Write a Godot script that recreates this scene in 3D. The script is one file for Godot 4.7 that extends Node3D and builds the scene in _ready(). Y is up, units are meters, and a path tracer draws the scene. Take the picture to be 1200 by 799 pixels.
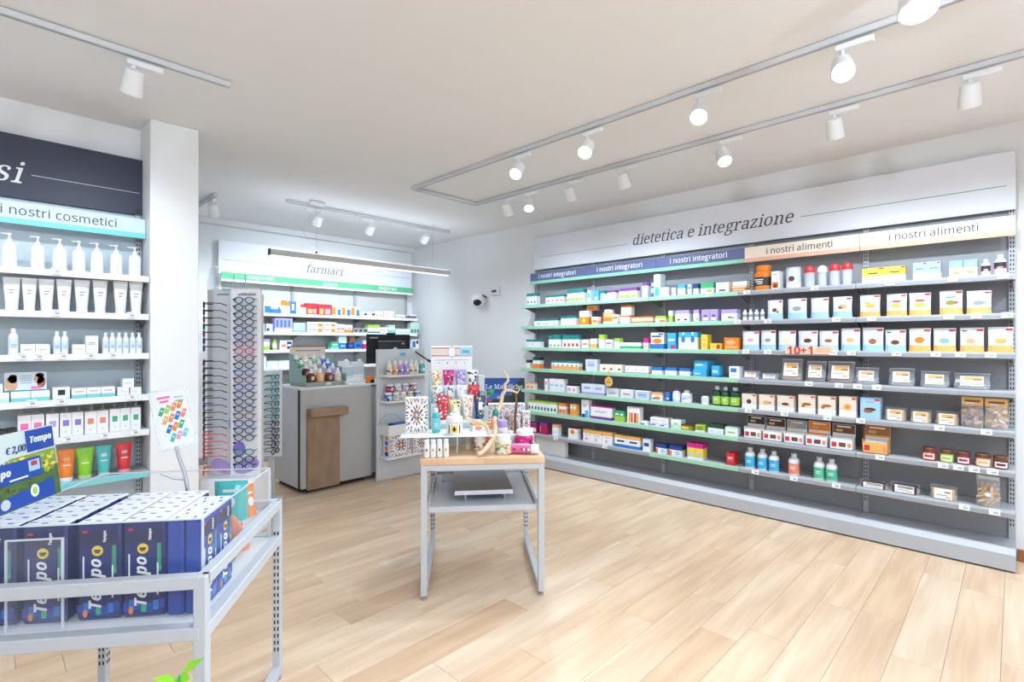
extends Node3D

var mats := {}
var used := {}
var prods := []
var P := {}
var unit_cache := {}
var rng := RandomNumberGenerator.new()


class MB:
	# collects triangles with vertex colours (linear) for one mesh
	var st := SurfaceTool.new()
	var xf := Transform3D()
	var any := false

	func _init():
		st.begin(Mesh.PRIMITIVE_TRIANGLES)

	func vert(p: Vector3, n: Vector3, c: Color):
		st.set_normal((xf.basis * n).normalized())
		st.set_color(c)
		st.add_vertex(xf * p)
		any = true

	func tri(a: Vector3, b: Vector3, c: Vector3, n: Vector3, col: Color, na = null, nb = null, nc = null):
		if (c - a).cross(b - a).dot(n) < 0.0:
			var t = b; b = c; c = t
			t = nb; nb = nc; nc = t
		vert(a, n if na == null else na, col)
		vert(b, n if nb == null else nb, col)
		vert(c, n if nc == null else nc, col)

	func quad(a: Vector3, b: Vector3, c: Vector3, d: Vector3, n: Vector3, col: Color):
		tri(a, b, c, n, col)
		tri(a, c, d, n, col)

	func box(c: Vector3, s: Vector3, col: Color, ch := 0.0):
		var h := s * 0.5
		if ch <= 0.0:
			for k in 3:
				for sg in [-1.0, 1.0]:
					var n := Vector3.ZERO; n[k] = sg
					var u := Vector3.ZERO; u[(k + 1) % 3] = h[(k + 1) % 3]
					var v := Vector3.ZERO; v[(k + 2) % 3] = h[(k + 2) % 3]
					var o := c + n * h[k]
					quad(o - u - v, o + u - v, o + u + v, o - u + v, n, col)
			return
		ch = minf(ch, minf(h.x, minf(h.y, h.z)) * 0.9)
		var i := h - Vector3.ONE * ch
		for k in 3:
			var k1 := (k + 1) % 3
			var k2 := (k + 2) % 3
			for sg in [-1.0, 1.0]:
				var n := Vector3.ZERO; n[k] = sg
				var u := Vector3.ZERO; u[k1] = i[k1]
				var v := Vector3.ZERO; v[k2] = i[k2]
				var o := c + n * h[k]
				quad(o - u - v, o + u - v, o + u + v, o - u + v, n, col)
			for s1 in [-1.0, 1.0]:
				for s2 in [-1.0, 1.0]:
					var along := Vector3.ZERO; along[k] = i[k]
					var a := c; a[k1] += s1 * h[k1]; a[k2] += s2 * i[k2]
					var b := c; b[k1] += s1 * i[k1]; b[k2] += s2 * h[k2]
					var nn := Vector3.ZERO; nn[k1] = s1; nn[k2] = s2
					quad(a - along, b - along, b + along, a + along, nn.normalized(), col)
		for sx in [-1.0, 1.0]:
			for sy in [-1.0, 1.0]:
				for sz in [-1.0, 1.0]:
					tri(c + Vector3(sx * h.x, sy * i.y, sz * i.z), c + Vector3(sx * i.x, sy * h.y, sz * i.z), c + Vector3(sx * i.x, sy * i.y, sz * h.z), Vector3(sx, sy, sz).normalized(), col)

	func lathe(prof: Array, seg: int, c := Vector3.ZERO, sz := 1.0):
		# prof: [radius, height, colour of the band from this point to the next]
		for k in prof.size() - 1:
			var r0: float = prof[k][0]
			var y0: float = prof[k][1]
			var r1: float = prof[k + 1][0]
			var y1: float = prof[k + 1][1]
			var col: Color = prof[k][2]
			var sl := Vector2(y1 - y0, r0 - r1)
			if sl.length() < 1e-6:
				continue
			sl = sl.normalized()
			for j in seg:
				var a0 := TAU * j / seg
				var a1 := TAU * (j + 1) / seg
				var d0 := Vector3(cos(a0), 0, sin(a0) * sz)
				var d1 := Vector3(cos(a1), 0, sin(a1) * sz)
				var n0 := Vector3(cos(a0) * sl.x, sl.y, sin(a0) * sl.x).normalized()
				var n1 := Vector3(cos(a1) * sl.x, sl.y, sin(a1) * sl.x).normalized()
				var nm := (n0 + n1).normalized()
				var p00 := c + d0 * r0 + Vector3(0, y0, 0)
				var p01 := c + d1 * r0 + Vector3(0, y0, 0)
				var p10 := c + d0 * r1 + Vector3(0, y1, 0)
				var p11 := c + d1 * r1 + Vector3(0, y1, 0)
				if r0 > 1e-6:
					tri(p00, p01, p11, nm, col, n0, n1, n1)
				if r1 > 1e-6:
					tri(p00, p11, p10, nm, col, n0, n1, n0)

	func tube(pts: Array, rad, seg: int, col: Color, closed := false):
		var n := pts.size()
		var rings := []
		var up := Vector3.UP
		for k in n:
			var t: Vector3
			if closed:
				t = pts[(k + 1) % n] - pts[(k - 1 + n) % n]
			else:
				t = pts[mini(k + 1, n - 1)] - pts[maxi(k - 1, 0)]
			t = t.normalized()
			if k == 0 and absf(t.dot(up)) > 0.9:
				up = Vector3.RIGHT
			var u := (up - t * up.dot(t)).normalized()
			up = u
			var w := t.cross(u)
			var r: float = rad[k] if rad is Array else rad
			var ring := []
			for j in seg:
				var a := TAU * j / seg
				var d := u * cos(a) + w * sin(a)
				ring.append([pts[k] + d * r, d])
			rings.append(ring)
		for k in (n if closed else n - 1):
			var A: Array = rings[k]
			var B: Array = rings[(k + 1) % n]
			for j in seg:
				var j2 := (j + 1) % seg
				var m: Vector3 = (A[j][1] + A[j2][1]).normalized()
				tri(A[j][0], A[j2][0], B[j2][0], m, col, A[j][1], A[j2][1], B[j2][1])
				tri(A[j][0], B[j2][0], B[j][0], m, col, A[j][1], B[j2][1], B[j][1])
		if not closed:
			for e in [0, n - 1]:
				var nn: Vector3 = (pts[0] - pts[1]).normalized() if e == 0 else (pts[n - 1] - pts[n - 2]).normalized()
				for j in seg:
					tri(pts[e], rings[e][j][0], rings[e][(j + 1) % seg][0], nn, col)

	func disc(c: Vector3, n: Vector3, u: Vector3, v: Vector3, col: Color, seg := 10):
		# filled ellipse with half axes u and v
		for j in seg:
			var a0 := TAU * j / seg
			var a1 := TAU * (j + 1) / seg
			tri(c, c + u * cos(a0) + v * sin(a0), c + u * cos(a1) + v * sin(a1), n, col)

	func ball(c: Vector3, r: Vector3, col: Color, seg := 10, rows := 6):
		for k in rows:
			for j in seg:
				var q := []
				for e: Array in [[k, j], [k, j + 1], [k + 1, j + 1], [k + 1, j]]:
					var t: float = PI * e[0] / rows
					var a: float = TAU * e[1] / seg
					q.append(Vector3(sin(t) * cos(a), cos(t), sin(t) * sin(a)))
				var m: Vector3 = (q[0] + q[1] + q[2] + q[3]).normalized()
				if k > 0:
					tri(c + q[0] * r, c + q[1] * r, c + q[2] * r, m, col, q[0], q[1], q[2])
				if k < rows - 1:
					tri(c + q[0] * r, c + q[2] * r, c + q[3] * r, m, col, q[0], q[2], q[3])

	func mesh() -> ArrayMesh:
		return st.commit()


func C(n: String) -> Color:
	return P[n]


func build_palette():
	var hexes := {
		"white": "f1f2f3", "cream": "f3e9d6", "linen": "e6d8c8", "teal": "1c8480", "red": "cf3137", "orange": "ee8426", "yellow": "f0d04a",
		"lime": "a4cb4a", "lime2": "86c81e", "green": "3fae74", "dgreen": "1f4d38", "purple": "7d3f95", "lilac": "b4a0da", "violet": "8d78cc", "navy": "2a3c82",
		"blue": "2b78c6", "cyan": "3fb0dd", "sky": "a5cdec", "pale": "d3e4f0", "magenta": "cf2589", "pink": "f0a0b4", "hotpink": "f06fae", "grey": "9a9fa6", "dark": "2b2c31",
		"brown": "6b412b", "choco": "4a2f25", "wood": "a0673f", "tan": "d1a878", "peach": "f2b487", "coral": "ee8a6c", "honey": "e6b062", "lipsilver": "b3b6bb", "lemon": "efe3a0",
		"olive": "8f8f35", "sage": "8cb3a6", "mint": "c3e6d4", "aqua": "7cd0d6", "aquad": "4fb9b6", "seag": "4fb892", "silver": "c9ccd0", "berry": "a32a55", "plum": "6d2238",
		"frost": "dfe4e8", "clear": "e8edf0", "black": "141518", "steel": "b9bcc0", "grayl": "d3d6d9", "shelfgrey": "b4b7bb", "panel": "94969a", "lipgreen": "9fd0b4",
		"ink": "474a52", "tissue": "1b2a6b", "tissuel": "2546a0", "tissued": "161f52", "metalgrey": "c2c6cc", "board": "edeff7", "pouchgrey": "dfe3e9", "panelpale": "c4c3c0", "panelaqua": "c3d0d6", "lampgrey": "cfcdc8", "skin": "d9a78a", "terra": "b5563a",
	}
	for k in hexes:
		P[k] = Color(hexes[k]).srgb_to_linear()


func mk(name: String, col: Color, rough: float, metal := 0.0) -> StandardMaterial3D:
	var m := StandardMaterial3D.new()
	m.albedo_color = col
	m.roughness = rough
	m.metallic = metal
	mats[name] = m
	return m


func build_materials():
	for a in [["paper", 0.5, 0.0], ["gloss", 0.22, 0.0], ["matte", 0.85, 0.0], ["metal", 0.35, 0.85], ["satin", 0.4, 0.0]]:
		var m := mk(a[0], Color.WHITE, a[1], a[2])
		m.vertex_color_use_as_albedo = true
	mk("wall", Color("f2f3f4"), 0.85)
	mk("ceiling", Color("f3f3f4"), 0.9)
	var fl := mk("film", Color(0.93, 0.95, 0.97, 0.16), 0.1)
	fl.transparency = BaseMaterial3D.TRANSPARENCY_ALPHA
	var ac := mk("acrylic", Color(0.9, 0.94, 0.97, 0.03), 0.04)
	ac.transparency = BaseMaterial3D.TRANSPARENCY_ALPHA
	ac.metallic_specular = 0.25
	var ae := mk("acrylic_edge", Color(0.93, 0.96, 0.98, 0.6), 0.2)
	ae.transparency = BaseMaterial3D.TRANSPARENCY_ALPHA
	var fr := mk("frosted", Color(0.92, 0.94, 0.96, 0.5), 0.3)
	fr.transparency = BaseMaterial3D.TRANSPARENCY_ALPHA
	var gl := mk("pane", Color(0.9, 0.95, 0.95, 0.06), 0.02)
	gl.transparency = BaseMaterial3D.TRANSPARENCY_ALPHA
	var le := mk("lens", Color(0.62, 0.72, 0.88, 0.34), 0.05)
	le.transparency = BaseMaterial3D.TRANSPARENCY_ALPHA
	var g := mk("lamp_glow", Color.WHITE, 0.5)
	g.emission_enabled = true
	g.emission = Color(0.97, 0.98, 1.0)
	g.emission_energy_multiplier = 6.0
	var g2 := mk("lamp_glow_soft", Color.WHITE, 0.5)
	g2.emission_enabled = true
	g2.emission = Color(0.97, 0.98, 1.0)
	g2.emission_energy_multiplier = 3.0
	# wood: straight grain along x with soft blotches
	var fine := FastNoiseLite.new(); fine.seed = 5; fine.frequency = 0.05; fine.fractal_octaves = 4
	var blot := FastNoiseLite.new(); blot.seed = 9; blot.frequency = 0.011; blot.fractal_octaves = 2
	var img := Image.create(512, 256, false, Image.FORMAT_RGB8)
	var bump := Image.create(512, 256, false, Image.FORMAT_RGB8)
	for y in 256:
		for x in 512:
			var warp := blot.get_noise_2d(x * 0.9, y * 2.0)
			var f := fine.get_noise_2d(x * 0.10, y * 2.6 + warp * 16.0)
			var b := blot.get_noise_2d(x * 0.45 + 700.0, y * 2.2)
			var t := clampf(0.6 + f * 0.26 + b * 0.6, 0.0, 1.0)
			var c := Color("d2b395").lerp(Color("e8d0b5"), t)
			img.set_pixel(x, y, c)
			var gz := clampf(0.5 + f * 0.5, 0.0, 1.0)
			bump.set_pixel(x, y, Color(gz, gz, gz))
	bump.bump_map_to_normal_map(1.2)
	var tex := ImageTexture.create_from_image(img)
	var ntex := ImageTexture.create_from_image(bump)
	var tints := ["ffffff", "f9f4ee", "fffdfa", "f0e5d9", "fdf8f2", "f7eee4", "fffaf4", "faf5ef"]
	for k in 8:
		var m := mk("plank_%d" % k, Color(tints[k]), 0.42)
		m.albedo_texture = tex
		m.normal_enabled = true
		m.normal_texture = ntex
		m.normal_scale = 0.25
		m.uv1_triplanar = true
		m.uv1_scale = Vector3(0.42, 1.0, 1.3)
		m.uv1_offset = Vector3(0.33 + 0.34 * (k % 2), 0, 0.15 + 0.24 * (k / 2))
	for a in [["oak_top", "fdf0de", 0.5], ["oak_dark", "ada29a", 0.55]]:
		var m := mk(a[0], Color(a[1]), a[2])
		m.albedo_texture = tex
		m.uv1_triplanar = true
		m.uv1_scale = Vector3(0.8, 0.8, 2.4)
	mats.oak_dark.uv1_scale = Vector3(2.4, 0.5, 2.4)


func numbered(n: String) -> String:
	var k: int = used.get(n, 0)
	used[n] = k + 1
	return n if k == 0 else "%s_%03d" % [n, k]


func thing(called: String, label: String, category: String, at := Vector3.ZERO, turn := 0.0, group := "") -> Node3D:
	var o := Node3D.new()
	o.name = numbered(called)
	add_child(o)
	o.position = at
	o.rotation.y = turn
	o.set_meta("label", label)
	o.set_meta("category", category)
	if group != "":
		o.set_meta("group", group)
	return o


func part(called: String, mb: MB, mat: String, parent: Node) -> MeshInstance3D:
	var m := MeshInstance3D.new()
	m.name = called
	m.mesh = mb.mesh()
	m.material_override = mats[mat]
	parent.add_child(m, true)
	return m


func struct(called: String, mb: MB, mat: String) -> MeshInstance3D:
	var m := part(called, mb, mat, self)
	m.set_meta("kind", "structure")
	m.set_meta("label", called.replace("_", " ") + " of the shop")
	return m


func one_box(c: Vector3, s: Vector3, col := Color.WHITE, ch := 0.0) -> MB:
	var b := MB.new()
	b.box(c, s, col, ch)
	return b


func text_mesh(s: String, font: String, bold := false) -> TextMesh:
	var f := SystemFont.new()
	f.font_names = PackedStringArray([font])
	if bold:
		f.font_weight = 700
	var t := TextMesh.new()
	t.text = s
	t.font = f
	t.font_size = 32
	t.pixel_size = 0.01
	t.depth = 0.02
	t.curve_step = 2.0
	return t


func lettering(s: String, font: String, width: float, col: Color, parent: Node, at: Vector3, shear := 0.0, called := "lettering", bold := false, ymax := 0.0, depth := 0.002) -> MeshInstance3D:
	# text scaled to a width, slanted about its own baseline; local +z is its face
	var key := s + font + str(shear) + str(col) + str(width) + str(bold)
	var mesh: ArrayMesh
	if unit_cache.has(key):
		mesh = unit_cache[key]
	else:
		var tm := text_mesh(s, font, bold)
		var ab := tm.get_aabb()
		var k := width / ab.size.x
		if ymax > 0.0:
			k = minf(k, ymax / ab.size.y)
		var arr := tm.surface_get_arrays(0)
		var st := SurfaceTool.new()
		st.begin(Mesh.PRIMITIVE_TRIANGLES)
		var vs: PackedVector3Array = arr[Mesh.ARRAY_VERTEX]
		var ns: PackedVector3Array = arr[Mesh.ARRAY_NORMAL]
		var ix = arr[Mesh.ARRAY_INDEX]
		var mid := ab.get_center()
		var cnt: int = ix.size() if ix != null and ix.size() > 0 else vs.size()
		for j in cnt:
			var q: int = ix[j] if ix != null and ix.size() > 0 else j
			var v := vs[q] - mid
			v = Vector3((v.x + v.y * shear) * k, v.y * k, v.z / ab.size.z * depth)
			st.set_normal(ns[q]); st.set_color(col); st.add_vertex(v)
		mesh = st.commit()
		unit_cache[key] = mesh
	var m := MeshInstance3D.new()
	m.name = called
	m.mesh = mesh
	m.material_override = mats.satin
	parent.add_child(m, true)
	m.position = at
	return m


# ---------------------------------------------------------------- products (face +z, base at y 0)
func patches(o: Node3D, spec: String, w: float, h: float, surf: Callable, mat: String):
	# each printed patch of the front is a part of its own; text lines stay together
	var lift := 0.0
	for tok in spec.split(" ", false):
		if tok[0] in ["r", "o", "l"]:
			var p := MB.new()
			p.xf.origin.z = lift
			lift += 0.00025
			print_on(p, tok, w, h, surf)
			var q := part("printed_lines" if tok[0] == "l" else "printed_patch", p, mat, o)
			if tok[0] == "l":
				q.set_meta("kind", "stuff")


func print_on(mb: MB, spec: String, w: float, h: float, surf: Callable):
	for tok in spec.split(" ", false):
		var a := tok.split(",")
		match a[0]:
			"r":
				var u0 := float(a[1]); var v0 := float(a[2]); var u1 := float(a[3]); var v1 := float(a[4])
				var n := 4 if surf.call(0.5, 0.5).z != surf.call(0.9, 0.5).z else 1
				for i in n:
					var ua := lerpf(u0, u1, float(i) / n); var ub := lerpf(u0, u1, float(i + 1) / n)
					for j in n:
						var va := lerpf(v0, v1, float(j) / n); var vb := lerpf(v0, v1, float(j + 1) / n)
						mb.quad(surf.call(ua, va), surf.call(ub, va), surf.call(ub, vb), surf.call(ua, vb), Vector3.BACK, C(a[5]))
			"o":
				var cu := float(a[1]); var cv := float(a[2]); var ru := float(a[3]); var rv := float(a[4])
				var ctr: Vector3 = surf.call(cu, cv) + Vector3(0, 0, 0.0004)
				for j in 10:
					var a0 := TAU * j / 10; var a1 := TAU * (j + 1) / 10
					mb.tri(ctr, surf.call(cu + ru * cos(a0), cv + rv * sin(a0)) + Vector3(0, 0, 0.0004), surf.call(cu + ru * cos(a1), cv + rv * sin(a1)) + Vector3(0, 0, 0.0004), Vector3.BACK, C(a[5]))
			"l":
				var u0 := float(a[1]); var v0 := float(a[2]); var u1 := float(a[3])
				for k in int(a[4]):
					var v := v0 - k * 0.09
					mb.quad(surf.call(u0, v), surf.call(u1 - 0.1 * (k % 2), v), surf.call(u1 - 0.1 * (k % 2), v + 0.04), surf.call(u0, v + 0.04), Vector3.BACK, C("grey"))


func band_of(spec: String, key: String) -> Variant:
	for tok in spec.split(" ", false):
		var a := tok.split(",")
		if a[0] == key:
			return a
	return null


func spec_has_print(spec: String) -> bool:
	for tok in spec.split(" ", false):
		if tok[0] in ["r", "o", "l"]:
			return true
	return false


func make_carton(o: Node3D, w: float, h: float, d: float, base: String, spec: String):
	var b := MB.new()
	var y0 := 0.0
	var y1 := h
	var t = band_of(spec, "t")
	var bt = band_of(spec, "b")
	if bt != null:
		y0 = h * float(bt[1])
		b.box(Vector3(0, y0 * 0.5, -d * 0.5), Vector3(w, y0, d), C(bt[2]))
	if t != null:
		y1 = h * (1.0 - float(t[1]))
	b.box(Vector3(0, (y0 + y1) * 0.5, -d * 0.5), Vector3(w, y1 - y0, d), C(base), 0.0 if w < 0.09 or y0 > 0.0 or y1 < h else 0.0015)
	part("box", b, "paper", o)
	if t != null:
		var l := MB.new()
		l.box(Vector3(0, (y1 + h) * 0.5, -d * 0.5), Vector3(w, h - y1, d), C(t[2]))
		part("lid_flap", l, "paper", o)
	if spec_has_print(spec):
		patches(o, spec, w, h, func(u, v): return Vector3((u - 0.5) * w, v * h, 0.0006), "paper")


func make_pouch(o: Node3D, w: float, h: float, d: float, base: String, spec: String, mat := "satin"):
	var bt = band_of(spec, "b")
	var fr := 0.0 if bt == null else float(bt[1])
	var thick := func(v: float) -> float: return d * 0.5 * pow(1.0 - v, 0.6) + 0.002
	var surf := func(u: float, v: float) -> Vector3:
		var e := absf(2.0 * u - 1.0)
		return Vector3((u - 0.5) * w * (1.0 - 0.05 * sin(v * PI)), v * h, -d * 0.5 + thick.call(v) * (1.0 - 0.75 * pow(e, 4.0)) + 0.0007)
	var b := MB.new()
	var vs := [0.0, 0.1, 0.28, 0.5, 0.72, 0.92, 1.0]
	if fr > 0.0:
		vs[2] = fr
	for j in vs.size() - 1:
		var col := C(bt[2]) if fr > 0.0 and vs[j] < fr else C(base)
		for i in 6:
			var q := []
			for e in [[i, j], [i + 1, j], [i + 1, j + 1], [i, j + 1]]:
				q.append(surf.call(e[0] / 6.0, vs[e[1]]) - Vector3(0, 0, 0.0007))
			var n: Vector3 = (q[1] - q[0]).cross(q[3] - q[0]).normalized()
			b.quad(q[0], q[1], q[2], q[3], n, col)
			for k in 4:
				q[k].z = -d - q[k].z
			b.quad(q[0], q[1], q[2], q[3], Vector3(n.x, n.y, -n.z), col)
		for sg in [0.0, 1.0]:
			var a0: Vector3 = surf.call(sg, vs[j]) - Vector3(0, 0, 0.0007)
			var a1: Vector3 = surf.call(sg, vs[j + 1]) - Vector3(0, 0, 0.0007)
			b.quad(a0, a1, Vector3(a1.x, a1.y, -d - a1.z), Vector3(a0.x, a0.y, -d - a0.z), Vector3(sg * 2.0 - 1.0, 0, 0), col if fr <= 0.0 else C(bt[2]))
	part("bag", b, mat, o)
	var s := MB.new()
	s.box(Vector3(0, h * 0.985, -d * 0.5), Vector3(w * 1.0, h * 0.05, 0.006), C(base))
	part("top_seal", s, mat, o)
	if spec_has_print(spec):
		patches(o, spec, w, h, surf, "satin")


func make_bottle(o: Node3D, w: float, h: float, base: String, spec: String):
	var r := w * 0.5
	var c = band_of(spec, "c")
	var z := Vector3(0, 0, -r)
	var col := C(base)
	var b := MB.new()
	b.lathe([[0, 0, col], [r * 0.94, 0, col], [r, h * 0.03, col], [r, h * 0.66, col], [r * 0.93, h * 0.72, col], [r * 0.7, h * 0.78, col], [r * 0.45, h * 0.82, col], [r * 0.42, h * 0.84, col], [0, h * 0.84, col]], 14, z)
	part("bottle_body", b, "gloss", o)
	var k := MB.new()
	var cc := C(c[1])
	k.lathe([[r * 0.5, h * 0.825, cc], [r * 0.52, h * 0.985, cc], [r * 0.48, h, cc], [0, h, cc]], 12, z)
	part("cap", k, "satin", o)
	var l := MB.new()
	for tok in spec.split(" ", false):
		var a := tok.split(",")
		if a[0] == "L" or a[0] == "R":
			var rr := r + (0.0006 if a[0] == "L" else 0.001)
			var lc := C(a[3])
			l.lathe([[rr, h * float(a[1]), lc], [rr, h * float(a[2]) * (1.0 if float(a[2]) <= 0.66 else 0.66 / float(a[2])), lc]], 14, z)
	if h > 0.1:
		var wc := C("white") if base != "white" or band_of(spec, "L")[3] in ["cyan", "coral", "seag", "dark"] else C("grey")
		for q in 2:
			for j in 3:
				var a0 := PI * 0.5 + (j - 1.5) * 0.3
				var a1 := a0 + 0.3
				var rr := r + 0.0014
				var yy := h * (0.36 - 0.08 * q)
				l.quad(z + Vector3(cos(a0) * rr, yy, sin(a0) * rr), z + Vector3(cos(a1) * rr, yy, sin(a1) * rr), z + Vector3(cos(a1) * rr, yy + h * 0.03, sin(a1) * rr), z + Vector3(cos(a0) * rr, yy + h * 0.03, sin(a0) * rr), Vector3(cos(a0), 0, sin(a0)), wc)
	part("label", l, "paper", o)


func make_tub(o: Node3D, w: float, h: float, base: String, spec: String):
	var r := w * 0.5
	var z := Vector3(0, 0, -r)
	var col := C(base)
	var b := MB.new()
	b.lathe([[0, 0, col], [r * 0.95, 0, col], [r, h * 0.04, col], [r, h * 0.66, col], [r * 0.96, h * 0.7, col], [r * 0.74, h * 0.77, col], [r * 0.74, h * 0.8, col], [0, h * 0.8, col]], 20, z)
	part("tub_body", b, "satin", o)
	var cc := C(band_of(spec, "c")[1])
	var k := MB.new()
	k.lathe([[r * 0.78, h * 0.79, cc], [r * 0.8, h * 0.81, cc], [r * 0.8, h * 0.97, cc], [r * 0.75, h, cc], [0, h, cc]], 20, z)
	part("lid", k, "satin", o)
	var l := MB.new()
	for tok in spec.split(" ", false):
		var a := tok.split(",")
		if a[0] == "L" or a[0] == "R":
			var rr := r + (0.0006 if a[0] == "L" else 0.0012)
			l.lathe([[rr, h * float(a[1]), C(a[3])], [rr, h * float(a[2]), C(a[3])]], 20, z)
	part("label", l, "paper", o)
	if base == "orange":
		var t := MB.new()
		for q in 3:
			t.box(Vector3(-w * 0.12 + 0.004 * q, h * (0.42 - 0.08 * q), 0.002), Vector3(w * (0.5 - 0.1 * q), h * 0.035, 0.002), C("white"))
		part("printed_lines", t, "paper", o)


func make_can(o: Node3D, w: float, h: float, base: String, spec: String):
	var r := w * 0.5
	var z := Vector3(0, 0, -r)
	var b := MB.new()
	b.lathe([[0, 0, C(base)], [r, 0, C(base)], [r, h * 0.93, C(base)]], 18, z)
	part("can_body", b, "satin", o)
	var k := MB.new()
	k.lathe([[r * 1.03, h * 0.92, C("silver")], [r * 1.03, h, C("silver")], [0, h, C("silver")]], 18, z)
	part("lid", k, "satin", o)
	var l := MB.new()
	l.lathe([[r + 0.0006, h * 0.02, C("white")], [r + 0.0006, h * 0.28, C("white")]], 18, z)
	print_on(l, spec, w, h, func(u, v): return Vector3((u - 0.5) * w, v * h, -r + sqrt(maxf(0.0, r * r - pow((u - 0.5) * w, 2.0))) + 0.001))
	part("label", l, "paper", o)


func make_shaker(o: Node3D, w: float, h: float, spec: String):
	var r := w * 0.5
	var z := Vector3(0, 0, -r)
	var b := MB.new()
	var col := C("frost")
	b.lathe([[0, 0, col], [r * 0.78, 0, col], [r * 0.82, h * 0.03, col], [r * 0.94, h * 0.7, col]], 16, z)
	part("cup", b, "frosted", o)
	var cc := C(band_of(spec, "c")[1])
	var k := MB.new()
	k.lathe([[r * 0.96, h * 0.66, cc], [r, h * 0.68, cc], [r, h * 0.78, cc], [r * 0.85, h * 0.9, cc], [r * 0.45, h * 0.97, cc], [0, h, cc]], 16, z)
	part("lid", k, "satin", o)


func make_jar(o: Node3D, w: float, h: float, base: String, spec: String):
	var r := w * 0.5
	var z := Vector3(0, 0, -r)
	var col := C(base)
	var b := MB.new()
	b.lathe([[0, 0, col], [r * 0.9, 0, col], [r, h * 0.07, col], [r, h * 0.6, col], [r * 0.82, h * 0.7, col], [0, h * 0.7, col]], 16, z)
	part("filled_glass", b, "gloss", o)
	var cc := C(band_of(spec, "c")[1])
	var k := MB.new()
	k.lathe([[r * 0.95, h * 0.68, cc], [r * 0.98, h * 0.7, cc], [r * 0.98, h * 0.95, cc], [r * 0.9, h, cc], [0, h, cc]], 16, z)
	part("lid", k, "satin", o)
	var l := MB.new()
	for j in 6:
		var a0 := PI * 0.5 + (j - 3.0) * 0.3
		var a1 := a0 + 0.3
		var rr := r + 0.0008
		for q in 2:
			var ya: float = h * [0.12, 0.27][q]
			var yb: float = h * [0.55, 0.45][q]
			if q == 1 and (j == 0 or j == 5):
				continue
			rr = r + 0.0008 + 0.0006 * q
			l.quad(z + Vector3(cos(a0) * rr, ya, sin(a0) * rr), z + Vector3(cos(a1) * rr, ya, sin(a1) * rr), z + Vector3(cos(a1) * rr, yb, sin(a1) * rr), z + Vector3(cos(a0) * rr, yb, sin(a0) * rr), Vector3(cos(a0), 0, sin(a0)), C("cream") if q == 0 else C(base))
	part("label", l, "paper", o)


func make_pump(o: Node3D, w: float, h: float):
	var r := w * 0.5
	var z := Vector3(0, 0, -r)
	var col := C("white")
	var b := MB.new()
	b.lathe([[0, 0, col], [r * 0.92, 0, col], [r, h * 0.03, col], [r, h * 0.6, col], [r * 0.9, h * 0.67, col], [r * 0.55, h * 0.72, col], [r * 0.35, h * 0.74, col], [r * 0.35, h * 0.77, col], [0, h * 0.77, col]], 16, z)
	part("bottle_body", b, "satin", o)
	var k := MB.new()
	k.lathe([[r * 0.4, h * 0.74, col], [r * 0.4, h * 0.82, col], [r * 0.14, h * 0.83, col], [r * 0.14, h * 0.94, col], [r * 0.3, h * 0.945, col], [r * 0.3, h * 0.985, col], [0, h, col]], 12, z)
	k.box(z + Vector3(-r * 0.55, h * 0.965, 0), Vector3(r * 1.1, h * 0.03, r * 0.3), col, 0.002)
	part("pump_head", k, "satin", o)
	var l := MB.new()
	for q in 4:
		l.quad(Vector3(-r * 0.4, h * (0.5 - 0.07 * q), 0.001), Vector3(r * (0.4 - 0.12 * (q % 2)), h * (0.5 - 0.07 * q), 0.001), Vector3(r * (0.4 - 0.12 * (q % 2)), h * (0.515 - 0.07 * q), 0.001), Vector3(-r * 0.4, h * (0.515 - 0.07 * q), 0.001), Vector3.BACK, C("silver"))
	part("printed_lines", l, "paper", o)


func make_tube(o: Node3D, w: float, h: float, base: String, spec: String):
	# stands on its cap; the flat crimp is at the top
	var col := C(base)
	var r := w * 0.36
	var z := Vector3(0, 0, -r)
	var b := MB.new()
	var rows := 6
	var ring := func(k: int) -> Array:
		var t := float(k) / rows
		var rx := lerpf(r, w * 0.5, t)
		var rz := lerpf(r, 0.003, pow(t, 1.3))
		var out := []
		for j in 16:
			var a := TAU * j / 16
			out.append(z + Vector3(cos(a) * rx, h * lerpf(0.13, 0.96, t), sin(a) * rz))
		return out
	for k in rows:
		var A: Array = ring.call(k)
		var B: Array = ring.call(k + 1)
		for j in 16:
			var j2 := (j + 1) % 16
			var n: Vector3 = (A[j] + A[j2]) * 0.5 - z
			n.y = 0.0
			var nf: Vector3 = (A[j2] - A[j]).cross(B[j] - A[j]).normalized()
			if nf.dot(n) < 0.0:
				nf = -nf
			b.quad(A[j], A[j2], B[j2], B[j], nf, col)
	part("tube_body", b, "satin", o)
	var s := MB.new()
	s.box(z + Vector3(0, h * 0.97, 0), Vector3(w, h * 0.06, 0.006), col)
	part("crimp", s, "satin", o)
	var k := MB.new()
	var cc := C("white") if base in ["white", "orange"] else col.lerp(C("white"), 0.4)
	k.lathe([[0, 0, cc], [r * 1.0, 0, cc], [r * 1.02, h * 0.12, cc], [r * 0.9, h * 0.14, cc], [0, h * 0.14, cc]], 16, z)
	part("cap", k, "satin", o)
	var p := MB.new()
	print_on(p, spec, w * 0.85, h, func(u, v):
		var t: float = clampf((v - 0.13) / 0.83, 0.0, 1.0)
		var rx := lerpf(r, w * 0.5, t)
		var rz := lerpf(r, 0.003, pow(t, 1.3))
		var x: float = (u - 0.5) * w * 0.85
		return z + Vector3(x, v * h, rz * sqrt(maxf(0.0, 1.0 - x * x / (rx * rx))) + 0.0015))
	part("printed_front", p, "paper", o)


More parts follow.
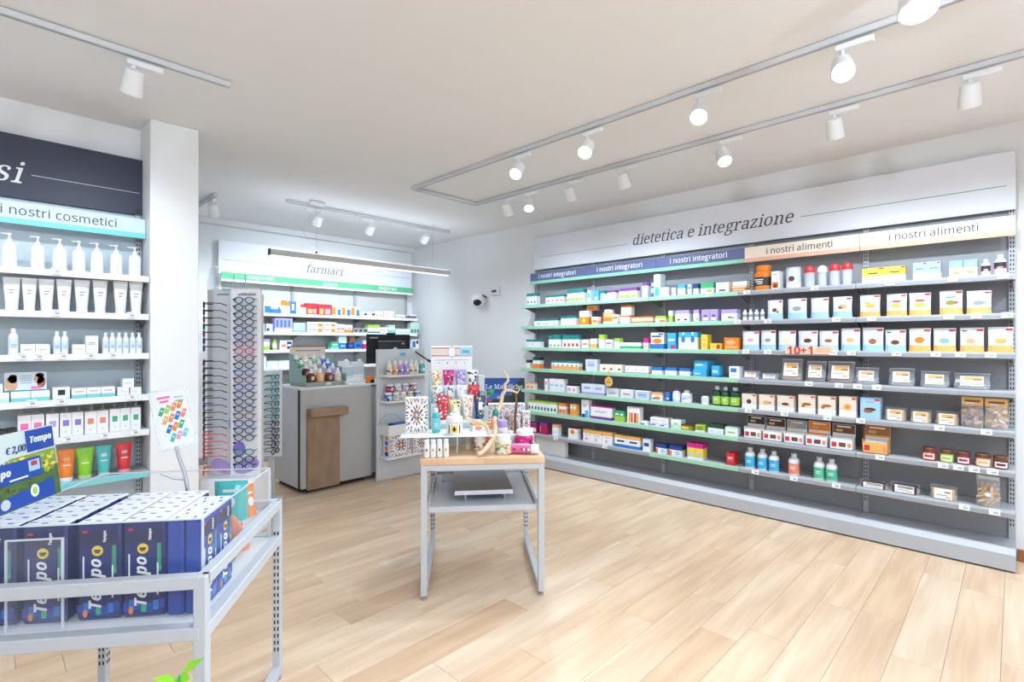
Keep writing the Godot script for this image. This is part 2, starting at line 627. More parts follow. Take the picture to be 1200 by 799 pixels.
func film_over(o: Node3D, w: float, h: float, d: float, slump := 0.0):
	var b := MB.new()
	var pt := func(i: int, j: int, s: float) -> Vector3:
		var v := j / 5.0
		var u := i / 5.0
		var t := d * 0.5 * pow(1.0 - v, 0.5) + 0.002
		var e := absf(2.0 * u - 1.0)
		return Vector3((u - 0.5) * w * (1.0 + 0.05 * sin(v * 9.0 + i)), v * h, -d * 0.5 - slump * v * v * d + s * t * (1.0 - 0.5 * e * e) + 0.002 * sin(i * 2.3 + j * 1.7))
	for i in 5:
		for j in 5:
			for s in [-1.0, 1.0]:
				var n: Vector3 = (pt.call(i + 1, j, s) - pt.call(i, j, s)).cross(pt.call(i, j + 1, s) - pt.call(i, j, s)).normalized() * s
				b.quad(pt.call(i, j, s), pt.call(i + 1, j, s), pt.call(i + 1, j + 1, s), pt.call(i, j + 1, s), n, Color.WHITE)
	part("film", b, "film", o)


func make_filmpack(o: Node3D, w: float, h: float, d: float, spec: String, flat: bool, base: String):
	var cs := spec.split(" ")
	var b := MB.new()
	if flat:
		b.box(Vector3(0, h * 0.42, -d * 0.5), Vector3(w * 0.84, h * 0.84, d * 0.8), C(cs[1]) if base in ["white", "honey"] else C(base), 0.006)
	else:
		for k in 4:
			b.box(Vector3(0.004 * sin(k * 2.0), h * (0.12 + 0.15 * k), -d * 0.5 - 0.006 * k), Vector3(w * (0.8 - 0.06 * k), h * 0.13, d * (0.75 - 0.1 * k)), C("silver").lerp(C(cs[1]), 0.75 if cs[1] != "grey" else 0.15), 0.006)
	part("contents", b, "gloss" if cs[1] == "grey" else "paper", o)
	var l := MB.new()
	var top := h * (0.52 if not flat else 0.48)
	l.xf = Transform3D(Basis(Vector3.RIGHT, -0.25 if not flat else 0.0), Vector3(0, top, -d * 0.16 if not flat else -d * 0.06))
	var lh := h * (0.62 if not flat else 0.80)
	l.box(Vector3.ZERO, Vector3(w * 0.66, lh, 0.004), C("white"))
	l.box(Vector3(w * 0.04, lh * 0.28, 0.001), Vector3(w * 0.52, lh * 0.34, 0.004), C(cs[0]))
	l.box(Vector3(w * 0.16, lh * 0.18, 0.002), Vector3(w * 0.22, lh * 0.12, 0.004), C("wood"))
	l.box(Vector3(-w * 0.05, -lh * 0.12, 0.001), Vector3(w * 0.4, lh * 0.07, 0.004), C("grey"))
	l.box(Vector3(w * 0.18, -lh * 0.3, 0.001), Vector3(w * 0.16, lh * 0.14, 0.004), C("honey"))
	part("label", l, "paper", o)
	if base in ["brown", "choco"]:
		for sg in [-1.0, 1.0]:
			part("silver_end", one_box(Vector3(sg * w * 0.4, h * 0.4, -d * 0.5), Vector3(w * 0.12, h * 0.7, d * 0.7), C("silver"), 0.008), "metal", o)
	if not flat:
		part("film_seal", one_box(Vector3(0, h * 0.985, -d * 0.62), Vector3(w * 0.98, h * 0.05, 0.004), C("silver"), 0.001), "frosted", o)
	film_over(o, w, h, d, 0.3)


func make_snackbag(o: Node3D, w: float, h: float, d: float, base: String, spec: String):
	var cs := spec.split(" ")
	var r := RandomNumberGenerator.new()
	r.seed = hash(base + spec)
	var b := MB.new()
	var top := 0.72
	for k in 46:
		var c := Vector3(r.randf_range(-0.4, 0.4) * w, r.randf_range(0.06, top) * h, -d * 0.5 + r.randf_range(-0.3, 0.32) * d)
		b.xf = Transform3D(Basis.from_euler(Vector3(r.randf_range(-0.9, 0.9), r.randf_range(-1, 1), r.randf_range(-0.9, 0.9))), c)
		var cc := C(cs[1]).lerp(C("cream"), r.randf() * 0.5).lerp(C("brown"), r.randf() * 0.3)
		if cs[0] == "sticks":
			var t := Vector3(0.4, 1, 0.1).normalized() if k % 2 else Vector3(1, 0.5, 0).normalized()
			b.xf = Transform3D(Basis.from_euler(Vector3(0, r.randf_range(-0.4, 0.4), r.randf_range(-0.4, 0.4))), c * Vector3(0.7, 0.8, 0.8) + Vector3(0, 0.02, 0))
			b.tube([-t * 0.035, t * 0.035], 0.0075, 6, cc)
		else:
			b.box(Vector3.ZERO, Vector3(0.036, 0.022, 0.005), cc, 0.002)
	b.xf = Transform3D()
	part("snacks", b, "matte", o)
	var l := MB.new()
	if base == "clear":
		l.box(Vector3(0, h * 0.93, -d * 0.5), Vector3(w * 0.9, h * 0.1, 0.005), C("frost"))
		l.disc(Vector3(0, h * 0.42, 0.004), Vector3.BACK, Vector3(w * 0.14, 0, 0), Vector3(0, w * 0.1, 0), C("white"), 12)
	else:
		l.box(Vector3(0, h * 0.86, -d * 0.35), Vector3(w * 0.96, h * 0.27, 0.006), C(base))
		l.box(Vector3(0, h * 0.87, -d * 0.35 + 0.002), Vector3(w * 0.7, h * 0.06, 0.005), C("brown"))
		l.box(Vector3(-w * 0.1, h * 0.8, -d * 0.35 + 0.002), Vector3(w * 0.4, h * 0.04, 0.005), C("cream"))
	part("header_card", l, "paper", o)
	film_over(o, w, h, d)


func make_bars(o: Node3D, w: float, h: float, d: float, base: String, spec: String):
	var b := MB.new()
	var fh := h * 0.42
	var c := C(base)
	b.box(Vector3(0, 0.002, -d * 0.5), Vector3(w, 0.004, d), c)
	b.box(Vector3(0, fh * 0.5, -0.0015), Vector3(w, fh, 0.003), c)
	for sg in [-1.0, 1.0]:
		b.box(Vector3(sg * (w * 0.5 - 0.0015), fh * 0.6, -d * 0.5), Vector3(0.003, fh * 1.2, d), c)
	part("tray", b, "paper", o)
	patches(o, "r,.08,.1,.3,.3,red r,.4,.12,.7,.3,%s o,.85,.2,.08,.1,coral" % ("honey" if base != "white" else "brown"), w, h, func(u, v): return Vector3((u - 0.5) * w, v * h, 0.0008), "paper")
	var t := MB.new()
	t.box(Vector3(0, h * 0.5, -d + 0.002), Vector3(w, h, 0.004), c)
	t.box(Vector3(0, h * 0.8, -d + 0.005), Vector3(w * 0.96, h * 0.36, 0.003), C(spec))
	t.box(Vector3(0, h * 0.9, -d + 0.0075), Vector3(w * 0.6, h * 0.06, 0.002), C("cream"))
	t.box(Vector3(-w * 0.2, h * 0.74, -d + 0.0075), Vector3(w * 0.3, h * 0.1, 0.002), C("tan"))
	part("header_card", t, "paper", o)
	for k in 4:
		var m := MB.new()
		m.xf = Transform3D(Basis.from_euler(Vector3(-0.35, 0, 0)), Vector3(0, fh * 0.72 + k * 0.008, -d * (0.2 + 0.18 * k)))
		m.box(Vector3.ZERO, Vector3(w * 0.9, h * 0.3, 0.014), C(["silver", "linen", "silver", "cream"][k]) if spec != "orange" else C(["silver", "peach", "orange", "cream"][k]), 0.004)
		part("wrapped_bar", m, "satin", o)


func make_product(kind: String, w: float, h: float, d: float, base: String, spec: String) -> Node3D:
	var o := Node3D.new()
	match kind:
		"carton": make_carton(o, w, h, d, base, spec)
		"pouch": make_pouch(o, w, h, d * 0.5, "pouchgrey", spec)
		"bottle": make_bottle(o, w, h, base, spec)
		"tub": make_tub(o, w, h, base, spec)
		"can": make_can(o, w, h, base, spec)
		"shaker": make_shaker(o, w, h, spec)
		"jar": make_jar(o, w, h, base, spec)
		"pump": make_pump(o, w, h)
		"tube": make_tube(o, w, h, base, spec)
		"filmpack": make_filmpack(o, w, h, d, spec, false, base)
		"flatpack": make_filmpack(o, w, h, d, spec, true, base)
		"snackbag": make_snackbag(o, w, h, d * 0.8, base, spec)
		"bars": make_bars(o, w, h, d, base, spec)
	return o


const KIND_NAMES := {
	"carton": ["carton", "carton"], "pouch": ["stand_up_pouch", "pouch"], "bottle": ["bottle", "bottle"], "tub": ["plastic_tub", "tub"], "can": ["can", "can"],
	"shaker": ["shaker_cup", "shaker"], "jar": ["jam_jar", "jar"], "pump": ["pump_bottle", "pump bottle"], "tube": ["cosmetic_tube", "tube"],
	"filmpack": ["film_wrapped_pack", "food pack"], "flatpack": ["flat_food_pack", "food pack"], "snackbag": ["snack_bag", "snack bag"], "bars": ["bar_display_box", "display box"],
}
const ORD := ["first", "second", "third", "fourth", "fifth", "sixth", "seventh", "eighth", "ninth", "tenth", "eleventh", "twelfth", "thirteenth", "fourteenth", "fifteenth", "sixteenth", "seventeenth", "eighteenth", "nineteenth", "twentieth", "twenty-first", "twenty-second", "twenty-third", "twenty-fourth"]


func stock(o: Node3D, where: String, desc: String, along: float, at: Vector3, turn: float, called: String, category: String):
	o.name = numbered(called)
	add_child(o)
	o.position = at
	o.rotation.y = turn
	o.set_meta("category", category)
	prods.append([o, where, desc, along])


func row(where: String, kind: String, w: float, h: float, d: float, base: String, spec: String, desc: String, n: int, place: Callable, turn: float):
	var key := "%s|%.3f|%.3f|%s|%s" % [kind, w, h, base, spec]
	for k in n:
		var o: Node3D
		if unit_cache.has(key):
			o = unit_cache[key].duplicate()
		else:
			o = make_product(kind, w, h, d, base, spec)
			unit_cache[key] = o
		var at: Vector3 = place.call(k)
		var tw := turn
		if n > 1 or w < 0.13:
			tw += rng.randf_range(-0.035, 0.035)
			var back := Vector3(-sin(turn), 0, -cos(turn)) * rng.randf_range(0.0, 0.007)
			at += back
		stock(o, where, desc, k + (at.z if where.contains("right-wall") else at.x) * 100.0, at, tw, KIND_NAMES[kind][0], KIND_NAMES[kind][1])


func finish_labels():
	var groups := {}
	for p in prods:
		var key: String = p[1] + "|" + p[2]
		if not groups.has(key):
			groups[key] = []
		groups[key].append(p)
	for key in groups:
		var g: Array = groups[key]
		g.sort_custom(func(a, b): return a[3] < b[3])
		for i in g.size():
			var o: Node3D = g[i][0]
			if g.size() == 1:
				o.set_meta("label", "%s, %s" % [g[i][2], g[i][1]])
			else:
				o.set_meta("label", "%s, %s from left, %s" % [g[i][2], ORD[i], g[i][1]])
				o.set_meta("group", "%s, %s" % [g[i][2], g[i][1]])


const RY := [0.0, 1.935, 1.68, 1.422, 1.17, 0.912, 0.655, 0.392]
const LY := [0.0, 1.93, 1.678, 1.418, 1.142, 0.91, 0.63]
const BY := [0.0, 1.85, 1.613, 1.385, 1.165]
const NTH := ["", "top", "second", "third", "fourth", "fifth", "sixth", "lowest"]


func rw(s: int, kind: String, z: float, w: float, h: float, d: float, base: String, spec: String, desc: String, n := 1, pitch := 0.0, up := 0.0, back := 0.0):
	row(NTH[s] + " right-wall shelf", kind, w, h, d, base, spec, desc, n, func(k): return Vector3(4.675 + back + (0.02 if up > 0.0 and back == 0.0 else 0.0), RY[s] + up + 0.001, z + k * pitch), -PI / 2)


func lw(s: int, kind: String, x: float, w: float, h: float, d: float, base: String, spec: String, desc: String, n := 1, pitch := 0.0, up := 0.0, back := 0.0):
	row((NTH[s] if s < 6 else "lowest") + " cosmetics shelf", kind, w, h, d, base, spec, desc, n, func(k): return Vector3(x + k * pitch, LY[s] + up + 0.001, -4.2 - back), 0.0)


func bw(s: int, kind: String, x: float, w: float, h: float, d: float, base: String, spec: String, desc: String, n := 1, pitch := 0.0, up := 0.0, back := 0.0):
	row((NTH[s] if s < 4 else "lowest") + " pharmacy shelf", kind, w, h, d, base, spec, desc, n, func(k): return Vector3(x + k * pitch, BY[s] + up + 0.001, -6.74 - back), 0.0)


# ---------------------------------------------------------------- fittings
const LIGHT := Color(0.875, 0.94, 1.0)


func spot_lamp(at: Vector3, aim: Vector3, along: Vector3, energy: float, label: String, group := "track spotlights"):
	# at: point on the track underside; the head hangs below it and turns towards aim
	var t := thing("track_spotlight", label, "spotlight", at, 0.0, group)
	var m := MB.new()
	var right := along.normalized()
	m.xf = Transform3D(Basis(right, Vector3.UP, right.cross(Vector3.UP)), Vector3.ZERO)
	m.box(Vector3(0.05, -0.014, 0), Vector3(0.16, 0.028, 0.03), C("white"), 0.004)
	part("adapter", m, "satin", t)
	var s := MB.new()
	s.lathe([[0.0, -0.065, C("white")], [0.009, -0.065, C("white")], [0.009, -0.026, C("white")], [0, -0.026, C("white")]], 10)
	part("stem", s, "satin", t)
	var dir := (aim - (at + Vector3(0, -0.11, 0))).normalized()
	var x := dir.cross(Vector3.UP).normalized()
	var bas := Basis(x, -dir, x.cross(-dir))
	var h := MB.new()
	h.xf = Transform3D(bas, Vector3(0, -0.11, 0))
	var w := C("white")
	h.lathe([[0, 0.058, w], [0.040, 0.058, w], [0.044, 0.05, w], [0.052, -0.062, w], [0.048, -0.065, w], [0.045, -0.054, w], [0, -0.054, w]], 20)
	part("lamp_head", h, "satin", t)
	var g := MB.new()
	g.xf = h.xf
	g.lathe([[0, -0.055, w], [0.0445, -0.055, w], [0.0445, -0.059, w], [0, -0.0595, w]], 18)
	part("lamp_lens", g, "lamp_glow", t)
	var L := SpotLight3D.new()
	L.name = "spot_light"
	t.add_child(L)
	L.position = Vector3(0, -0.11, 0) + dir * 0.072
	L.basis = Basis.looking_at(dir, Vector3.UP if absf(dir.y) < 0.99 else Vector3.RIGHT)
	L.light_energy = energy
	L.light_color = LIGHT
	L.spot_range = 14.0
	L.spot_angle = 56.0
	L.spot_angle_attenuation = 1.0
	L.light_size = 0.04
	L.shadow_enabled = true
	return t


func track(called_label: String, a: Vector3, e: Vector3, parent: Node = null) -> Node3D:
	var t := parent
	if t == null:
		t = thing("ceiling_light_track", called_label, "track", (a + e) * 0.5)
	var dirv := e - a
	var len := dirv.length()
	var right := dirv.normalized()
	var xf := Transform3D(Basis(right, Vector3.UP, right.cross(Vector3.UP)), (a + e) * 0.5 - t.position)
	var m := MB.new()
	m.xf = xf
	m.box(Vector3(0, 0.0, 0), Vector3(len, 0.03, 0.036), C("grayl"), 0.002)
	part("rail", m, "satin", t)
	var s := MB.new()
	s.xf = xf
	s.box(Vector3(0, -0.0152, 0), Vector3(len - 0.06, 0.002, 0.010), C("grey"))
	part("power_groove", s, "satin", t)
	return t


func price_tag(where: String, at: Vector3, turn: float, w := 0.06, tilt := -0.25):
	var key := "tag%.3f" % w
	var o: Node3D
	if unit_cache.has(key):
		o = unit_cache[key].duplicate()
	else:
		o = Node3D.new()
		var c := MB.new()
		c.box(Vector3(0, 0, 0), Vector3(w, 0.036, 0.002), C("white"))
		part("card", c, "paper", o)
		var p := MB.new()
		p.box(Vector3(w * 0.12, -0.005, 0.0013), Vector3(w * 0.45, 0.012, 0.001), C("grey"))
		p.box(Vector3(-w * 0.05, 0.009, 0.0013), Vector3(w * 0.7, 0.004, 0.001), C("grey"))
		part("printed_price", p, "paper", o)
		unit_cache[key] = o
	stock(o, where, "small white price tag clipped on the edge", (at.z if turn < -1.0 else at.x) * 100.0, at, turn, "price_tag", "price tag")
	o.rotation.x = tilt


func slots(parent: Node, x: float, z: float, y0: float, y1: float, face: Vector3, called := "slot_row"):
	var m := MB.new()
	var y := y0
	var wide := Vector3(0.006, 0.016, 0.001) if absf(face.z) > 0.5 else Vector3(0.001, 0.016, 0.006)
	while y < y1:
		for s in [-1.0, 1.0]:
			var off := Vector3(s * 0.007, 0, 0) if absf(face.z) > 0.5 else Vector3(0, 0, s * 0.007)
			m.box(Vector3(x, y, z) + face * 0.0006 + off, wide, C("dark"))
		y += 0.03
	var q := part(called, m, "matte", parent)
	q.set_meta("kind", "stuff")


func shelf_unit(where: Vector3, turn: float, w: float, depth: float, heights: Array, lip_cols: Array, label: String, group: String, top: float, base_h: float, left_post: bool, right_post: bool, panel := "panel"):
	# local: front edge of the shelves at z 0, back panel at z -depth, x centred
	var t := thing("shelving_unit", label, "shelving", where, turn, group)
	t.set_meta("group", group)
	part("back_panel", one_box(Vector3(0, (top + base_h) * 0.5, -depth - 0.012), Vector3(w - 0.002, top - base_h, 0.02), C(panel)), "satin", t)
	if base_h > 0.0:
		var b := MB.new()
		b.quad(Vector3(-w / 2, 0.012, 0), Vector3(w / 2, 0.012, 0), Vector3(w / 2, base_h - 0.035, 0), Vector3(-w / 2, base_h - 0.035, 0), Vector3.BACK, C("shelfgrey"))
		b.quad(Vector3(-w / 2, base_h - 0.035, 0), Vector3(w / 2, base_h - 0.035, 0), Vector3(w / 2, base_h, -0.03), Vector3(-w / 2, base_h, -0.03), Vector3(0, 0.7, 0.7), C("shelfgrey"))
		for s in [-0.5, 0.5]:
			b.quad(Vector3(s * w, 0.012, 0), Vector3(s * w, 0.012, -depth), Vector3(s * w, base_h, -depth), Vector3(s * w, base_h - 0.035, 0), Vector3(s, 0, 0), C("shelfgrey"))
			b.tri(Vector3(s * w, base_h - 0.035, 0), Vector3(s * w, base_h, -depth), Vector3(s * w, base_h, -0.03), Vector3(s, 0, 0), C("shelfgrey"))
		b.box(Vector3(0, 0.02, -0.06), Vector3(w - 0.02, 0.04, 0.02), C("dark"))
		part("base_plinth", b, "satin", t)
		part("base_shelf", one_box(Vector3(0, base_h - 0.008, -depth * 0.5 - 0.015), Vector3(w - 0.003, 0.016, depth - 0.03), C("shelfgrey")), "satin", t)
	for s in [-1.0, 1.0]:
		if (s < 0.0 and left_post) or (s > 0.0 and right_post):
			var x: float = s * (w * 0.5 - 0.0185)
			var u := part("upright", one_box(Vector3(x, top * 0.5, -depth + 0.008), Vector3(0.036, top, 0.024), C("shelfgrey"), 0.002), "satin", t)
			slots(u, x, -depth + 0.020, base_h + 0.1, top - 0.02, Vector3.BACK)
	for k in heights.size():
		var y: float = heights[k]
		var sh := MB.new()
		sh.box(Vector3(0, y - 0.012, -depth * 0.5 - 0.004), Vector3(w - 0.006, 0.024, depth - 0.012), C("grayl") if lip_cols[k] == "lipwhite" else C("shelfgrey"))
		var q := part("shelf", sh, "satin", t)
		var lp := MB.new()
		var col: Color = C("lipgreen") if lip_cols[k] == "lipgreen" else C("aqua") if lip_cols[k] == "lipaqua" else C("white") if lip_cols[k] == "lipwhite" else C("lipsilver")
		lp.box(Vector3(0, y - 0.018, 0.002), Vector3(w - 0.004, 0.04, 0.008), col, 0.003)
		if lip_cols[k] == "lipgrey":
			lp.box(Vector3(0, y - 0.02, 0.0065), Vector3(w - 0.004, 0.020, 0.002), C("grey"))
		part("price_rail", lp, "satin", q)
		for s in [-1.0, 1.0]:
			var bk := MB.new()
			var x: float = s * (w * 0.5 - 0.012)
			var tk := 0.002
			var p0 := Vector3(x, y - 0.024, -depth + 0.02)
			var p1 := Vector3(x, y - 0.024, -0.03)
			var p2 := Vector3(x, y - 0.09, -depth + 0.02)
			bk.tri(p0 + Vector3(tk, 0, 0), p1 + Vector3(tk, 0, 0), p2 + Vector3(tk, 0, 0), Vector3.RIGHT, C("panel"))
			bk.tri(p0 - Vector3(tk, 0, 0), p1 - Vector3(tk, 0, 0), p2 - Vector3(tk, 0, 0), Vector3.LEFT, C("panel"))
			bk.quad(p1 + Vector3(tk, 0, 0), p1 - Vector3(tk, 0, 0), p2 - Vector3(tk, 0, 0), p2 + Vector3(tk, 0, 0), Vector3(0, -0.9, 0.5), C("panel"))
			part("bracket", bk, "satin", q)
	return t


func sign_strip(where: Vector3, turn: float, w: float, h: float, face: String, foot: String, s: String, ink: String, label: String, called := "category_sign", tw := 0.6):
	var t := thing(called, label, "sign", where, turn, "")
	part("sign_face", one_box(Vector3(0, h * 0.13, 0), Vector3(w - 0.003, h * 0.74, 0.012), C(face)), "paper", t)
	part("colour_foot", one_box(Vector3(0, -h * 0.37, 0), Vector3(w - 0.003, h * 0.26, 0.016), C(foot)), "paper", t)
	if s != "":
		lettering(s, "Droid Sans", tw, C(ink), t, Vector3(0.0, h * 0.12, 0.007))
	return t


func square_bar(m: MB, a: Vector3, e: Vector3, s: float, col: Color):
	var mid := (a + e) * 0.5
	var d := (e - a).abs()
	m.box(mid, Vector3(maxf(d.x, s), maxf(d.y, s), maxf(d.z, s)), col, 0.0025)


func shop_table(label: String, at: Vector3, turn: float, W: float, D: float, H: float, wood: bool) -> Node3D:
	var t := thing("display_table", label, "table", at, turn)
	var col := C("metalgrey")
	var p := 0.036
	for sx in [-0.5, 0.5]:
		part("leg", _bar(Vector3(sx * W, 0.025, D / 2), Vector3(sx * W, H - 0.04 if wood else H, D / 2), p, col), "satin", t)
		var rear := part("leg", _bar(Vector3(sx * W, 0.025, -D / 2), Vector3(sx * W, H - 0.04 if wood else H, -D / 2), p * 0.9, col), "satin", t)
		slots(rear, sx * W, -D / 2 + p * 0.45, 0.14, H - 0.12, Vector3.BACK)
		slots(rear, sx * W - signf(sx) * p * 0.45, -D / 2, 0.14, H - 0.12, Vector3(-signf(sx), 0, 0))
		part("foot_rail", _bar(Vector3(sx * W, 0.045, -D / 2), Vector3(sx * W, 0.045, D / 2), p, col), "satin", t)
		for sz in [-0.5, 0.5]:
			var f := MB.new()
			f.lathe([[0, 0, C("steel")], [0.016, 0, C("steel")], [0.016, 0.012, C("steel")], [0.007, 0.014, C("steel")], [0.007, 0.03, C("steel")]], 10, Vector3(sx * W, 0, sz * D))
			part("foot_screw", f, "metal", t)
	return t


func _bar(a: Vector3, e: Vector3, s: float, col: Color) -> MB:
	var m := MB.new()
	square_bar(m, a, e, s, col)
	return m


func majolica(mb: MB, c: Vector3, u: Vector3, v: Vector3, n: Vector3, seed_: int, strong := 1.0):
	# painted tile rosette: u and v are half axes of the printed field
	var cols := ["navy", "orange", "honey", "terra", "dgreen", "blue"]
	var r := RandomNumberGenerator.new()
	r.seed = seed_
	var e := n * 0.0008
	for ring in 6:
		var rad: float = [0.2, 0.36, 0.52, 0.68, 0.84, 0.97][ring]
		var cnt: int = [8, 8, 12, 16, 16, 20][ring]
		var sz: float = [0.10, 0.12, 0.11, 0.10, 0.09, 0.08][ring] * strong
		for j in cnt:
			var a := TAU * (j + 0.5 * (ring % 2)) / cnt
			var d := Vector2(cos(a), sin(a)) * rad
			if ring >= 3:
				d = Vector2(clampf(d.x * 1.3, -0.93, 0.93), clampf(d.y * 1.3, -0.93, 0.93))
			var col := C(cols[(ring * 2 + (j % 2) * 3 + seed_) % cols.size()])
			var du := u * cos(a) + v * sin(a)
			var dv := -u * sin(a) + v * cos(a)
			mb.disc(c + u * d.x + v * d.y + e * (1.0 + 0.15 * ring), n, du * sz * 1.25, dv * sz * 0.6, col, 7)
	mb.disc(c + e, n, u * 0.12, v * 0.12, C("cream"), 8)


func glasses_proto(kind: int) -> Node3D:
	# folded-open spectacles, front at z 0 facing +z, temples back along -z
	var fc: Color = [C("dark"), C("brown"), C("navy"), C("plum"), C("teal"), C("red")][kind]
	var o := Node3D.new()
	var f := MB.new()
	for s in [-1.0, 1.0]:
		var pts := []
		for j in 14:
			var a := TAU * j / 14
			pts.append(Vector3(s * 0.034 + cos(a) * 0.027, sin(a) * 0.0195 - (0.002 if sin(a) < 0 else 0.0), 0.0))
		f.tube(pts, 0.0036, 5, fc, true)
		f.box(Vector3(s * 0.064, 0.009, -0.004), Vector3(0.010, 0.006, 0.008), fc)
	f.tube([Vector3(-0.009, 0.004, 0), Vector3(0, 0.008, 0.001), Vector3(0.009, 0.004, 0)], 0.0034, 5, fc)
	part("frame", f, "gloss", o)
	for s in [-1.0, 1.0]:
		var l := MB.new()
		l.disc(Vector3(s * 0.034, -0.001, 0.0005), Vector3.BACK, Vector3(0.027, 0, 0), Vector3(0, 0.0195, 0), C("pale"), 14)
		part("lens", l, "lens", o)
		var t := MB.new()
		t.tube([Vector3(s * 0.067, 0.009, -0.006), Vector3(s * 0.068, 0.009, -0.10), Vector3(s * 0.067, -0.008, -0.14)], [0.0036, 0.0032, 0.004], 5, fc)
		part("temple", t, "gloss", o)
	return o


func tissue_pack(detail: bool, side: bool) -> Node3D:
	# paper-handkerchief multipack, 0.124 wide, 0.30 tall, 0.052 deep, front at z 0
	var key := "tissue%s%s" % [detail, side]
	if unit_cache.has(key):
		return unit_cache[key].duplicate()
	var w := 0.122
	var h := 0.298
	var d := 0.050
	var o := Node3D.new()
	var m := MB.new()
	m.box(Vector3(0, h * 0.5, -d * 0.5), Vector3(w, h, d), C("tissuel") if side else C("tissue"), 0.007)
	part("wrapper", m, "gloss", o)
	var t := MB.new()
	t.box(Vector3(0, h + 0.001, -d * 0.5), Vector3(w - 0.002, 0.006, d + 0.001), C("white"), 0.002)
	for k in 3:
		t.box(Vector3(-w * 0.36 + w * 0.31 * k, h + 0.0042, -d * 0.5 + 0.012 * (k % 2)), Vector3(0.016, 0.001, 0.007), C("blue"))
	part("white_top", t, "gloss", o)
	if detail:
		var p := MB.new()
		p.box(Vector3(0, h * 0.86, 0.0005), Vector3(w - 0.016, h * 0.14, 0.001), C("tissued"))
		p.disc(Vector3(-w * 0.02, h * 0.72, 0.0015), Vector3.BACK, Vector3(0.016, 0, 0), Vector3(0, 0.016, 0), C("yellow"), 18)
		p.box(Vector3(-w * 0.02, h * 0.722, 0.002), Vector3(0.018, 0.006, 0.001), C("dark"))
		p.box(Vector3(-w * 0.02, h * 0.702, 0.002), Vector3(0.012, 0.004, 0.001), C("dark"))
		p.box(Vector3(w * 0.36, h * 0.65, 0.0006), Vector3(0.011, h * 0.24, 0.001), C("green").lerp(C("tissue"), 0.3))
		p.disc(Vector3(w * 0.36, h * 0.51, 0.0012), Vector3.BACK, Vector3(0.008, 0, 0), Vector3(0, 0.01, 0), C("green"), 10)
		p.box(Vector3(-w * 0.3, h * 0.92, 0.0012), Vector3(0.014, 0.006, 0.001), C("red"))
		for k in 7:
			var x := -w * 0.42 + k * w * 0.14
			p.box(Vector3(x, h * (0.12 + 0.02 * sin(k * 1.3)), 0.0006), Vector3(w * 0.13, h * 0.10, 0.001), C("blue") if k % 2 else C("tissuel"))
		p.disc(Vector3(0, h * 0.10, 0.0014), Vector3.BACK, Vector3(0.008, 0, 0), Vector3(0, 0.013, 0), C("green"), 8)
		p.disc(Vector3(-w * 0.3, h * 0.08, 0.0014), Vector3.BACK, Vector3(0.007, 0, 0), Vector3(0, 0.012, 0), C("orange"), 8)
		part("printed_front", p, "gloss", o)
		var n := lettering("Tempo", "Droid Sans", 0.155, C("white"), o, Vector3(-w * 0.02, h * 0.375, 0.0026), 0.25, "printed_name", true)
		n.rotation.z = PI / 2
		var n2 := lettering("Tempo", "Droid Sans", 0.036, C("white"), o, Vector3(w * 0.16, h * 0.865, 0.0022), 0.25, "printed_name", true)
		n2.rotation.z = PI / 2
		var ln := MB.new()
		for q in [[-0.041, 0.50], [0.040, 0.40]]:
			ln.box(Vector3(q[0], h * q[1], 0.0016), Vector3(0.004, 0.10, 0.001), C("white"))
		part("printed_stroke", ln, "gloss", o)
	unit_cache[key] = o
	return o


func gift_box(o: Node3D, w: float, h: float, d: float, seed_: int, edge: String):
	part("box", one_box(Vector3(0, h * 0.5, -d * 0.5), Vector3(w, h, d), C("white"), 0.002), "paper", o)
	var m := MB.new()
	majolica(m, Vector3(0, h * 0.5, 0), Vector3(w * 0.48, 0, 0), Vector3(0, h * 0.48, 0), Vector3.BACK, seed_)
	if edge != "":
		m.box(Vector3(w * 0.15, h - 0.012, 0.0008), Vector3(w * 0.66, 0.022, 0.001), C(edge))
	part("printed_pattern", m, "paper", o)
	for k in 4:
		for sg in [-1.0, 1.0]:
			part("printed_side", one_box(Vector3(sg * (w * 0.5 + 0.0006), h * (0.14 + 0.24 * k), -d * 0.5), Vector3(0.001, h * 0.19, d * 0.42), C(["honey", "blue", "coral", "navy"][k if sg > 0.0 else 3 - k])), "paper", o)


func deco_jar(o: Node3D, w: float, h: float, glass: String, bits: Array, lid: String, seed_: int, clear := true):
	var r := w * 0.5
	var b := MB.new()
	b.lathe([[0, 0, C(glass)], [r * 0.92, 0, C(glass)], [r, h * 0.06, C(glass)], [r, h * 0.66, C(glass)], [r * 0.8, h * 0.76, C(glass)], [0, h * 0.76, C(glass)]], 18)
	part("jar_body", b, "gloss", o)
	var k := MB.new()
	k.lathe([[r * 0.86, h * 0.74, C(lid)], [r * 0.9, h * 0.76, C(lid)], [r * 0.9, h * 0.96, C(lid)], [r * 0.82, h, C(lid)], [0, h, C(lid)]], 18)
	part("lid", k, "satin", o)
	var m := MB.new()
	var g := RandomNumberGenerator.new()
	g.seed = seed_
	for j in 60:
		var a := g.randf() * TAU
		var y := h * g.randf_range(0.08, 0.62)
		var n := Vector3(cos(a), 0, sin(a))
		var t := Vector3(-sin(a), 0, cos(a))
		var s := g.randf_range(0.05, 0.12) * w
		m.disc(n * (r + 0.001 + 0.0004 * (j % 4)) + Vector3(0, y, 0), n, t * s, Vector3(0, s * g.randf_range(0.5, 1.0), 0), C(bits[j % bits.size()]), 7)
	part("printed_pattern", m, "gloss", o)


func on_table(tab: Node3D, p: Vector3) -> Vector3:
	return tab.transform * p


func _ready():
	rng.seed = 11
	build_palette()
	build_materials()
	build_view_and_light()
	build_room()
	build_shelving()
	build_counter_area()
	build_tables()
	stock_shelves()
	build_spectacles()
	build_table_goods()
	finish_labels()


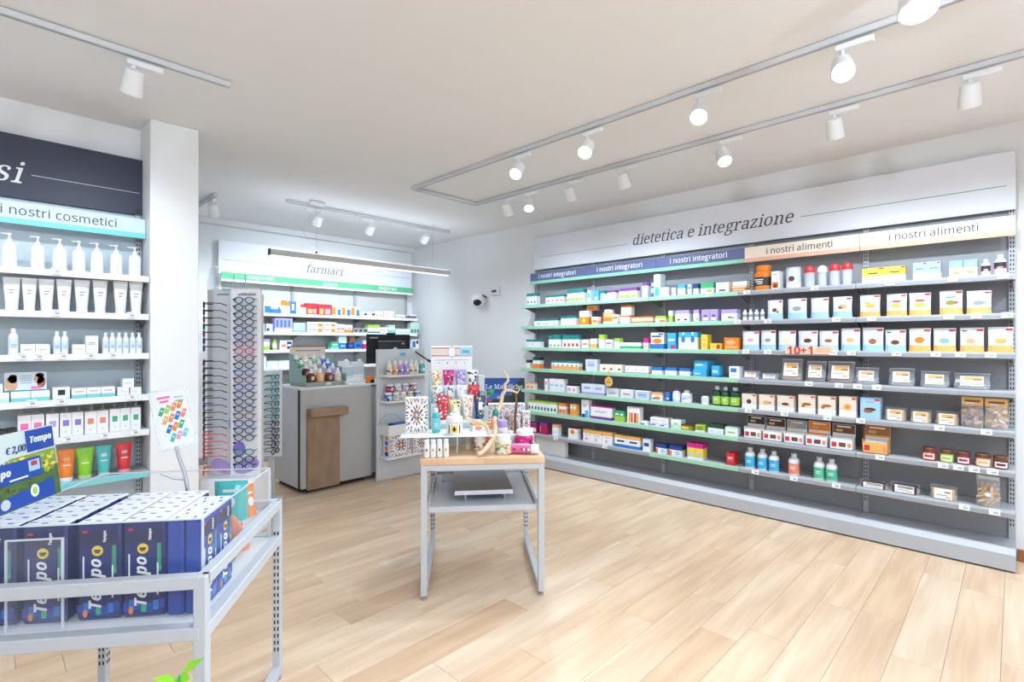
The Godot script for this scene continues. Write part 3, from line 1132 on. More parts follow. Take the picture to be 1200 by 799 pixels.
func build_view_and_light():
	var cam := Camera3D.new()
	cam.name = "camera"
	add_child(cam)
	cam.position = Vector3(0, 1.5, 0)
	cam.rotation.y = -atan(626.0 / 608.0)
	cam.fov = rad_to_deg(2.0 * atan(399.5 / 608.0))
	cam.near = 0.05
	cam.far = 60.0
	cam.current = true
	var we := WorldEnvironment.new()
	we.name = "world_environment"
	var env := Environment.new()
	env.background_mode = Environment.BG_SKY
	var sky := Sky.new()
	var sm := ProceduralSkyMaterial.new()
	sm.sky_top_color = Color(0.75, 0.83, 0.95)
	sm.sky_horizon_color = Color(0.95, 0.96, 0.98)
	sm.ground_bottom_color = Color(0.55, 0.55, 0.55)
	sm.ground_horizon_color = Color(0.75, 0.75, 0.75)
	sm.sky_energy_multiplier = 2.2
	sm.ground_energy_multiplier = 1.4
	sky.sky_material = sm
	env.sky = sky
	env.tonemap_mode = Environment.TONE_MAPPER_LINEAR
	env.tonemap_exposure = EXPOSURE
	env.sdfgi_enabled = true
	env.ssao_enabled = true
	env.ssil_enabled = true
	we.environment = env
	add_child(we)
	# ceiling spotlights on tracks: the room's lamps
	for k in TRACK_A.size():
		var z: float = TRACK_A[k]
		spot_lamp(Vector3(2.95, 2.95, z), Vector3(0.9 if z < 0.5 else 2.0, 0.6, z + 0.6), Vector3(0, 0, 1), SPOT, "white track spotlight, %s from the far end of the inner long rail" % ORD[k], "spotlights on the inner long rail")
	for k in TRACK_B.size():
		var z: float = TRACK_B[k]
		var aim := Vector3(4.75, 1.1, z - 0.05)
		if k == 1 or k == 4:
			aim = Vector3(2.6, 0.4, z + 1.0)
		spot_lamp(Vector3(3.76, 2.95, z), aim, Vector3(0, 0, 1), SPOT, "white track spotlight, %s from the far end of the rail nearest right wall" % ORD[k], "spotlights on the rail by the right wall")
	var xs := [0.56, -0.25, -1.1, -1.9]
	for k in 4:
		spot_lamp(Vector3(xs[k], 2.95, -3.27), Vector3(xs[k] - 0.1, 1.2, -4.35), Vector3(1, 0, 0), SPOT * 0.6, "white track spotlight above the cosmetics shelves, %s from the rail's right end" % ORD[k], "spotlights above the cosmetics shelves")
	xs = [2.62, 3.27, 4.07]
	for k in 3:
		spot_lamp(Vector3(xs[k], 2.95, -5.53), Vector3(xs[k] + 0.1, 1.7, -6.95), Vector3(-1, 0, 0), SPOT * 0.95, "small white track spotlight, %s from left on the rail over the counter" % ORD[k], "spotlights over the counter")
	spot_lamp(Vector3(1.68, 2.95, -5.9), Vector3(2.2, 1.0, -6.8), Vector3(0, 0, -1), SPOT * 1.0, "white track spotlight at the rail end right of the column", "")
	var big: Node3D = spot_lamp(Vector3(2.50, 2.96, -0.27), Vector3(1.6, 0.0, -0.1), Vector3(0, 0, 1), SPOT, "large white ceiling spotlight cut by the photo's top edge", "")
	big.scale = Vector3.ONE * 1.25
	xs = [-1.6, -0.4, 0.8, 2.0]
	for k in 4:
		spot_lamp(Vector3(xs[k], 2.95, 0.7), [Vector3(-0.2, 1.7, -4.4), Vector3(0.5, 1.7, -4.4), Vector3(1.4, 1.3, -4.4), Vector3(4.6, 1.2, -3.2)][k], Vector3(1, 0, 0), SPOT * 1.1, "white track spotlight behind the camera, %s of four" % ORD[k], "spotlights behind the camera")


func linear_pendant(label: String, at: Vector3, turn: float, energy: float, up := 1.0):
	var t := thing("pendant_linear_lamp", label, "lamp", at, turn)
	part("housing", one_box(Vector3(0, 0, 0), Vector3(2.30, 0.062, 0.05), C("lampgrey"), 0.002), "satin", t)
	part("diffuser", one_box(Vector3(0, -0.034, 0), Vector3(2.28, 0.008, 0.044), Color.WHITE), "lamp_glow_soft", t)
	part("top_diffuser", one_box(Vector3(0, 0.033, 0), Vector3(2.28, 0.006, 0.040), Color.WHITE), "lamp_glow_soft", t)
	part("end_cap", one_box(Vector3(-1.153, 0, 0), Vector3(0.006, 0.064, 0.052), C("dark")), "satin", t)
	part("end_cap", one_box(Vector3(1.153, 0, 0), Vector3(0.006, 0.064, 0.052), C("grey")), "satin", t)
	for x in [-0.66, 0.90]:
		var w := MB.new()
		w.tube([Vector3(x, 0.03, 0), Vector3(x, 0.6, 0)], 0.0015, 5, C("grey"))
		part("suspension_wire", w, "satin", t)
	part("wire_clip", one_box(Vector3(-0.66, 0.045, 0), Vector3(0.02, 0.035, 0.02), C("dark")), "satin", t)
	var cd := MB.new()
	cd.tube([Vector3(-0.66, 0.56, 0.02), Vector3(-0.74, 0.42, 0.02), Vector3(-0.83, 0.30, 0.02), Vector3(-0.82, 0.25, 0.02), Vector3(-0.74, 0.14, 0.02), Vector3(-0.64, 0.05, 0.01), Vector3(-0.45, 0.065, 0.0), Vector3(-0.36, 0.06, 0), Vector3(-0.33, 0.03, 0)], 0.003, 6, C("silver"))
	part("power_cable", cd, "satin", t)
	part("ceiling_canopy", one_box(Vector3(-0.66, 0.575, 0.02), Vector3(0.16, 0.04, 0.05), C("white"), 0.004), "satin", t)
	for s in [-1.0, 1.0]:
		var al := AreaLight3D.new()
		al.name = "area_light"
		t.add_child(al, true)
		al.position = Vector3(0, s * 0.041, 0)
		al.rotation.x = s * PI / 2
		al.area_size = Vector2(2.28, 0.044)
		al.light_energy = energy * (1.0 if s < 0.0 else up)
		al.light_color = LIGHT
		al.area_range = 12.0
		al.shadow_enabled = true


const PENDANT := 7.0
const SPOT := 4.6
const EXPOSURE := 0.415
const TRACK_A := [-2.80, -2.14, -1.33, -0.61, 0.10, 0.9, 1.7]
const TRACK_B := [-3.72, -3.42, -2.91, -2.35, -1.52, -0.82, -0.18, 0.6, 1.4]


func build_room():
	# shell: floor with planks, ceiling, walls with thickness, shop window behind the camera
	var fl := struct("floor", one_box(Vector3(1.0, -0.06, -2.05), Vector3(8.2, 0.1, 10.4), Color("8a7358").srgb_to_linear()), "matte")
	var plank_w := 0.19
	var meshes := {}
	var z := -7.08
	var rowi := 0
	while z < 2.98:
		var x0 := 1.1 if z < -4.5 else -2.98
		var x := x0 - rng.randf_range(0.0, 1.1)
		while x < 4.95:
			var a := maxf(x, x0)
			var e := minf(x + 1.22, 4.94)
			var ln := snappedf(e - a, 0.01)
			if ln > 0.03:
				var key := "%.2f" % ln
				if not meshes.has(key):
					meshes[key] = one_box(Vector3(0, 0, 0), Vector3(ln - 0.0012, 0.012, plank_w - 0.0012), Color.WHITE, 0.0012).mesh()
				var m := MeshInstance3D.new()
				m.name = "plank"
				m.mesh = meshes[key]
				m.material_override = mats["plank_%d" % rng.randi_range(0, 7)]
				m.position = Vector3((a + e) * 0.5, -0.006, z + plank_w * 0.5)
				fl.add_child(m, true)
			x += 1.22
		z += plank_w
		rowi += 1
	struct("ceiling", one_box(Vector3(1.0, 3.05, -2.05), Vector3(8.2, 0.1, 10.4)), "ceiling")
	struct("wall_right", one_box(Vector3(5.0, 1.5, -2.05), Vector3(0.1, 3.0, 10.2)), "wall")
	struct("wall_back", one_box(Vector3(3.0, 1.5, -7.15), Vector3(4.0, 3.0, 0.1)), "wall")
	struct("wall_side", one_box(Vector3(1.06, 1.5, -5.83), Vector3(0.08, 3.0, 2.6)), "wall")
	struct("wall_left", one_box(Vector3(-0.95, 1.5, -4.53), Vector3(4.1, 3.0, 0.1)), "wall")
	struct("wall_far_left", one_box(Vector3(-3.05, 1.5, -0.78), Vector3(0.1, 3.0, 7.6)), "wall")
	var col := struct("column", one_box(Vector3(0.953, 1.5, -4.355), Vector3(0.29, 3.0, 0.35), Color.WHITE, 0.004), "wall")
	col.set_meta("label", "white square column between cosmetics shelves and spectacles tower")
	var wf := MB.new()
	wf.box(Vector3(1.0, 2.85, 3.05), Vector3(8.0, 0.3, 0.1), Color.WHITE)
	wf.box(Vector3(1.0, 0.2, 3.05), Vector3(8.0, 0.4, 0.1), Color.WHITE)
	wf.box(Vector3(-2.7, 1.55, 3.05), Vector3(0.6, 2.3, 0.1), Color.WHITE)
	wf.box(Vector3(4.7, 1.55, 3.05), Vector3(0.6, 2.3, 0.1), Color.WHITE)
	struct("wall_front", wf, "wall")
	var wn := struct("window_1", one_box(Vector3(1.0, 1.55, 3.06), Vector3(6.8, 2.3, 0.008)), "pane")
	for k in 5:
		part("window_frame", one_box(Vector3(-2.38 + k * 1.69, 1.55, 3.06), Vector3(0.05, 2.3, 0.07), C("grey")), "satin", wn)
	struct("baseboard_right", one_box(Vector3(4.942, 0.04, 1.5), Vector3(0.016, 0.08, 2.98), C("wood")), "satin")
	struct("baseboard_back", one_box(Vector3(3.0, 0.04, -7.095), Vector3(3.9, 0.08, 0.014), C("grey")), "satin")
	struct("trim_1", one_box(Vector3(3.0, 2.965, -7.05), Vector3(3.9, 0.07, 0.1), C("white")), "matte")

	# ceiling tracks
	var loop := thing("ceiling_light_track", "long white rectangular light track loop along the right-hand ceiling", "track", Vector3(3.35, 2.98, -1.5))
	track("", Vector3(2.95, 2.982, -4.22), Vector3(2.95, 2.982, 2.4), loop)
	track("", Vector3(3.76, 2.982, -4.22), Vector3(3.76, 2.982, 2.4), loop)
	track("", Vector3(2.95, 2.982, -4.2), Vector3(3.76, 2.982, -4.2), loop)
	track("straight white light track in front of the cosmetics shelves", Vector3(1.02, 2.982, -3.27), Vector3(-2.4, 2.982, -3.27))
	track("short white light track over the medicine counter", Vector3(2.27, 2.982, -5.53), Vector3(4.47, 2.982, -5.53))
	track("white light track end showing right of the column", Vector3(1.68, 2.982, -5.82), Vector3(1.68, 2.982, -7.0))
	track("white light track behind the camera", Vector3(-2.2, 2.982, 0.7), Vector3(2.6, 2.982, 0.7))

	# linear pendants: one over the counter, two more in the part of the shop behind the camera
	linear_pendant("long slim grey linear lamp hanging over the counter", Vector3(3.2, 2.40, -5.40), 0.0, 2.8, 0.35)
	linear_pendant("linear pendant lamp in the shop behind the camera, nearer one", Vector3(1.6, 2.40, 1.2), 0.0, PENDANT)
	linear_pendant("linear pendant lamp in the shop behind the camera, window side", Vector3(0.2, 2.40, 2.3), 0.0, PENDANT)

	# security camera on the right wall
	var t := thing("security_camera", "white dome security camera with black eye on the right wall", "camera", Vector3(4.95, 2.05, -5.36))
	var m := MB.new()
	m.box(Vector3(-0.02, 0.13, 0.26), Vector3(0.04, 0.11, 0.13), C("white"), 0.006)
	m.box(Vector3(-0.042, 0.13, 0.25), Vector3(0.005, 0.035, 0.09), C("dark"))
	part("junction_box", m, "satin", t)
	m = MB.new()
	m.tube([Vector3(0, 0.10, 0.02), Vector3(-0.05, 0.10, 0.01), Vector3(-0.09, 0.07, 0)], 0.022, 10, C("white"))
	part("bracket", m, "satin", t)
	m = MB.new()
	m.tube([Vector3(-0.08, 0.085, 0.06), Vector3(-0.06, 0.05, 0.12)], 0.010, 8, C("dark"))
	part("cable", m, "satin", t)
	m = MB.new()
	m.ball(Vector3(-0.11, 0.01, 0), Vector3(0.10, 0.10, 0.10), C("white"), 16, 10)
	part("dome", m, "satin", t)
	m = MB.new()
	m.ball(Vector3(-0.145, -0.012, 0.030), Vector3(0.066, 0.056, 0.066), C("black"), 14, 8)
	part("eye", m, "gloss", t)


func build_shelving():
	var mw := 0.872
	var names := ["far left", "second from left", "middle", "fourth from left", "near right"]
	for k in 5:
		var zc := -4.36 + mw * (k + 0.5)
		var lips := []
		for s in 7:
			lips.append("lipgreen" if k < 3 and not (s == 6 and k < 2) else "lipgrey")
		shelf_unit(Vector3(4.65, 0, zc), -PI / 2, mw, 0.27, RY.slice(1), lips, "grey shelving unit with seven shelves on the right wall, %s" % names[k], "shelving units along the right wall", 2.42, 0.15, k > 0 or true, k == 4)
	var hb := thing("header_board", "long pale header board reading dietetica e integrazione over right shelves", "sign", Vector3(4.885, 2.588, -2.18), -PI / 2)
	part("board", one_box(Vector3(0, 0, 0), Vector3(4.36, 0.395, 0.02), C("board"), 0.002), "paper", hb)
	lettering("dietetica e integrazione", "Droid Serif", 1.56, C("ink"), hb, Vector3(0.03, -0.03, 0.0115), 0.25)
	part("green_line", one_box(Vector3(-1.44, -0.045, 0.0105), Vector3(1.26, 0.005, 0.001), C("sage")), "paper", hb)
	part("green_line", one_box(Vector3(1.50, -0.032, 0.0105), Vector3(1.27, 0.005, 0.001), C("green")), "paper", hb)
	var cs := [["violetgrey", "i nostri integratori", "far left"], ["violetgrey", "i nostri integratori", "second"], ["violetgrey", "i nostri integratori", "third, beside the cream one"], ["cream", "i nostri alimenti", "left of the two cream ones"], ["cream", "i nostri alimenti", "nearest, right end"]]
	P["violetgrey"] = Color("5c6590").srgb_to_linear()
	P["signmint"] = Color("8fd0b0").srgb_to_linear()
	P["signpeach"] = Color("eab79c").srgb_to_linear()
	P["signcream"] = Color("f5e6d3").srgb_to_linear()
	for k in 5:
		var w := mw if k > 0 else mw - 0.03
		var zc := -4.36 + mw * (k + 0.5) + (0.015 if k == 0 else 0.0)
		if k < 3:
			sign_strip(Vector3(4.79, 2.268, zc), -PI / 2, w, 0.132, "violetgrey", "signmint", cs[k][1], "white", "slate blue strip reading i nostri integratori, %s" % cs[k][2], "category_sign", 0.56)
		else:
			sign_strip(Vector3(4.79, 2.268, zc), -PI / 2, w, 0.132, "signcream", "signpeach", cs[k][1], "ink", "cream strip reading i nostri alimenti, %s" % cs[k][2], "category_sign", 0.5)
	# cosmetics unit left
	shelf_unit(Vector3(0.366, 0, -4.17), 0.0, mw, 0.26, LY.slice(1), ["lipwhite", "lipwhite", "lipwhite", "lipwhite", "lipwhite", "lipaqua"], "pale shelving unit of white cosmetics beside the column", "", 2.42, 0.15, true, true, "panelaqua")
	var db := thing("header_board", "dark navy header board with white script over the cosmetics shelves", "sign", Vector3(0.366, 2.575, -4.42), 0.0)
	P["darknavy"] = Color("33364a").srgb_to_linear()
	part("board", one_box(Vector3.ZERO, Vector3(mw + 0.02, 0.39, 0.02), C("darknavy"), 0.002), "paper", db)
	lettering("ssi", "Droid Serif", 0.2, C("white"), db, Vector3(-0.262, -0.035, 0.0115), 0.25)
	part("thin_line", one_box(Vector3(0.145, -0.04, 0.0105), Vector3(0.555, 0.004, 0.001), C("silver")), "paper", db)
	P["paleaqua"] = Color("cfe4ea").srgb_to_linear()
	sign_strip(Vector3(0.368, 2.268, -4.30), 0.0, mw, 0.132, "paleaqua", "aqua", "i nostri cosmetici", "ink", "pale aqua strip reading i nostri cosmetici on the cosmetics shelves", "category_sign", 0.55)
	# pharmacy wall behind the counter
	for k in 3:
		var xc := 2.02 + 0.925 * (k + 0.5)
		shelf_unit(Vector3(xc, 0, -6.72), 0.0, 0.925, 0.30, BY.slice(1), ["lipwhite", "lipwhite", "lipwhite", "lipwhite"], "pale shelving unit of medicines on the back wall, %s" % ["left", "middle", "right, by the corner"][k], "shelving units on the back wall", 2.42, 0.15, true, k == 2, "panelpale")
	var fb := thing("header_board", "white header board reading farmaci on the back wall", "sign", Vector3(3.46, 2.535, -7.0), 0.0)
	part("board", one_box(Vector3.ZERO, Vector3(2.82, 0.42, 0.02), C("board"), 0.002), "paper", fb)
	lettering("farmaci", "Droid Serif", 0.54, C("ink"), fb, Vector3(-0.04, -0.035, 0.0115), 0.25)
	part("green_line", one_box(Vector3(-0.87, -0.03, 0.0105), Vector3(1.0, 0.005, 0.001), C("sage")), "paper", fb)
	part("green_line", one_box(Vector3(0.83, -0.03, 0.0105), Vector3(1.1, 0.005, 0.001), C("sage")), "paper", fb)
	P["signgreen"] = Color("5fc08a").srgb_to_linear()
	var words := ["stagionali", "dolore", "stagionali"]
	for k in 3:
		sign_strip(Vector3(2.045 + 0.927 * (k + 0.5), 2.283, -6.89), 0.0, 0.927, 0.11, "signgreen", "white", words[k], "white", "green strip reading %s under the farmaci board, %s" % [words[k], ["left", "middle", "right"][k]], "category_sign", [0.32, 0.21, 0.32][k])


func build_counter_area():
	P["counter"] = Color("b3b1ae").srgb_to_linear()
	P["counterside"] = Color("c3c4c6").srgb_to_linear()
	P["countertop"] = Color("d9dadb").srgb_to_linear()
	var t := thing("shop_counter", "grey laminate shop counter with wooden bag rest on its front", "counter", Vector3(2.57, 0, -5.0))
	part("carcass", one_box(Vector3(0.0, 0.53, -0.33), Vector3(0.73, 0.94, 0.6), C("counterside")), "satin", t)
	part("front_panel", one_box(Vector3(0.01, 0.535, -0.012), Vector3(0.77, 0.97, 0.03), C("counter"), 0.002), "satin", t)
	part("side_panel", one_box(Vector3(-0.372, 0.535, -0.35), Vector3(0.022, 0.97, 0.58), C("counterside"), 0.002), "satin", t)
	part("side_gap", one_box(Vector3(-0.374, 0.535, -0.043), Vector3(0.012, 0.97, 0.026), C("dark")), "matte", t)
	part("plinth", one_box(Vector3(0.0, 0.03, -0.33), Vector3(0.68, 0.06, 0.54), C("dark")), "matte", t)
	part("counter_top", one_box(Vector3(0.005, 1.028, -0.33), Vector3(0.785, 0.018, 0.66), C("countertop"), 0.003), "satin", t)
	var wp := part("wooden_panel", one_box(Vector3(-0.155, 0.41, 0.018), Vector3(0.335, 0.75, 0.03), Color.WHITE, 0.002), "oak_dark", t)
	part("wooden_ledge", one_box(Vector3(-0.125, 0.795, 0.055), Vector3(0.395, 0.075, 0.11), Color.WHITE, 0.003), "oak_dark", wp)
	var ft := MB.new()
	ft.lathe([[0, 0, C("dark")], [0.02, 0, C("dark")], [0.02, 0.05, C("dark")]], 10, Vector3(-0.28, 0, -0.06))
	part("foot", ft, "satin", t)
	t = thing("shop_counter", "second grey counter section behind the white free-standing display", "counter", Vector3(3.34, 0, -5.02))
	part("carcass", one_box(Vector3(0.0, 0.53, -0.33), Vector3(0.72, 0.94, 0.6), C("counterside")), "satin", t)
	part("counter_top", one_box(Vector3(0.0, 1.028, -0.33), Vector3(0.745, 0.018, 0.66), C("countertop"), 0.003), "satin", t)

	# monitor seen from behind
	t = thing("computer_monitor", "black computer monitor seen from behind on the counter", "monitor", Vector3(3.45, 1.038, -5.42))
	t.rotation.x = 0.0
	var m := MB.new()
	m.box(Vector3(0, 0.37, 0), Vector3(0.60, 0.345, 0.022), C("black"), 0.005)
	part("screen_shell", m, "satin", t)
	m = MB.new()
	m.box(Vector3(0.02, 0.36, 0.028), Vector3(0.38, 0.21, 0.04), C("dark"), 0.008)
	part("rear_housing", m, "satin", t)
	m = MB.new()
	m.disc(Vector3(0.06, 0.37, 0.049), Vector3.BACK, Vector3(0.03, 0, 0), Vector3(0, 0.018, 0), C("silver"), 12)
	m.box(Vector3(0.17, 0.43, 0.049), Vector3(0.04, 0.012, 0.001), C("silver"))
	m.box(Vector3(-0.21, 0.50, 0.0118), Vector3(0.11, 0.016, 0.001), C("grey"))
	part("silver_mark", m, "satin", t)
	m = MB.new()
	m.box(Vector3(0, 0.1, 0.01), Vector3(0.06, 0.2, 0.03), C("dark"), 0.004)
	m.box(Vector3(0, 0.006, 0.0), Vector3(0.24, 0.012, 0.18), C("dark"), 0.004)
	part("stand", m, "satin", t)
	m = MB.new()
	m.box(Vector3(0.03, 0.551, 0.0), Vector3(0.11, 0.02, 0.04), C("black"), 0.004)
	part("webcam", m, "satin", t)

	# candle display on the counter
	t = thing("counter_display_tray", "olive green stepped counter display with printed header card", "display stand", Vector3(2.52, 1.038, -5.12), 0.06)
	m = MB.new()
	m.box(Vector3(0, 0.02, -0.17), Vector3(0.45, 0.04, 0.34), C("grey").lerp(C("olive"), 0.35), 0.002)
	for k in 3:
		m.box(Vector3(0, 0.04 + 0.045 * (k + 1) * 0.5 + 0.0, -0.115 - 0.08 * k - 0.02), Vector3(0.44, 0.045 * (k + 1), 0.08), C("olive").lerp(C("grey"), 0.4))
	m.disc(Vector3(0.02, 0.02, 0.0008), Vector3.BACK, Vector3(0.035, 0, 0), Vector3(0, 0.014, 0), C("mint"), 14)
	part("stepped_tray", m, "paper", t)
	for sg in [-1.0, 1.0]:
		m = MB.new()
		var x: float = sg * 0.228
		for k in 4:
			m.box(Vector3(x, 0.04 + 0.035 * (k + 1), -0.05 - 0.085 * k), Vector3(0.006, 0.08 + 0.07 * k, 0.085), C("sage").lerp(C("grey"), 0.35))
		part("side_card", m, "paper", t)
	m = MB.new()
	m.box(Vector3(-0.03, 0.31, -0.335), Vector3(0.40, 0.20, 0.006), C("linen"), 0.001)
	m.box(Vector3(-0.03, 0.405, -0.331), Vector3(0.40, 0.012, 0.004), C("wood"))
	for k in 6:
		m.box(Vector3(-0.17 + k * 0.056, 0.27, -0.331), Vector3(0.03, 0.012, 0.002), C("dark"))
	m.box(Vector3(-0.03, 0.36, -0.331), Vector3(0.28, 0.014, 0.002), C("grey"))
	part("header_card", m, "paper", t)
	var fills := [["brown", "honey"], ["peach", "orange"], ["brown", "red"], ["linen", "coral"], ["plum", "wood"], ["linen", "tan"], ["grey", "wood"], ["lilac", "violet"], ["green", "sage"], ["linen", "dark"], ["grey", "dark"], ["blue", "sky"], ["green", "lime"], ["linen", "grey"], ["sage", "grey"], ["blue", "teal"]]
	for rr in 4:
		for k in 4:
			var o := Node3D.new()
			m = MB.new()
			var c0 := C(fills[rr * 4 + k][0])
			m.lathe([[0, 0, c0], [0.034, 0, c0], [0.037, 0.006, c0], [0.037, 0.075, c0], [0.022, 0.094, c0], [0, 0.094, c0]], 14)
			part("bottle_body", m, "gloss", o)
			m = MB.new()
			var cw := C("white")
			m.lathe([[0.022, 0.092, cw], [0.022, 0.108, cw], [0.014, 0.112, cw], [0.013, 0.138, cw], [0, 0.14, cw]], 12)
			part("cap", m, "satin", o)
			m = MB.new()
			m.disc(Vector3(0, 0.042, 0.0376), Vector3.BACK, Vector3(0.016, 0, 0), Vector3(0, 0.02, 0), C("cream"), 12)
			m.disc(Vector3(0, 0.042, 0.0384), Vector3.BACK, Vector3(0.009, 0, 0), Vector3(0, 0.013, 0), C(fills[rr * 4 + k][1]), 10)
			part("label", m, "paper", o)
			var p: Vector3 = t.transform * Vector3(-0.15 + 0.1 * k - 0.012 * rr, 0.041 + 0.045 * rr, -0.045 - 0.08 * rr)
			stock(o, ["front", "second", "third", "back"][rr] + " row of the counter display tray", "white-capped round spray bottle", p.x * 100.0, p, 0.06, "spray_bottle", "bottle")

	# leaflets and low boxes right of the display
	for k in 2:
		t = thing("leaflet_holder", "clear leaflet holder of white leaflets on the counter, %s" % ["left", "right"][k], "leaflet holder", Vector3(2.835 + k * 0.168, 1.038, -5.36), 0.0, "leaflet holders on the counter")
		m = MB.new()
		m.box(Vector3(0, 0.13, -0.01), Vector3(0.155, 0.22 - 0.02 * k, 0.012), C("white"), 0.002)
		m.lathe([[0, 0.235, C("white")], [0.03, 0.235, C("white")], [0.022, 0.255, C("white")], [0, 0.26, C("white")]], 10, Vector3(0.03, 0, -0.01), 0.3)
		for q in 5:
			m.box(Vector3(-0.015, 0.19 - 0.025 * q, -0.0035), Vector3(0.1 - 0.02 * (q % 2), 0.005, 0.001), C("silver"))
		part("leaflets", m, "paper", t)
		m = MB.new()
		m.box(Vector3(0, 0.09, 0.006), Vector3(0.165, 0.16, 0.003), Color.WHITE)
		m.box(Vector3(0, 0.004, -0.02), Vector3(0.165, 0.008, 0.07), Color.WHITE)
		part("holder", m, "acrylic_edge", t)
	for k in 3:
		t = thing("low_carton", "low white carton with lime edge on the counter, %s" % ["left", "right", "long one in front"][k], "carton", [Vector3(2.80, 1.038, -5.17), Vector3(2.925, 1.038, -5.2), Vector3(2.82, 1.038, -5.06)][k], 0.0, "low white cartons on the counter")
		var w: float = [0.11, 0.12, 0.20][k]
		var h: float = [0.075, 0.085, 0.035][k]
		part("box", one_box(Vector3(0, h / 2, -0.03), Vector3(w, h, 0.07), C("white"), 0.002), "paper", t)
		part("lime_edge", one_box(Vector3(0, h - 0.006, 0.0055), Vector3(w * 0.9, 0.006, 0.001), C("lime") if k < 2 else C("grey")), "paper", t)
	t = thing("paper_pouch", "orange folder with black corner on the counter", "folder", Vector3(3.02, 1.038, -5.12))
	part("folder", one_box(Vector3(0, 0.035, 0), Vector3(0.09, 0.07, 0.05), C("orange"), 0.004), "paper", t)
	part("black_corner", one_box(Vector3(0.015, 0.018, 0.0258), Vector3(0.05, 0.035, 0.001), C("black")), "paper", t)

	# white gondola display
	t = thing("display_gondola", "white free-standing display panel with shelves of patterned toiletries", "display stand", Vector3(3.25, 0, -4.87))
	part("back_panel", one_box(Vector3(0.02, 0.705, -0.02), Vector3(0.62, 1.41, 0.03), C("grayl"), 0.003), "satin", t)
	m = MB.new()
	m.box(Vector3(0.03, 1.355, -0.003), Vector3(0.085, 0.055, 0.002), C("sky"))
	m.box(Vector3(0.03, 1.355, -0.0018), Vector3(0.06, 0.02, 0.001), C("aquad"))
	part("blue_label", m, "paper", t)
	for y in [1.14, 0.865, 0.27]:
		var q := MB.new()
		q.box(Vector3(0.02, y - 0.012, 0.08), Vector3(0.58, 0.022, 0.17), C("white"), 0.008)
		part("shelf", q, "satin", t)
	m = MB.new()
	m.box(Vector3(0.02, 0.505, 0.09), Vector3(0.58, 0.012, 0.19), C("white"), 0.004)
	m.box(Vector3(0.02, 0.56, 0.182), Vector3(0.58, 0.11, 0.01), C("white"), 0.004)
	for sg in [-1.0, 1.0]:
		m.box(Vector3(0.02 + sg * 0.286, 0.56, 0.09), Vector3(0.01, 0.11, 0.19), C("white"), 0.003)
	part("leaflet_tray", m, "satin", t)
	var ly := thing("booklet", "blue booklet lying in the white display tray", "booklet", Vector3(3.27, 0.512, -4.77))
	part("cover", one_box(Vector3(0, 0.05, 0), Vector3(0.40, 0.1, 0.13), C("navy"), 0.003), "paper", ly)
	part("pages", one_box(Vector3(0, 0.102, 0.0), Vector3(0.38, 0.006, 0.12), C("blue"), 0.001), "paper", ly)
	var wr := thing("wire_handle", "thin grey wire loops standing in the white display tray", "wire", Vector3(3.22, 0.615, -4.72))
	for k in 2:
		m = MB.new()
		var pts := []
		for j in 9:
			var a := PI * j / 8.0
			pts.append(Vector3(-0.2 + 0.33 * k + cos(a) * (0.14 - 0.03 * k), sin(a) * (0.12 - 0.02 * k), 0.0))
		m.tube(pts, 0.0022, 5, C("grey"))
		part("loop", m, "metal", wr)

	var bx := [3.045, 3.115, 3.185, 3.255, 3.325, 3.385, 3.465]
	var bc := [["linen", "dark"], ["peach", "wood"], ["lilac", "navy"], ["lilac", "violet"], ["cream", "plum"], ["cream", "terra"], ["aquad", "sky"]]
	for k in 7:
		var o := Node3D.new()
		var w := 0.062
		m = MB.new()
		var c0 := C(bc[k][0])
		m.lathe([[0, 0, c0], [0.030, 0, c0], [0.032, 0.006, c0], [0.032, 0.09, c0], [0.018, 0.108, c0], [0, 0.11, c0]], 14)
		part("bottle_body", m, "gloss", o)
		m = MB.new()
		m.lathe([[0.016, 0.106, C("white")], [0.016, 0.135, C("white")], [0.008, 0.14, C("white")], [0.008, 0.155, C("white")], [0, 0.157, C("white")]], 10)
		part("cap", m, "satin", o)
		m = MB.new()
		for j in 18:
			var a := j * 2.4
			var n := Vector3(cos(a), 0, sin(a))
			m.disc(n * 0.0326 + Vector3(0, 0.02 + 0.06 * fposmod(j * 0.37, 1.0), 0), n, Vector3(-sin(a), 0, cos(a)) * 0.009, Vector3(0, 0.007, 0), C(bc[k][1]), 6)
		m.disc(Vector3(0, 0.045, 0.0338), Vector3.BACK, Vector3(0.014, 0, 0), Vector3(0, 0.016, 0), C("white"), 10)
		part("printed_pattern", m, "paper", o)
		stock(o, "top shelf of white free-standing display", "round patterned toiletry bottle", bx[k], Vector3(bx[k], 1.141, -4.77), 0.0, "toiletry_bottle", "bottle")
	var jc := [["berry", 3.06], ["cream", 3.155], ["lilac", 3.25], ["terra", 3.355], ["blue", 3.03], ["linen", 3.125], ["cream", 3.21], ["tan", 3.30], ["blue", 3.395]]
	for k in 9:
		var o := Node3D.new()
		deco_jar(o, 0.082, 0.088, jc[k][0], ["white", "cream", "navy"] if k != 0 else ["pink", "plum"], "white", 40 + k)
		m = MB.new()
		m.disc(Vector3(0, 0.035, 0.0435), Vector3.BACK, Vector3(0.017, 0, 0), Vector3(0, 0.018, 0), C("white"), 12)
		m.disc(Vector3(0, 0.035, 0.0442), Vector3.BACK, Vector3(0.009, 0, 0), Vector3(0, 0.010, 0), C("sky"), 10)
		part("label", m, "paper", o)
		stock(o, "second shelf of white free-standing display", "round patterned cream jar, %s layer" % ("upper" if k < 4 else "lower"), jc[k][1], Vector3(jc[k][1], 0.866 + (0.089 if k < 4 else 0.0), -4.77 - (0.012 if k < 4 else 0.0)), 0.0, "cream_jar", "jar")
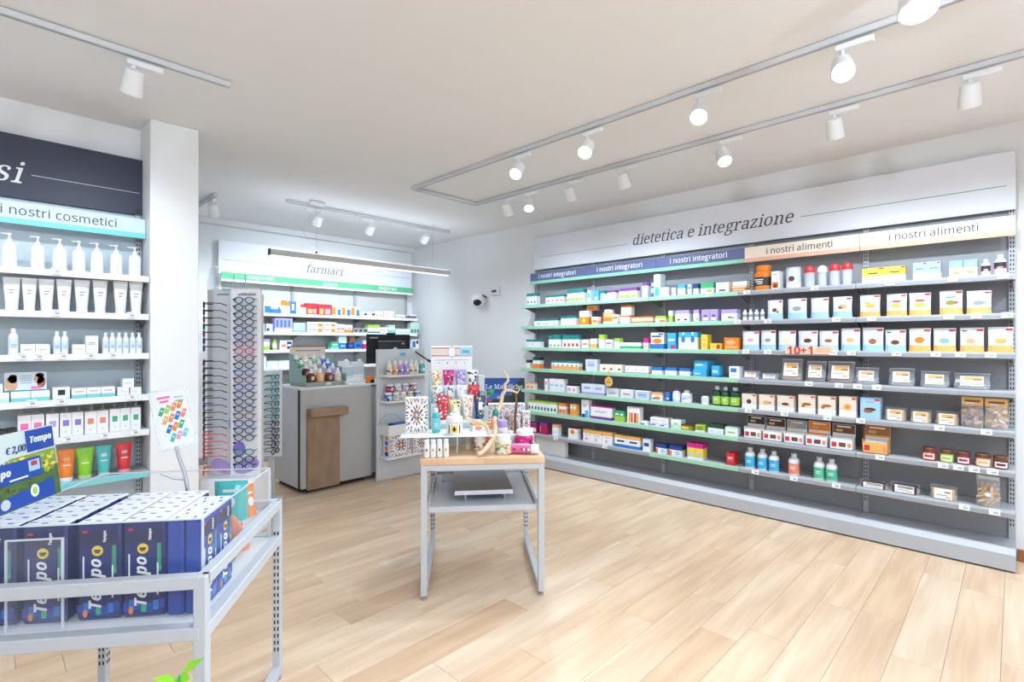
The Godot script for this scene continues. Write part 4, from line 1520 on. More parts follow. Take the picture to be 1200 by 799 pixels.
	for k in 2:
		var o := Node3D.new()
		gift_box(o, 0.275 if k == 0 else 0.25, 0.235, 0.13, 7 + k, "teal")
		stock(o, "lowest shelf of white free-standing display", "white gift box printed with majolica rosette", k, Vector3(3.155 + 0.285 * k, 0.271, -4.72), 0.0, "gift_box", "box")
	t = thing("scanner_stick", "thin dark stick leaning over the white display's top edge", "stick", Vector3(3.5, 1.30, -4.82))
	m = MB.new()
	m.tube([Vector3(-0.08, 0.115, -0.1), Vector3(0.0, 0.03, 0.0), Vector3(0.05, -0.02, 0.05)], 0.008, 8, C("dark"))
	part("stick", m, "satin", t)
	m = MB.new()
	m.tube([Vector3(0.045, -0.015, 0.045), Vector3(0.075, -0.035, 0.06)], 0.014, 8, C("dark"))
	part("tip", m, "satin", t)

	# blue poster stand beyond the end of the right shelves
	t = thing("poster_stand", "blue Le Maioliche poster stand at the far end of right shelves", "poster", Vector3(4.53, 0, -4.60), -0.78)
	part("panel", one_box(Vector3(0, 0.68, 0), Vector3(0.60, 0.72, 0.02), C("dgreen").lerp(C("black"), 0.4), 0.002), "paper", t)
	m = MB.new()
	m.box(Vector3(0, 0.94, 0.0108), Vector3(0.585, 0.19, 0.001), Color("1f4f9c").srgb_to_linear())
	m.box(Vector3(0, 0.80, 0.0108), Vector3(0.585, 0.1, 0.001), Color("2f6cb8").srgb_to_linear())
	part("printed_sky", m, "paper", t)
	m = MB.new()
	var e := Vector3(0, 0, 0.0125)
	for q in [[0.22, 0.82, 0.10, 0.17], [0.12, 0.74, 0.14, 0.09], [-0.05, 0.72, 0.12, 0.06], [0.26, 0.95, 0.05, 0.08]]:
		m.disc(Vector3(q[0], q[1], 0) + e, Vector3.BACK, Vector3(minf(q[2], 0.295 - q[0]), 0, 0), Vector3(0, q[3], 0), Color("25352a").srgb_to_linear(), 14)
	for q in [[-0.17, 0.83, "lime"], [-0.13, 0.86, "green"], [-0.22, 0.80, "green"], [0.14, 0.66, "olive"]]:
		m.disc(Vector3(q[0], q[1], 0) + e * 1.1, Vector3.BACK, Vector3(0.055, 0.03, 0), Vector3(-0.012, 0.03, 0), C(q[2]), 10)
	for q in [[-0.13, 0.765, "red"], [-0.19, 0.75, "orange"], [-0.02, 0.80, "lilac"], [0.02, 0.815, "pink"]]:
		m.disc(Vector3(q[0], q[1], 0) + e * 1.2, Vector3.BACK, Vector3(0.025, 0, 0), Vector3(0, 0.02, 0), C(q[2]), 9)
	part("printed_landscape", m, "paper", t)
	lettering("Le Maioliche", "Droid Serif", 0.46, C("white"), t, Vector3(0.045, 0.935, 0.0125))
	part("foot", one_box(Vector3(0, 0.16, -0.05), Vector3(0.4, 0.32, 0.12), C("dark")), "paper", t)


var centre_table: Node3D
var front_table: Node3D


func build_tables():
	# centre table: oak top, one tray shelf
	var W := 0.685
	var D := 0.775
	centre_table = shop_table("low grey metal display table with oak top in the room's middle", Vector3(2.317, 0, -2.534), -0.712, W, D, 0.82, true)
	var t := centre_table
	part("oak_top", one_box(Vector3(0, 0.80, 0), Vector3(W + 0.04, 0.04, D + 0.04), Color.WHITE, 0.003), "oak_top", t)
	for z in [-D / 2, D / 2]:
		part("apron", _bar(Vector3(-W / 2, 0.763, z), Vector3(W / 2, 0.763, z), 0.032, C("metalgrey")), "satin", t)
	for x in [-W / 2, W / 2]:
		part("apron", _bar(Vector3(x, 0.763, -D / 2), Vector3(x, 0.763, D / 2), 0.032, C("metalgrey")), "satin", t)
	var m := MB.new()
	m.box(Vector3(0, 0.528, 0), Vector3(W - 0.05, 0.012, D - 0.03), C("metalgrey"))
	m.box(Vector3(0, 0.518, D / 2 - 0.006), Vector3(W - 0.05, 0.034, 0.012), C("metalgrey"), 0.003)
	m.box(Vector3(0, 0.528, -D / 2 + 0.02), Vector3(W - 0.05, 0.05, 0.006), C("metalgrey"))
	part("tray_shelf", m, "satin", t)
	for sx in [-1.0, 1.0]:
		part("shelf_side", one_box(Vector3(sx * (W / 2 - 0.03), 0.53, 0), Vector3(0.008, 0.05, D - 0.04), C("metalgrey"), 0.002), "satin", t)
		part("shelf_rail", _bar(Vector3(sx * W / 2, 0.515, -D / 2), Vector3(sx * W / 2, 0.515, D / 2), 0.02, C("metalgrey")), "satin", t)

	# steel riser on the tray shelf
	var r := thing("low_riser", "low brushed grey steel riser on the centre table's lower shelf", "riser", on_table(t, Vector3(0.0, 0.535, 0.075)), -0.712 + 0.03)
	part("top_plate", one_box(Vector3(0, 0.064, 0.0), Vector3(0.35, 0.012, 0.48), C("grey"), 0.002), "metal", r)
	part("front_lip", one_box(Vector3(0, 0.058, 0.243), Vector3(0.35, 0.026, 0.006), C("silver"), 0.001), "satin", r)
	part("side_plate", one_box(Vector3(-0.215, 0.060, -0.10), Vector3(0.085, 0.010, 0.20), C("grey"), 0.001), "metal", r)
	for q in [Vector2(-0.11, 0.20), Vector2(0.13, 0.20), Vector2(-0.15, -0.20), Vector2(0.15, -0.20)]:
		m = MB.new()
		m.lathe([[0, 0, C("steel")], [0.008, 0, C("steel")], [0.008, 0.058, C("steel")]], 10, Vector3(q.x, 0, q.y))
		part("leg", m, "metal", r)

	# front-left table: open tray between rails
	D = 0.745
	W = 0.70
	front_table = shop_table("grey metal tray table of tissue packs in the near left corner", Vector3(0.4225, 0, -2.2725), -0.658, W, D, 0.795, false)
	t = front_table
	for z in [-D / 2, D / 2]:
		part("top_rail", _bar(Vector3(-W / 2, 0.777, z), Vector3(W / 2, 0.777, z), 0.038, C("metalgrey")), "satin", t)
		part("lower_rail", _bar(Vector3(-W / 2, 0.625, z), Vector3(W / 2, 0.625, z), 0.040, C("metalgrey")), "satin", t)
	for x in [-W / 2, W / 2]:
		part("top_rail", _bar(Vector3(x, 0.777, -D / 2), Vector3(x, 0.777, D / 2), 0.036, C("metalgrey")), "satin", t)
		part("lower_rail", _bar(Vector3(x, 0.625, -D / 2), Vector3(x, 0.625, D / 2), 0.040, C("metalgrey")), "satin", t)
	part("tray_floor", one_box(Vector3(0, 0.636, 0), Vector3(W - 0.03, 0.008, D - 0.03), C("white")), "satin", t)


func stock_shelves():
	stock_right()
	stock_left()
	stock_back()
	# extras on the right wall
	var t := thing("stored_board_box", "plain white flat box stored on the base of far shelving unit", "box", Vector3(4.76, 0.151, -3.97), -PI / 2)
	part("box", one_box(Vector3(0, 0.10, 0), Vector3(0.46, 0.20, 0.06), C("white"), 0.002), "paper", t)
	t = thing("offer_sign", "orange and white 10+1 offer card clipped on third right-wall shelf", "sign", Vector3(4.636, 1.425, -1.19), -PI / 2)
	part("card", one_box(Vector3(0, 0, 0), Vector3(0.345, 0.058, 0.003), C("peach").lerp(C("cream"), 0.4)), "paper", t)
	lettering("10+1", "Droid Sans", 0.185, C("red"), t, Vector3(-0.065, 0, 0.0025), 0.0, "lettering", true)
	var m := MB.new()
	for k in 4:
		m.box(Vector3(0.1, 0.018 - 0.011 * k, 0.002), Vector3(0.11 - 0.02 * (k % 2), 0.004, 0.001), C("coral"))
	part("printed_lines", m, "paper", t)
	t = thing("shelf_wobbler", "round yellow advertising tag hanging from fourth right-wall shelf", "tag", Vector3(4.635, 1.17, -3.08), -PI / 2)
	m = MB.new()
	m.box(Vector3(0.0, -0.02, 0), Vector3(0.014, 0.09, 0.002), C("honey"))
	part("strap", m, "paper", t)
	m = MB.new()
	m.disc(Vector3(0, -0.10, 0.0012), Vector3.BACK, Vector3(0.05, 0, 0), Vector3(0, 0.05, 0), C("honey"), 20)
	m.disc(Vector3(0, -0.10, -0.0012), Vector3.FORWARD, Vector3(0.05, 0, 0), Vector3(0, 0.05, 0), C("honey"), 20)
	m.box(Vector3(0, -0.105, 0.002), Vector3(0.06, 0.014, 0.001), C("olive"))
	m.disc(Vector3(0, -0.08, 0.002), Vector3.BACK, Vector3(0.015, 0, 0), Vector3(0, 0.01, 0), C("olive"), 10)
	part("disc", m, "paper", t)
	price_tags()
	# picture card on the cosmetics shelf
	t = thing("picture_card", "pale counter card picturing two heads on fourth cosmetics shelf", "card", Vector3(0.20, 1.142 + 0.06, -4.24), 0.0)
	m = MB.new()
	m.box(Vector3(0, 0.055, 0), Vector3(0.185, 0.115, 0.004), C("pale"), 0.001)
	part("card", m, "paper", t)
	m = MB.new()
	for q in [[-0.058, 0.072, 0.02, 0.022, "choco"], [-0.063, 0.045, 0.028, 0.045, "skin"], [-0.055, 0.066, 0.016, 0.018, "skin"], [-0.056, 0.086, 0.018, 0.014, "choco"], [0.058, 0.07, 0.024, 0.03, "skin"], [0.062, 0.092, 0.02, 0.014, "choco"], [0.068, 0.05, 0.02, 0.035, "wood"]]:
		var sx := minf(q[2], 0.0915 - absf(q[0]))
		m.disc(Vector3(q[0], q[1], 0.0024), Vector3.BACK, Vector3(sx, 0, 0), Vector3(0, q[3], 0), C(q[4]), 12)
	for k in 4:
		m.box(Vector3(0, 0.09 - 0.014 * k, 0.0024), Vector3(0.05, 0.004, 0.001), C("grey"))
	m.box(Vector3(0.045, 0.018, 0.003), Vector3(0.045, 0.016, 0.001), C("hotpink"))
	m.box(Vector3(0, 0.002, 0.0026), Vector3(0.18, 0.008, 0.001), C("teal"))
	part("printed_picture", m, "paper", t)
	# dropper bottles behind the emblem cartons
	var dx := [0.1875, 0.253, 0.327, 0.392, 0.452, 0.515, 0.575, 0.637, 0.697, 0.755]
	for k in 10:
		var o := Node3D.new()
		m = MB.new()
		var g := C("linen").lerp(C("olive"), 0.25)
		m.lathe([[0, 0, g], [0.022, 0, g], [0.024, 0.005, g], [0.024, 0.105, g], [0.010, 0.125, g], [0.010, 0.13, g], [0, 0.13, g]], 12)
		part("bottle_body", m, "gloss", o)
		m = MB.new()
		m.lathe([[0.012, 0.128, g], [0.012, 0.150, g], [0.007, 0.153, g], [0.006, 0.170, g], [0, 0.174, g]], 10)
		part("dropper_cap", m, "satin", o)
		stock(o, "behind the emblem cartons, fifth cosmetics shelf", "beige dropper bottle", dx[k], Vector3(dx[k], 0.911, -4.335), 0.0, "dropper_bottle", "bottle")


func price_tags():
	var rows := {1: [-2.0, -1.67, -1.15, -0.66, -0.31, -0.06], 2: [-1.75, -1.5, -1.0, -0.77, -0.78, -0.33, -0.19, -0.04], 3: [-1.68, -1.5, -1.02, -0.9, -0.62, -0.40, -0.27, -0.12], 4: [-1.19, -0.98, -0.74, -0.86], 5: [-1.66, -1.37, -1.06, -0.84, -0.38, -0.14], 6: [-0.72, -0.36, -0.28, -0.20, -0.11, -0.05], 7: [-1.6, -1.3, -1.0, -0.25, -0.1, -3.8, -3.13]}
	for s in rows:
		var done := []
		for z in rows[s]:
			var ok := true
			for q in done:
				if absf(q - z) < 0.065:
					ok = false
			if ok:
				done.append(z)
				price_tag(NTH[s] + " right-wall shelf", Vector3(4.637, RY[s] - 0.012, z), -PI / 2, 0.055)
	var lrows := {1: [0.33], 2: [0.33, 0.7], 3: [0.18, 0.25, 0.36, 0.49, 0.6], 4: [0.22, 0.35, 0.7], 5: [0.38, 0.56, 0.72]}
	for s in lrows:
		for x in lrows[s]:
			price_tag(NTH[s] + " cosmetics shelf", Vector3(x, LY[s] - 0.006, -4.158), 0.0, 0.045)


func build_spectacles():
	var t := thing("spectacles_tower", "tall white rotating tower of reading glasses beside the column", "display stand", Vector3(1.352, 0, -4.315), -0.80 + 0.02)
	var m := MB.new()
	# local x to the right in view, z towards the viewer
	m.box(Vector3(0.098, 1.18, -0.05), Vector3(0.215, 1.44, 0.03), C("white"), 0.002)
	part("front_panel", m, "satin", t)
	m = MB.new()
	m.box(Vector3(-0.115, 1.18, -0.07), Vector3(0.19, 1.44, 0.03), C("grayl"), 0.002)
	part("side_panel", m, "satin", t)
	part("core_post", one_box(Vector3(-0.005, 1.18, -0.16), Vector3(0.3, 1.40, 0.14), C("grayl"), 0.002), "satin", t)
	part("corner_strip", one_box(Vector3(-0.014, 1.18, -0.036), Vector3(0.012, 1.44, 0.012), C("white"), 0.002), "satin", t)
	part("base", one_box(Vector3(0, 0.23, -0.09), Vector3(0.40, 0.46, 0.32), C("white"), 0.01), "satin", t)
	m = MB.new()
	m.tube([Vector3(-0.03, 1.88, -0.1), Vector3(-0.03, 2.02, -0.1)], 0.004, 6, C("grey"))
	m.tube([Vector3(0.06, 1.88, -0.1), Vector3(0.06, 2.02, -0.1)], 0.004, 6, C("grey"))
	part("top_rod", m, "metal", t)
	m = MB.new()
	m.box(Vector3(0.06, 1.905, -0.05), Vector3(0.30, 0.012, 0.02), C("silver"))
	part("top_bar", m, "satin", t)
	lettering("utilissimi", "Droid Sans", 0.13, C("ink"), t, Vector3(0.105, 1.862, -0.0335), 0.0, "lettering", true)
	lettering("utilissimi", "Droid Sans", 0.085, C("ink"), t, Vector3(-0.09, 1.862, -0.0535), 0.0, "lettering", true)
	m = MB.new()
	m.disc(Vector3(0.045, 0.665, -0.034), Vector3.BACK, Vector3(0.05, 0, 0), Vector3(0, 0.06, 0), C("violet"), 14)
	part("printed_wing", m, "paper", t)
	m = MB.new()
	m.disc(Vector3(-0.03, 0.86, -0.054), Vector3.BACK, Vector3(0.02, 0, 0), Vector3(0, 0.045, 0), C("lilac"), 12)
	part("printed_wing", m, "paper", t)
	m = MB.new()
	m.disc(Vector3(0.10, 0.535, -0.034), Vector3.BACK, Vector3(0.10, 0.03, 0), Vector3(-0.01, 0.055, 0), C("lilac"), 14)
	part("printed_wing", m, "paper", t)
	m = MB.new()
	m.disc(Vector3(-0.10, 0.53, -0.054), Vector3.BACK, Vector3(0.08, -0.03, 0), Vector3(0.01, 0.055, 0), C("lilac"), 14)
	part("printed_wing", m, "paper", t)
	m = MB.new()
	for x in [0.085, 0.125]:
		m.box(Vector3(x, 0.36, 0.0705), Vector3(0.014, 0.05, 0.002), C("dark"))
	part("base_slot", m, "satin", t).set_meta("kind", "stuff")
	part("green_edge", one_box(Vector3(0.10, 0.43, 0.0705), Vector3(0.14, 0.016, 0.002), C("sage")), "satin", t)
	m = MB.new()
	for k in 24:
		var y := 1.815 - 0.0552 * k
		m.box(Vector3(0.012, y + 0.004, -0.03), Vector3(0.014, 0.014, 0.03), C("dark"), 0.003)
	var q := part("holder_peg", m, "satin", t)
	q.set_meta("kind", "stuff")
	var protos := []
	for k in 6:
		protos.append(glasses_proto(k))
	var kinds := [0, 0, 0, 0, 0, 2, 3, 5, 3, 0, 2, 3, 2, 0, 0, 0, 1, 2, 0, 0, 0, 4, 0, 2]
	for k in 24:
		if k == 20:
			continue
		var o: Node3D = protos[kinds[k]].duplicate()
		var p := Vector3(0.108, 1.812 - 0.0552 * k, 0.018)
		o.name = "glasses"
		glasses(o, t, p, 0.12, "%s reading glasses, %s pair from the top of the tower's front" % [["black", "brown", "navy", "plum", "teal", "red"][kinds[k]], ORD[k if k < 20 else k - 1]], "reading glasses on the tower's front")
	var lk := [0, 0, 1, 0, 1, 0, 0, -1, 0, 1, 0, 0, 0, 0, 2, 0, 0, 0, 5, 5, 5, 5, -1, 5]
	for k in 24:
		if lk[k] < 0:
			continue
		var o: Node3D = protos[lk[k]].duplicate()
		var p := Vector3(-0.185, 1.775 - 0.0548 * k, 0.035)
		glasses(o, t, p, -1.12, "%s reading glasses side-on, %s pair from the top of the tower's left panel" % [["black", "brown", "navy", "plum", "teal", "red"][lk[k]], ORD[k if k < 7 else k - 1 if k < 22 else k - 2]], "reading glasses on the tower's left panel")
	# lower stand behind, temples seen side-on
	var s := thing("spectacles_stand", "lower white stand of teal and dark glasses behind the tower", "display stand", Vector3(1.90, 0, -4.98), -0.78)
	part("panel", one_box(Vector3(0, 0.82, -0.04), Vector3(0.17, 0.80, 0.03), C("white"), 0.002), "satin", s)
	part("post", one_box(Vector3(-0.02, 0.22, -0.06), Vector3(0.05, 0.42, 0.03), C("grayl")), "satin", s)
	part("base", one_box(Vector3(-0.02, 0.01, -0.06), Vector3(0.2, 0.02, 0.16), C("grayl"), 0.004), "satin", s)
	for k in 12:
		var c := 4 if k < 7 else 0
		var o: Node3D = protos[c].duplicate()
		glasses(o, s, Vector3(0.07, 1.17 - 0.062 * k, 0.06), 1.5, "%s glasses side-on, %s row on the lower white stand" % ["teal" if c == 4 else "dark", ORD[k]], "glasses on the lower stand")
	for p in protos:
		p.free()


func glasses(o: Node3D, stand: Node3D, p: Vector3, turn: float, label: String, group: String):
	o.name = numbered("reading_glasses")
	add_child(o)
	o.position = stand.transform * p
	o.rotation.y = stand.rotation.y + turn
	o.scale = Vector3.ONE * 1.12
	o.set_meta("label", label)
	o.set_meta("category", "glasses")
	o.set_meta("group", group)


func put(o: Node3D, tab: Node3D, p: Vector3, turn: float, called: String, label: String, category: String, group := ""):
	o.name = numbered(called)
	add_child(o)
	o.position = on_table(tab, p)
	o.rotation.y = tab.rotation.y + turn
	o.set_meta("label", label)
	o.set_meta("category", category)
	if group != "":
		o.set_meta("group", group)


func deco_tube(w: float, h: float, base: String, bits: Array, seed_: int, band := "white") -> Node3D:
	# flat printed hand-cream tube standing on its cap
	var o := Node3D.new()
	make_tube(o, w, h, base, "")
	o.get_node("printed_front").free()
	var g := RandomNumberGenerator.new()
	g.seed = seed_
	var m := MB.new()
	var r := w * 0.36
	for k in 26:
		var v := g.randf_range(0.2, 0.92)
		var t := clampf((v - 0.13) / 0.83, 0.0, 1.0)
		var rx := lerpf(r, w * 0.5, t)
		var rz := lerpf(r, 0.003, pow(t, 1.3))
		var x := g.randf_range(-0.75, 0.75) * rx
		var s := g.randf_range(0.05, 0.12) * w
		m.disc(Vector3(x, v * h, -r + rz * sqrt(1.0 - x * x / (rx * rx)) + 0.0022 + 0.0002 * (k % 5)), Vector3.BACK, Vector3(s, 0, 0), Vector3(0, s * 0.9, 0), C(bits[k % bits.size()]), 7)
	if band != "":
		m.box(Vector3(0, h * 0.62, -r + 0.026), Vector3(w * 0.34, h * 0.3, 0.002), C(band))
	part("printed_pattern", m, "paper", o)
	return o


func build_table_goods():
	var t := centre_table
	var m := MB.new()
	var o: Node3D
	var top := 0.8205
	# clear-legged white riser
	o = Node3D.new()
	m.box(Vector3(0, 0.108, 0), Vector3(0.56, 0.006, 0.27), C("white"), 0.002)
	part("white_plate", m, "satin", o)
	for q in [Vector2(-0.24, 0.1), Vector2(0.06, 0.12), Vector2(0.20, 0.10), Vector2(-0.24, -0.1), Vector2(0.2, -0.1)]:
		m = MB.new()
		m.lathe([[0, 0, C("silver")], [0.0065, 0, C("silver")], [0.0065, 0.105, C("silver")]], 10, Vector3(q.x, 0, q.y))
		part("leg", m, "metal", o)
	put(o, t, Vector3(-0.215, top, 0.185), 0.02, "white_riser", "white plate riser on thin steel legs on the oak table", "riser")
	var plate := top + 0.1115
	# patterned carton and yellow-labelled jar on the riser
	o = Node3D.new()
	gift_box(o, 0.135, 0.215, 0.08, 21, "")
	put(o, t, Vector3(-0.405, plate, 0.17), 0.12, "gift_carton", "tall white carton with majolica rosette on the riser's left end", "carton")
	o = Node3D.new()
	m = MB.new()
	var w0 := C("white")
	m.lathe([[0, 0, w0], [0.046, 0, w0], [0.049, 0.006, w0], [0.049, 0.062, w0], [0.04, 0.074, w0], [0, 0.074, w0]], 20)
	part("jar_body", m, "gloss", o)
	m = MB.new()
	m.lathe([[0.046, 0.072, w0], [0.051, 0.075, w0], [0.051, 0.102, w0], [0.046, 0.107, w0], [0, 0.108, w0]], 20)
	m.lathe([[0.030, 0.107, w0], [0.031, 0.125, w0], [0, 0.128, w0]], 16)
	part("lid", m, "satin", o)
	m = MB.new()
	for j in 5:
		var a0 := PI * 0.5 + (j - 2.5) * 0.17
		var a1 := a0 + 0.17
		m.quad(Vector3(cos(a0) * 0.0495, 0.012, sin(a0) * 0.0495), Vector3(cos(a1) * 0.0495, 0.012, sin(a1) * 0.0495), Vector3(cos(a1) * 0.0495, 0.058, sin(a1) * 0.0495), Vector3(cos(a0) * 0.0495, 0.058, sin(a0) * 0.0495), Vector3(cos(a0), 0, sin(a0)), C("yellow"))
	m.disc(Vector3(0, 0.035, 0.0505), Vector3.BACK, Vector3(0.008, 0, 0), Vector3(0, 0.016, 0), C("dark"), 10)
	m.box(Vector3(0, 0.035, 0.0508), Vector3(0.026, 0.005, 0.001), C("dark"))
	for sg in [-1.0, 1.0]:
		m.box(Vector3(sg * 0.032, 0.035, 0.039), Vector3(0.006, 0.05, 0.004), C("choco"))
	part("label", m, "paper", o)
	put(o, t, Vector3(-0.17, plate, 0.235), 0.0, "cream_jar", "white cream jar with square yellow label at the riser's edge", "jar")
	# stepped display of tubes behind the riser
	o = Node3D.new()
	m = MB.new()
	for k in 3:
		m.box(Vector3(0.01, (0.14 + 0.10 * k) * 0.5, -0.05 - 0.085 * k), Vector3(0.33, 0.14 + 0.10 * k, 0.085), C("aqua").lerp(C("white"), 0.55))
		m.box(Vector3(0.01, 0.14 + 0.10 * k + 0.012, -0.006 - 0.085 * k), Vector3(0.33, 0.024, 0.004), C("white"))
	part("stepped_body", m, "paper", o)
	m = MB.new()
	m.box(Vector3(0.0, 0.535, -0.30), Vector3(0.29, 0.22, 0.006), C("white"), 0.001)
	for k in 2:
		m.box(Vector3(0.0, 0.628 - 0.052 * k, -0.2965), Vector3(0.285, 0.012, 0.001), C("coral").lerp(C("grey"), 0.4))
	m.box(Vector3(0.0, 0.602, -0.2965), Vector3(0.28, 0.032, 0.0008), C("linen"))
	m.box(Vector3(0.10, 0.605, -0.2960), Vector3(0.085, 0.06, 0.001), C("sky"))
	m.box(Vector3(0.10, 0.605, -0.2955), Vector3(0.05, 0.02, 0.001), C("aquad"))
	m.disc(Vector3(0.0, 0.602, -0.2955), Vector3.BACK, Vector3(0.032, 0, 0), Vector3(0, 0.042, 0), C("silver"), 16)
	m.disc(Vector3(0.0, 0.602, -0.2948), Vector3.BACK, Vector3(0.024, 0, 0), Vector3(0, 0.032, 0), C("white"), 16)
	for k in 4:
		m.disc(Vector3(-0.09 + 0.06 * k, 0.525, -0.2962), Vector3.BACK, Vector3(0.006, 0, 0), Vector3(0, 0.005, 0), C(["grey", "plum", "red", "honey"][k]), 7)
	m.box(Vector3(0, 0.545, -0.2962), Vector3(0.24, 0.007, 0.001), C("silver"))
	part("header_card", m, "paper", o)
	for sg in [-1.0, 1.0]:
		m = MB.new()
		for k in 5:
			m.box(Vector3(0.01 + sg * 0.168, (0.17 + 0.075 * k) * 0.5, -0.02 - 0.06 * k), Vector3(0.005, 0.17 + 0.075 * k, 0.062), C("aqua").lerp(C("pale"), 0.4) if sg < 0 else C("silver"))
		for k in 6:
			m.disc(Vector3(0.01 + sg * 0.1712, 0.05 + 0.05 * k, -0.06 - 0.03 * k), Vector3(sg, 0, 0), Vector3(0, 0.018, 0), Vector3(0, 0, 0.025), C(["white", "teal", "sky"][k % 3]), 9)
		part("side_card", m, "paper", o)
	m = MB.new()
	for k in 3:
		m.box(Vector3(0.197, 0.12 + 0.10 * k, -0.06 - 0.085 * k), Vector3(0.045, 0.24 + 0.10 * k - 0.1 * k, 0.07), C(["silver", "grey", "silver"][k]), 0.002)
	part("side_pocket", m, "paper", o)
	put(o, t, Vector3(-0.165, top, 0.02), 0.12, "tube_display_stand", "pale aqua stepped display with patterned header card on the oak table", "display stand")
	var disp: Node3D = o
	var rowspec := [
		[["red", ["pink", "white"], "red", 0.155], ["lemon", ["navy", "honey", "dark"], "white", 0.13], ["white", ["coral", "honey", "orange"], "", 0.155], ["navy", ["yellow", "teal"], "white", 0.15]],
		[["white", ["green", "coral", "navy"], "", 0.12], ["pale", ["navy", "honey", "blue"], "cream", 0.12], ["white", ["silver", "grey"], "white", 0.12], ["red", ["pink", "coral"], "red", 0.12]],
		[["cream", ["honey", "tan"], "", 0.12], ["magenta", ["plum", "pink"], "", 0.12], ["lilac", ["violet", "white"], "", 0.12], ["white", ["dgreen", "dark"], "white", 0.12]],
	]
	var tn := [["red polka", "yellow and navy", "orange floral", "navy and white"], ["green floral", "blue floral", "plain white", "bright red"], ["cream", "magenta", "lilac", "green and white"]]
	for rr in 3:
		for k in 4:
			var q: Array = rowspec[rr][k]
			o = deco_tube(0.078, q[3] * 1.16, q[0], q[1], rr * 10 + k, q[2])
			o.name = numbered("hand_cream_tube")
			add_child(o)
			o.position = disp.transform * Vector3(-0.112 + 0.082 * k + (0.03 if rr == 0 else 0.0), 0.14 + 0.10 * rr + 0.001, -0.015 - 0.085 * rr)
			o.rotation.y = disp.rotation.y
			o.set_meta("label", "%s patterned tube in the %s row of the stepped display" % [tn[rr][k], ["front", "middle", "back"][rr]])
			o.set_meta("category", "tube")
			o.set_meta("group", "tubes in the stepped display")
	# low cartons on the riser, right part
	o = Node3D.new()
	make_carton(o, 0.15, 0.05, 0.07, "white", "t,.3,honey r,.55,.1,.95,.6,tan o,.25,.4,.15,.25,coral")
	put(o, t, Vector3(0.015, plate, 0.15), 0.25, "carton", "flat white and yellow carton on the riser beside yellow-labelled jar", "carton")
	o = Node3D.new()
	make_bottle(o, 0.05, 0.15, "aquad", "c,white L,.15,.6,aqua")
	put(o, t, Vector3(-0.285, plate, 0.20), 0.0, "lotion_bottle", "turquoise lotion bottle beside the tall patterned carton on the riser", "bottle")
	o = Node3D.new()
	make_carton(o, 0.08, 0.07, 0.06, "white", "b,.3,sky o,.5,.6,.2,.2,aqua r,.1,.4,.9,.46,grey")
	put(o, t, Vector3(0.005, top, 0.03), 0.2, "soap_carton", "small white and sky blue carton behind the driftwood", "carton")
	for k in 2:
		o = Node3D.new()
		deco_jar(o, 0.06, 0.085, ["white", "pink"][k], [["green", "violet", "coral"], ["red", "white", "berry"]][k], "white", 77 + k)
		put(o, t, Vector3(0.205 - 0.015 * k, top, 0.135 - 0.12 * k), 0.4, "patterned_jar", ["small white floral jar squeezed between two larger jars", "small pink floral jar behind the small white floral jar"][k], "jar")
	# small white bottles in front
	for k in 4:
		o = Node3D.new()
		m = MB.new()
		m.lathe([[0, 0, w0], [0.0155, 0, w0], [0.017, 0.004, w0], [0.017, 0.072, w0], [0.012, 0.08, w0], [0, 0.08, w0]], 14)
		part("bottle_body", m, "gloss", o)
		m = MB.new()
		m.lathe([[0.014, 0.078, w0], [0.0145, 0.102, w0], [0, 0.104, w0]], 12)
		part("cap", m, "satin", o)
		m = MB.new()
		m.box(Vector3(0, 0.04, 0.0165), Vector3(0.018, 0.04, 0.002), C("cream"))
		m.disc(Vector3(0, 0.045, 0.018), Vector3.BACK, Vector3(0.005, 0, 0), Vector3(0, 0.009, 0), C("sage") if k % 2 else C("dark"), 8)
		part("label", m, "paper", o)
		put(o, t, Vector3(-0.328 + 0.037 * k, top, 0.37 - 0.004 * k), 0.0, "small_bottle", "small white bottle at the oak table's front edge, %s from left" % ORD[k], "bottle", "small white bottles on the oak table")
	# jars and bottles on the right half
	var list := [
		[0.075, 0.112, "linen", ["wood", "brown", "tan"], "white", Vector3(-0.015, 0, 0.255), "glass jar of brown shell pattern with white lid", "jar"],
		[0.098, 0.112, "cream", ["lime", "violet", "honey", "white", "green"], "white", Vector3(0.126, 0, 0.30), "floral jar with white lid at the oak table's front", "jar"],
		[0.112, 0.125, "magenta", ["pink", "plum", "pink", "berry"], "white", Vector3(0.262, 0, 0.205), "pink spotted jar with white lid at the table's right", "jar"],
		[0.092, 0.105, "white", ["white", "cream"], "white", Vector3(0.30, 0, 0.03), "plain white jar behind the pink jar", "jar"],
		[0.076, 0.165, "white", ["lilac", "green", "honey"], "lilac", Vector3(0.135, 0, 0.07), "tall floral jar with lilac lid behind the floral jar", "jar"],
		[0.036, 0.11, "linen", ["wood", "white"], "linen", Vector3(-0.085, 0, 0.16), "narrow beige banded bottle under the riser", "bottle"],
		[0.06, 0.10, "coral", ["red", "pink", "white"], "white", Vector3(0.03, 0, 0.08), "small red floral jar behind the driftwood", "jar"],
	]
	for k in list.size():
		var q: Array = list[k]
		o = Node3D.new()
		deco_jar(o, q[0], q[1], q[2], q[3], q[4], 60 + k)
		put(o, t, q[5] + Vector3(0, top, 0), 0.3 * k, "patterned_jar" if q[7] == "jar" else "banded_bottle", q[6], q[7])
	o = Node3D.new()
	m = MB.new()
	m.xf = Transform3D(Basis(Vector3.BACK, -PI / 2), Vector3(0, 0.031, 0))
	var pk := C("magenta").lerp(C("pink"), 0.4)
	m.lathe([[0, -0.08, pk], [0.028, -0.08, pk], [0.031, -0.075, pk], [0.031, 0.03, pk], [0.022, 0.045, pk], [0, 0.045, pk]], 16)
	part("bottle_body", m, "gloss", o)
	var mc := MB.new()
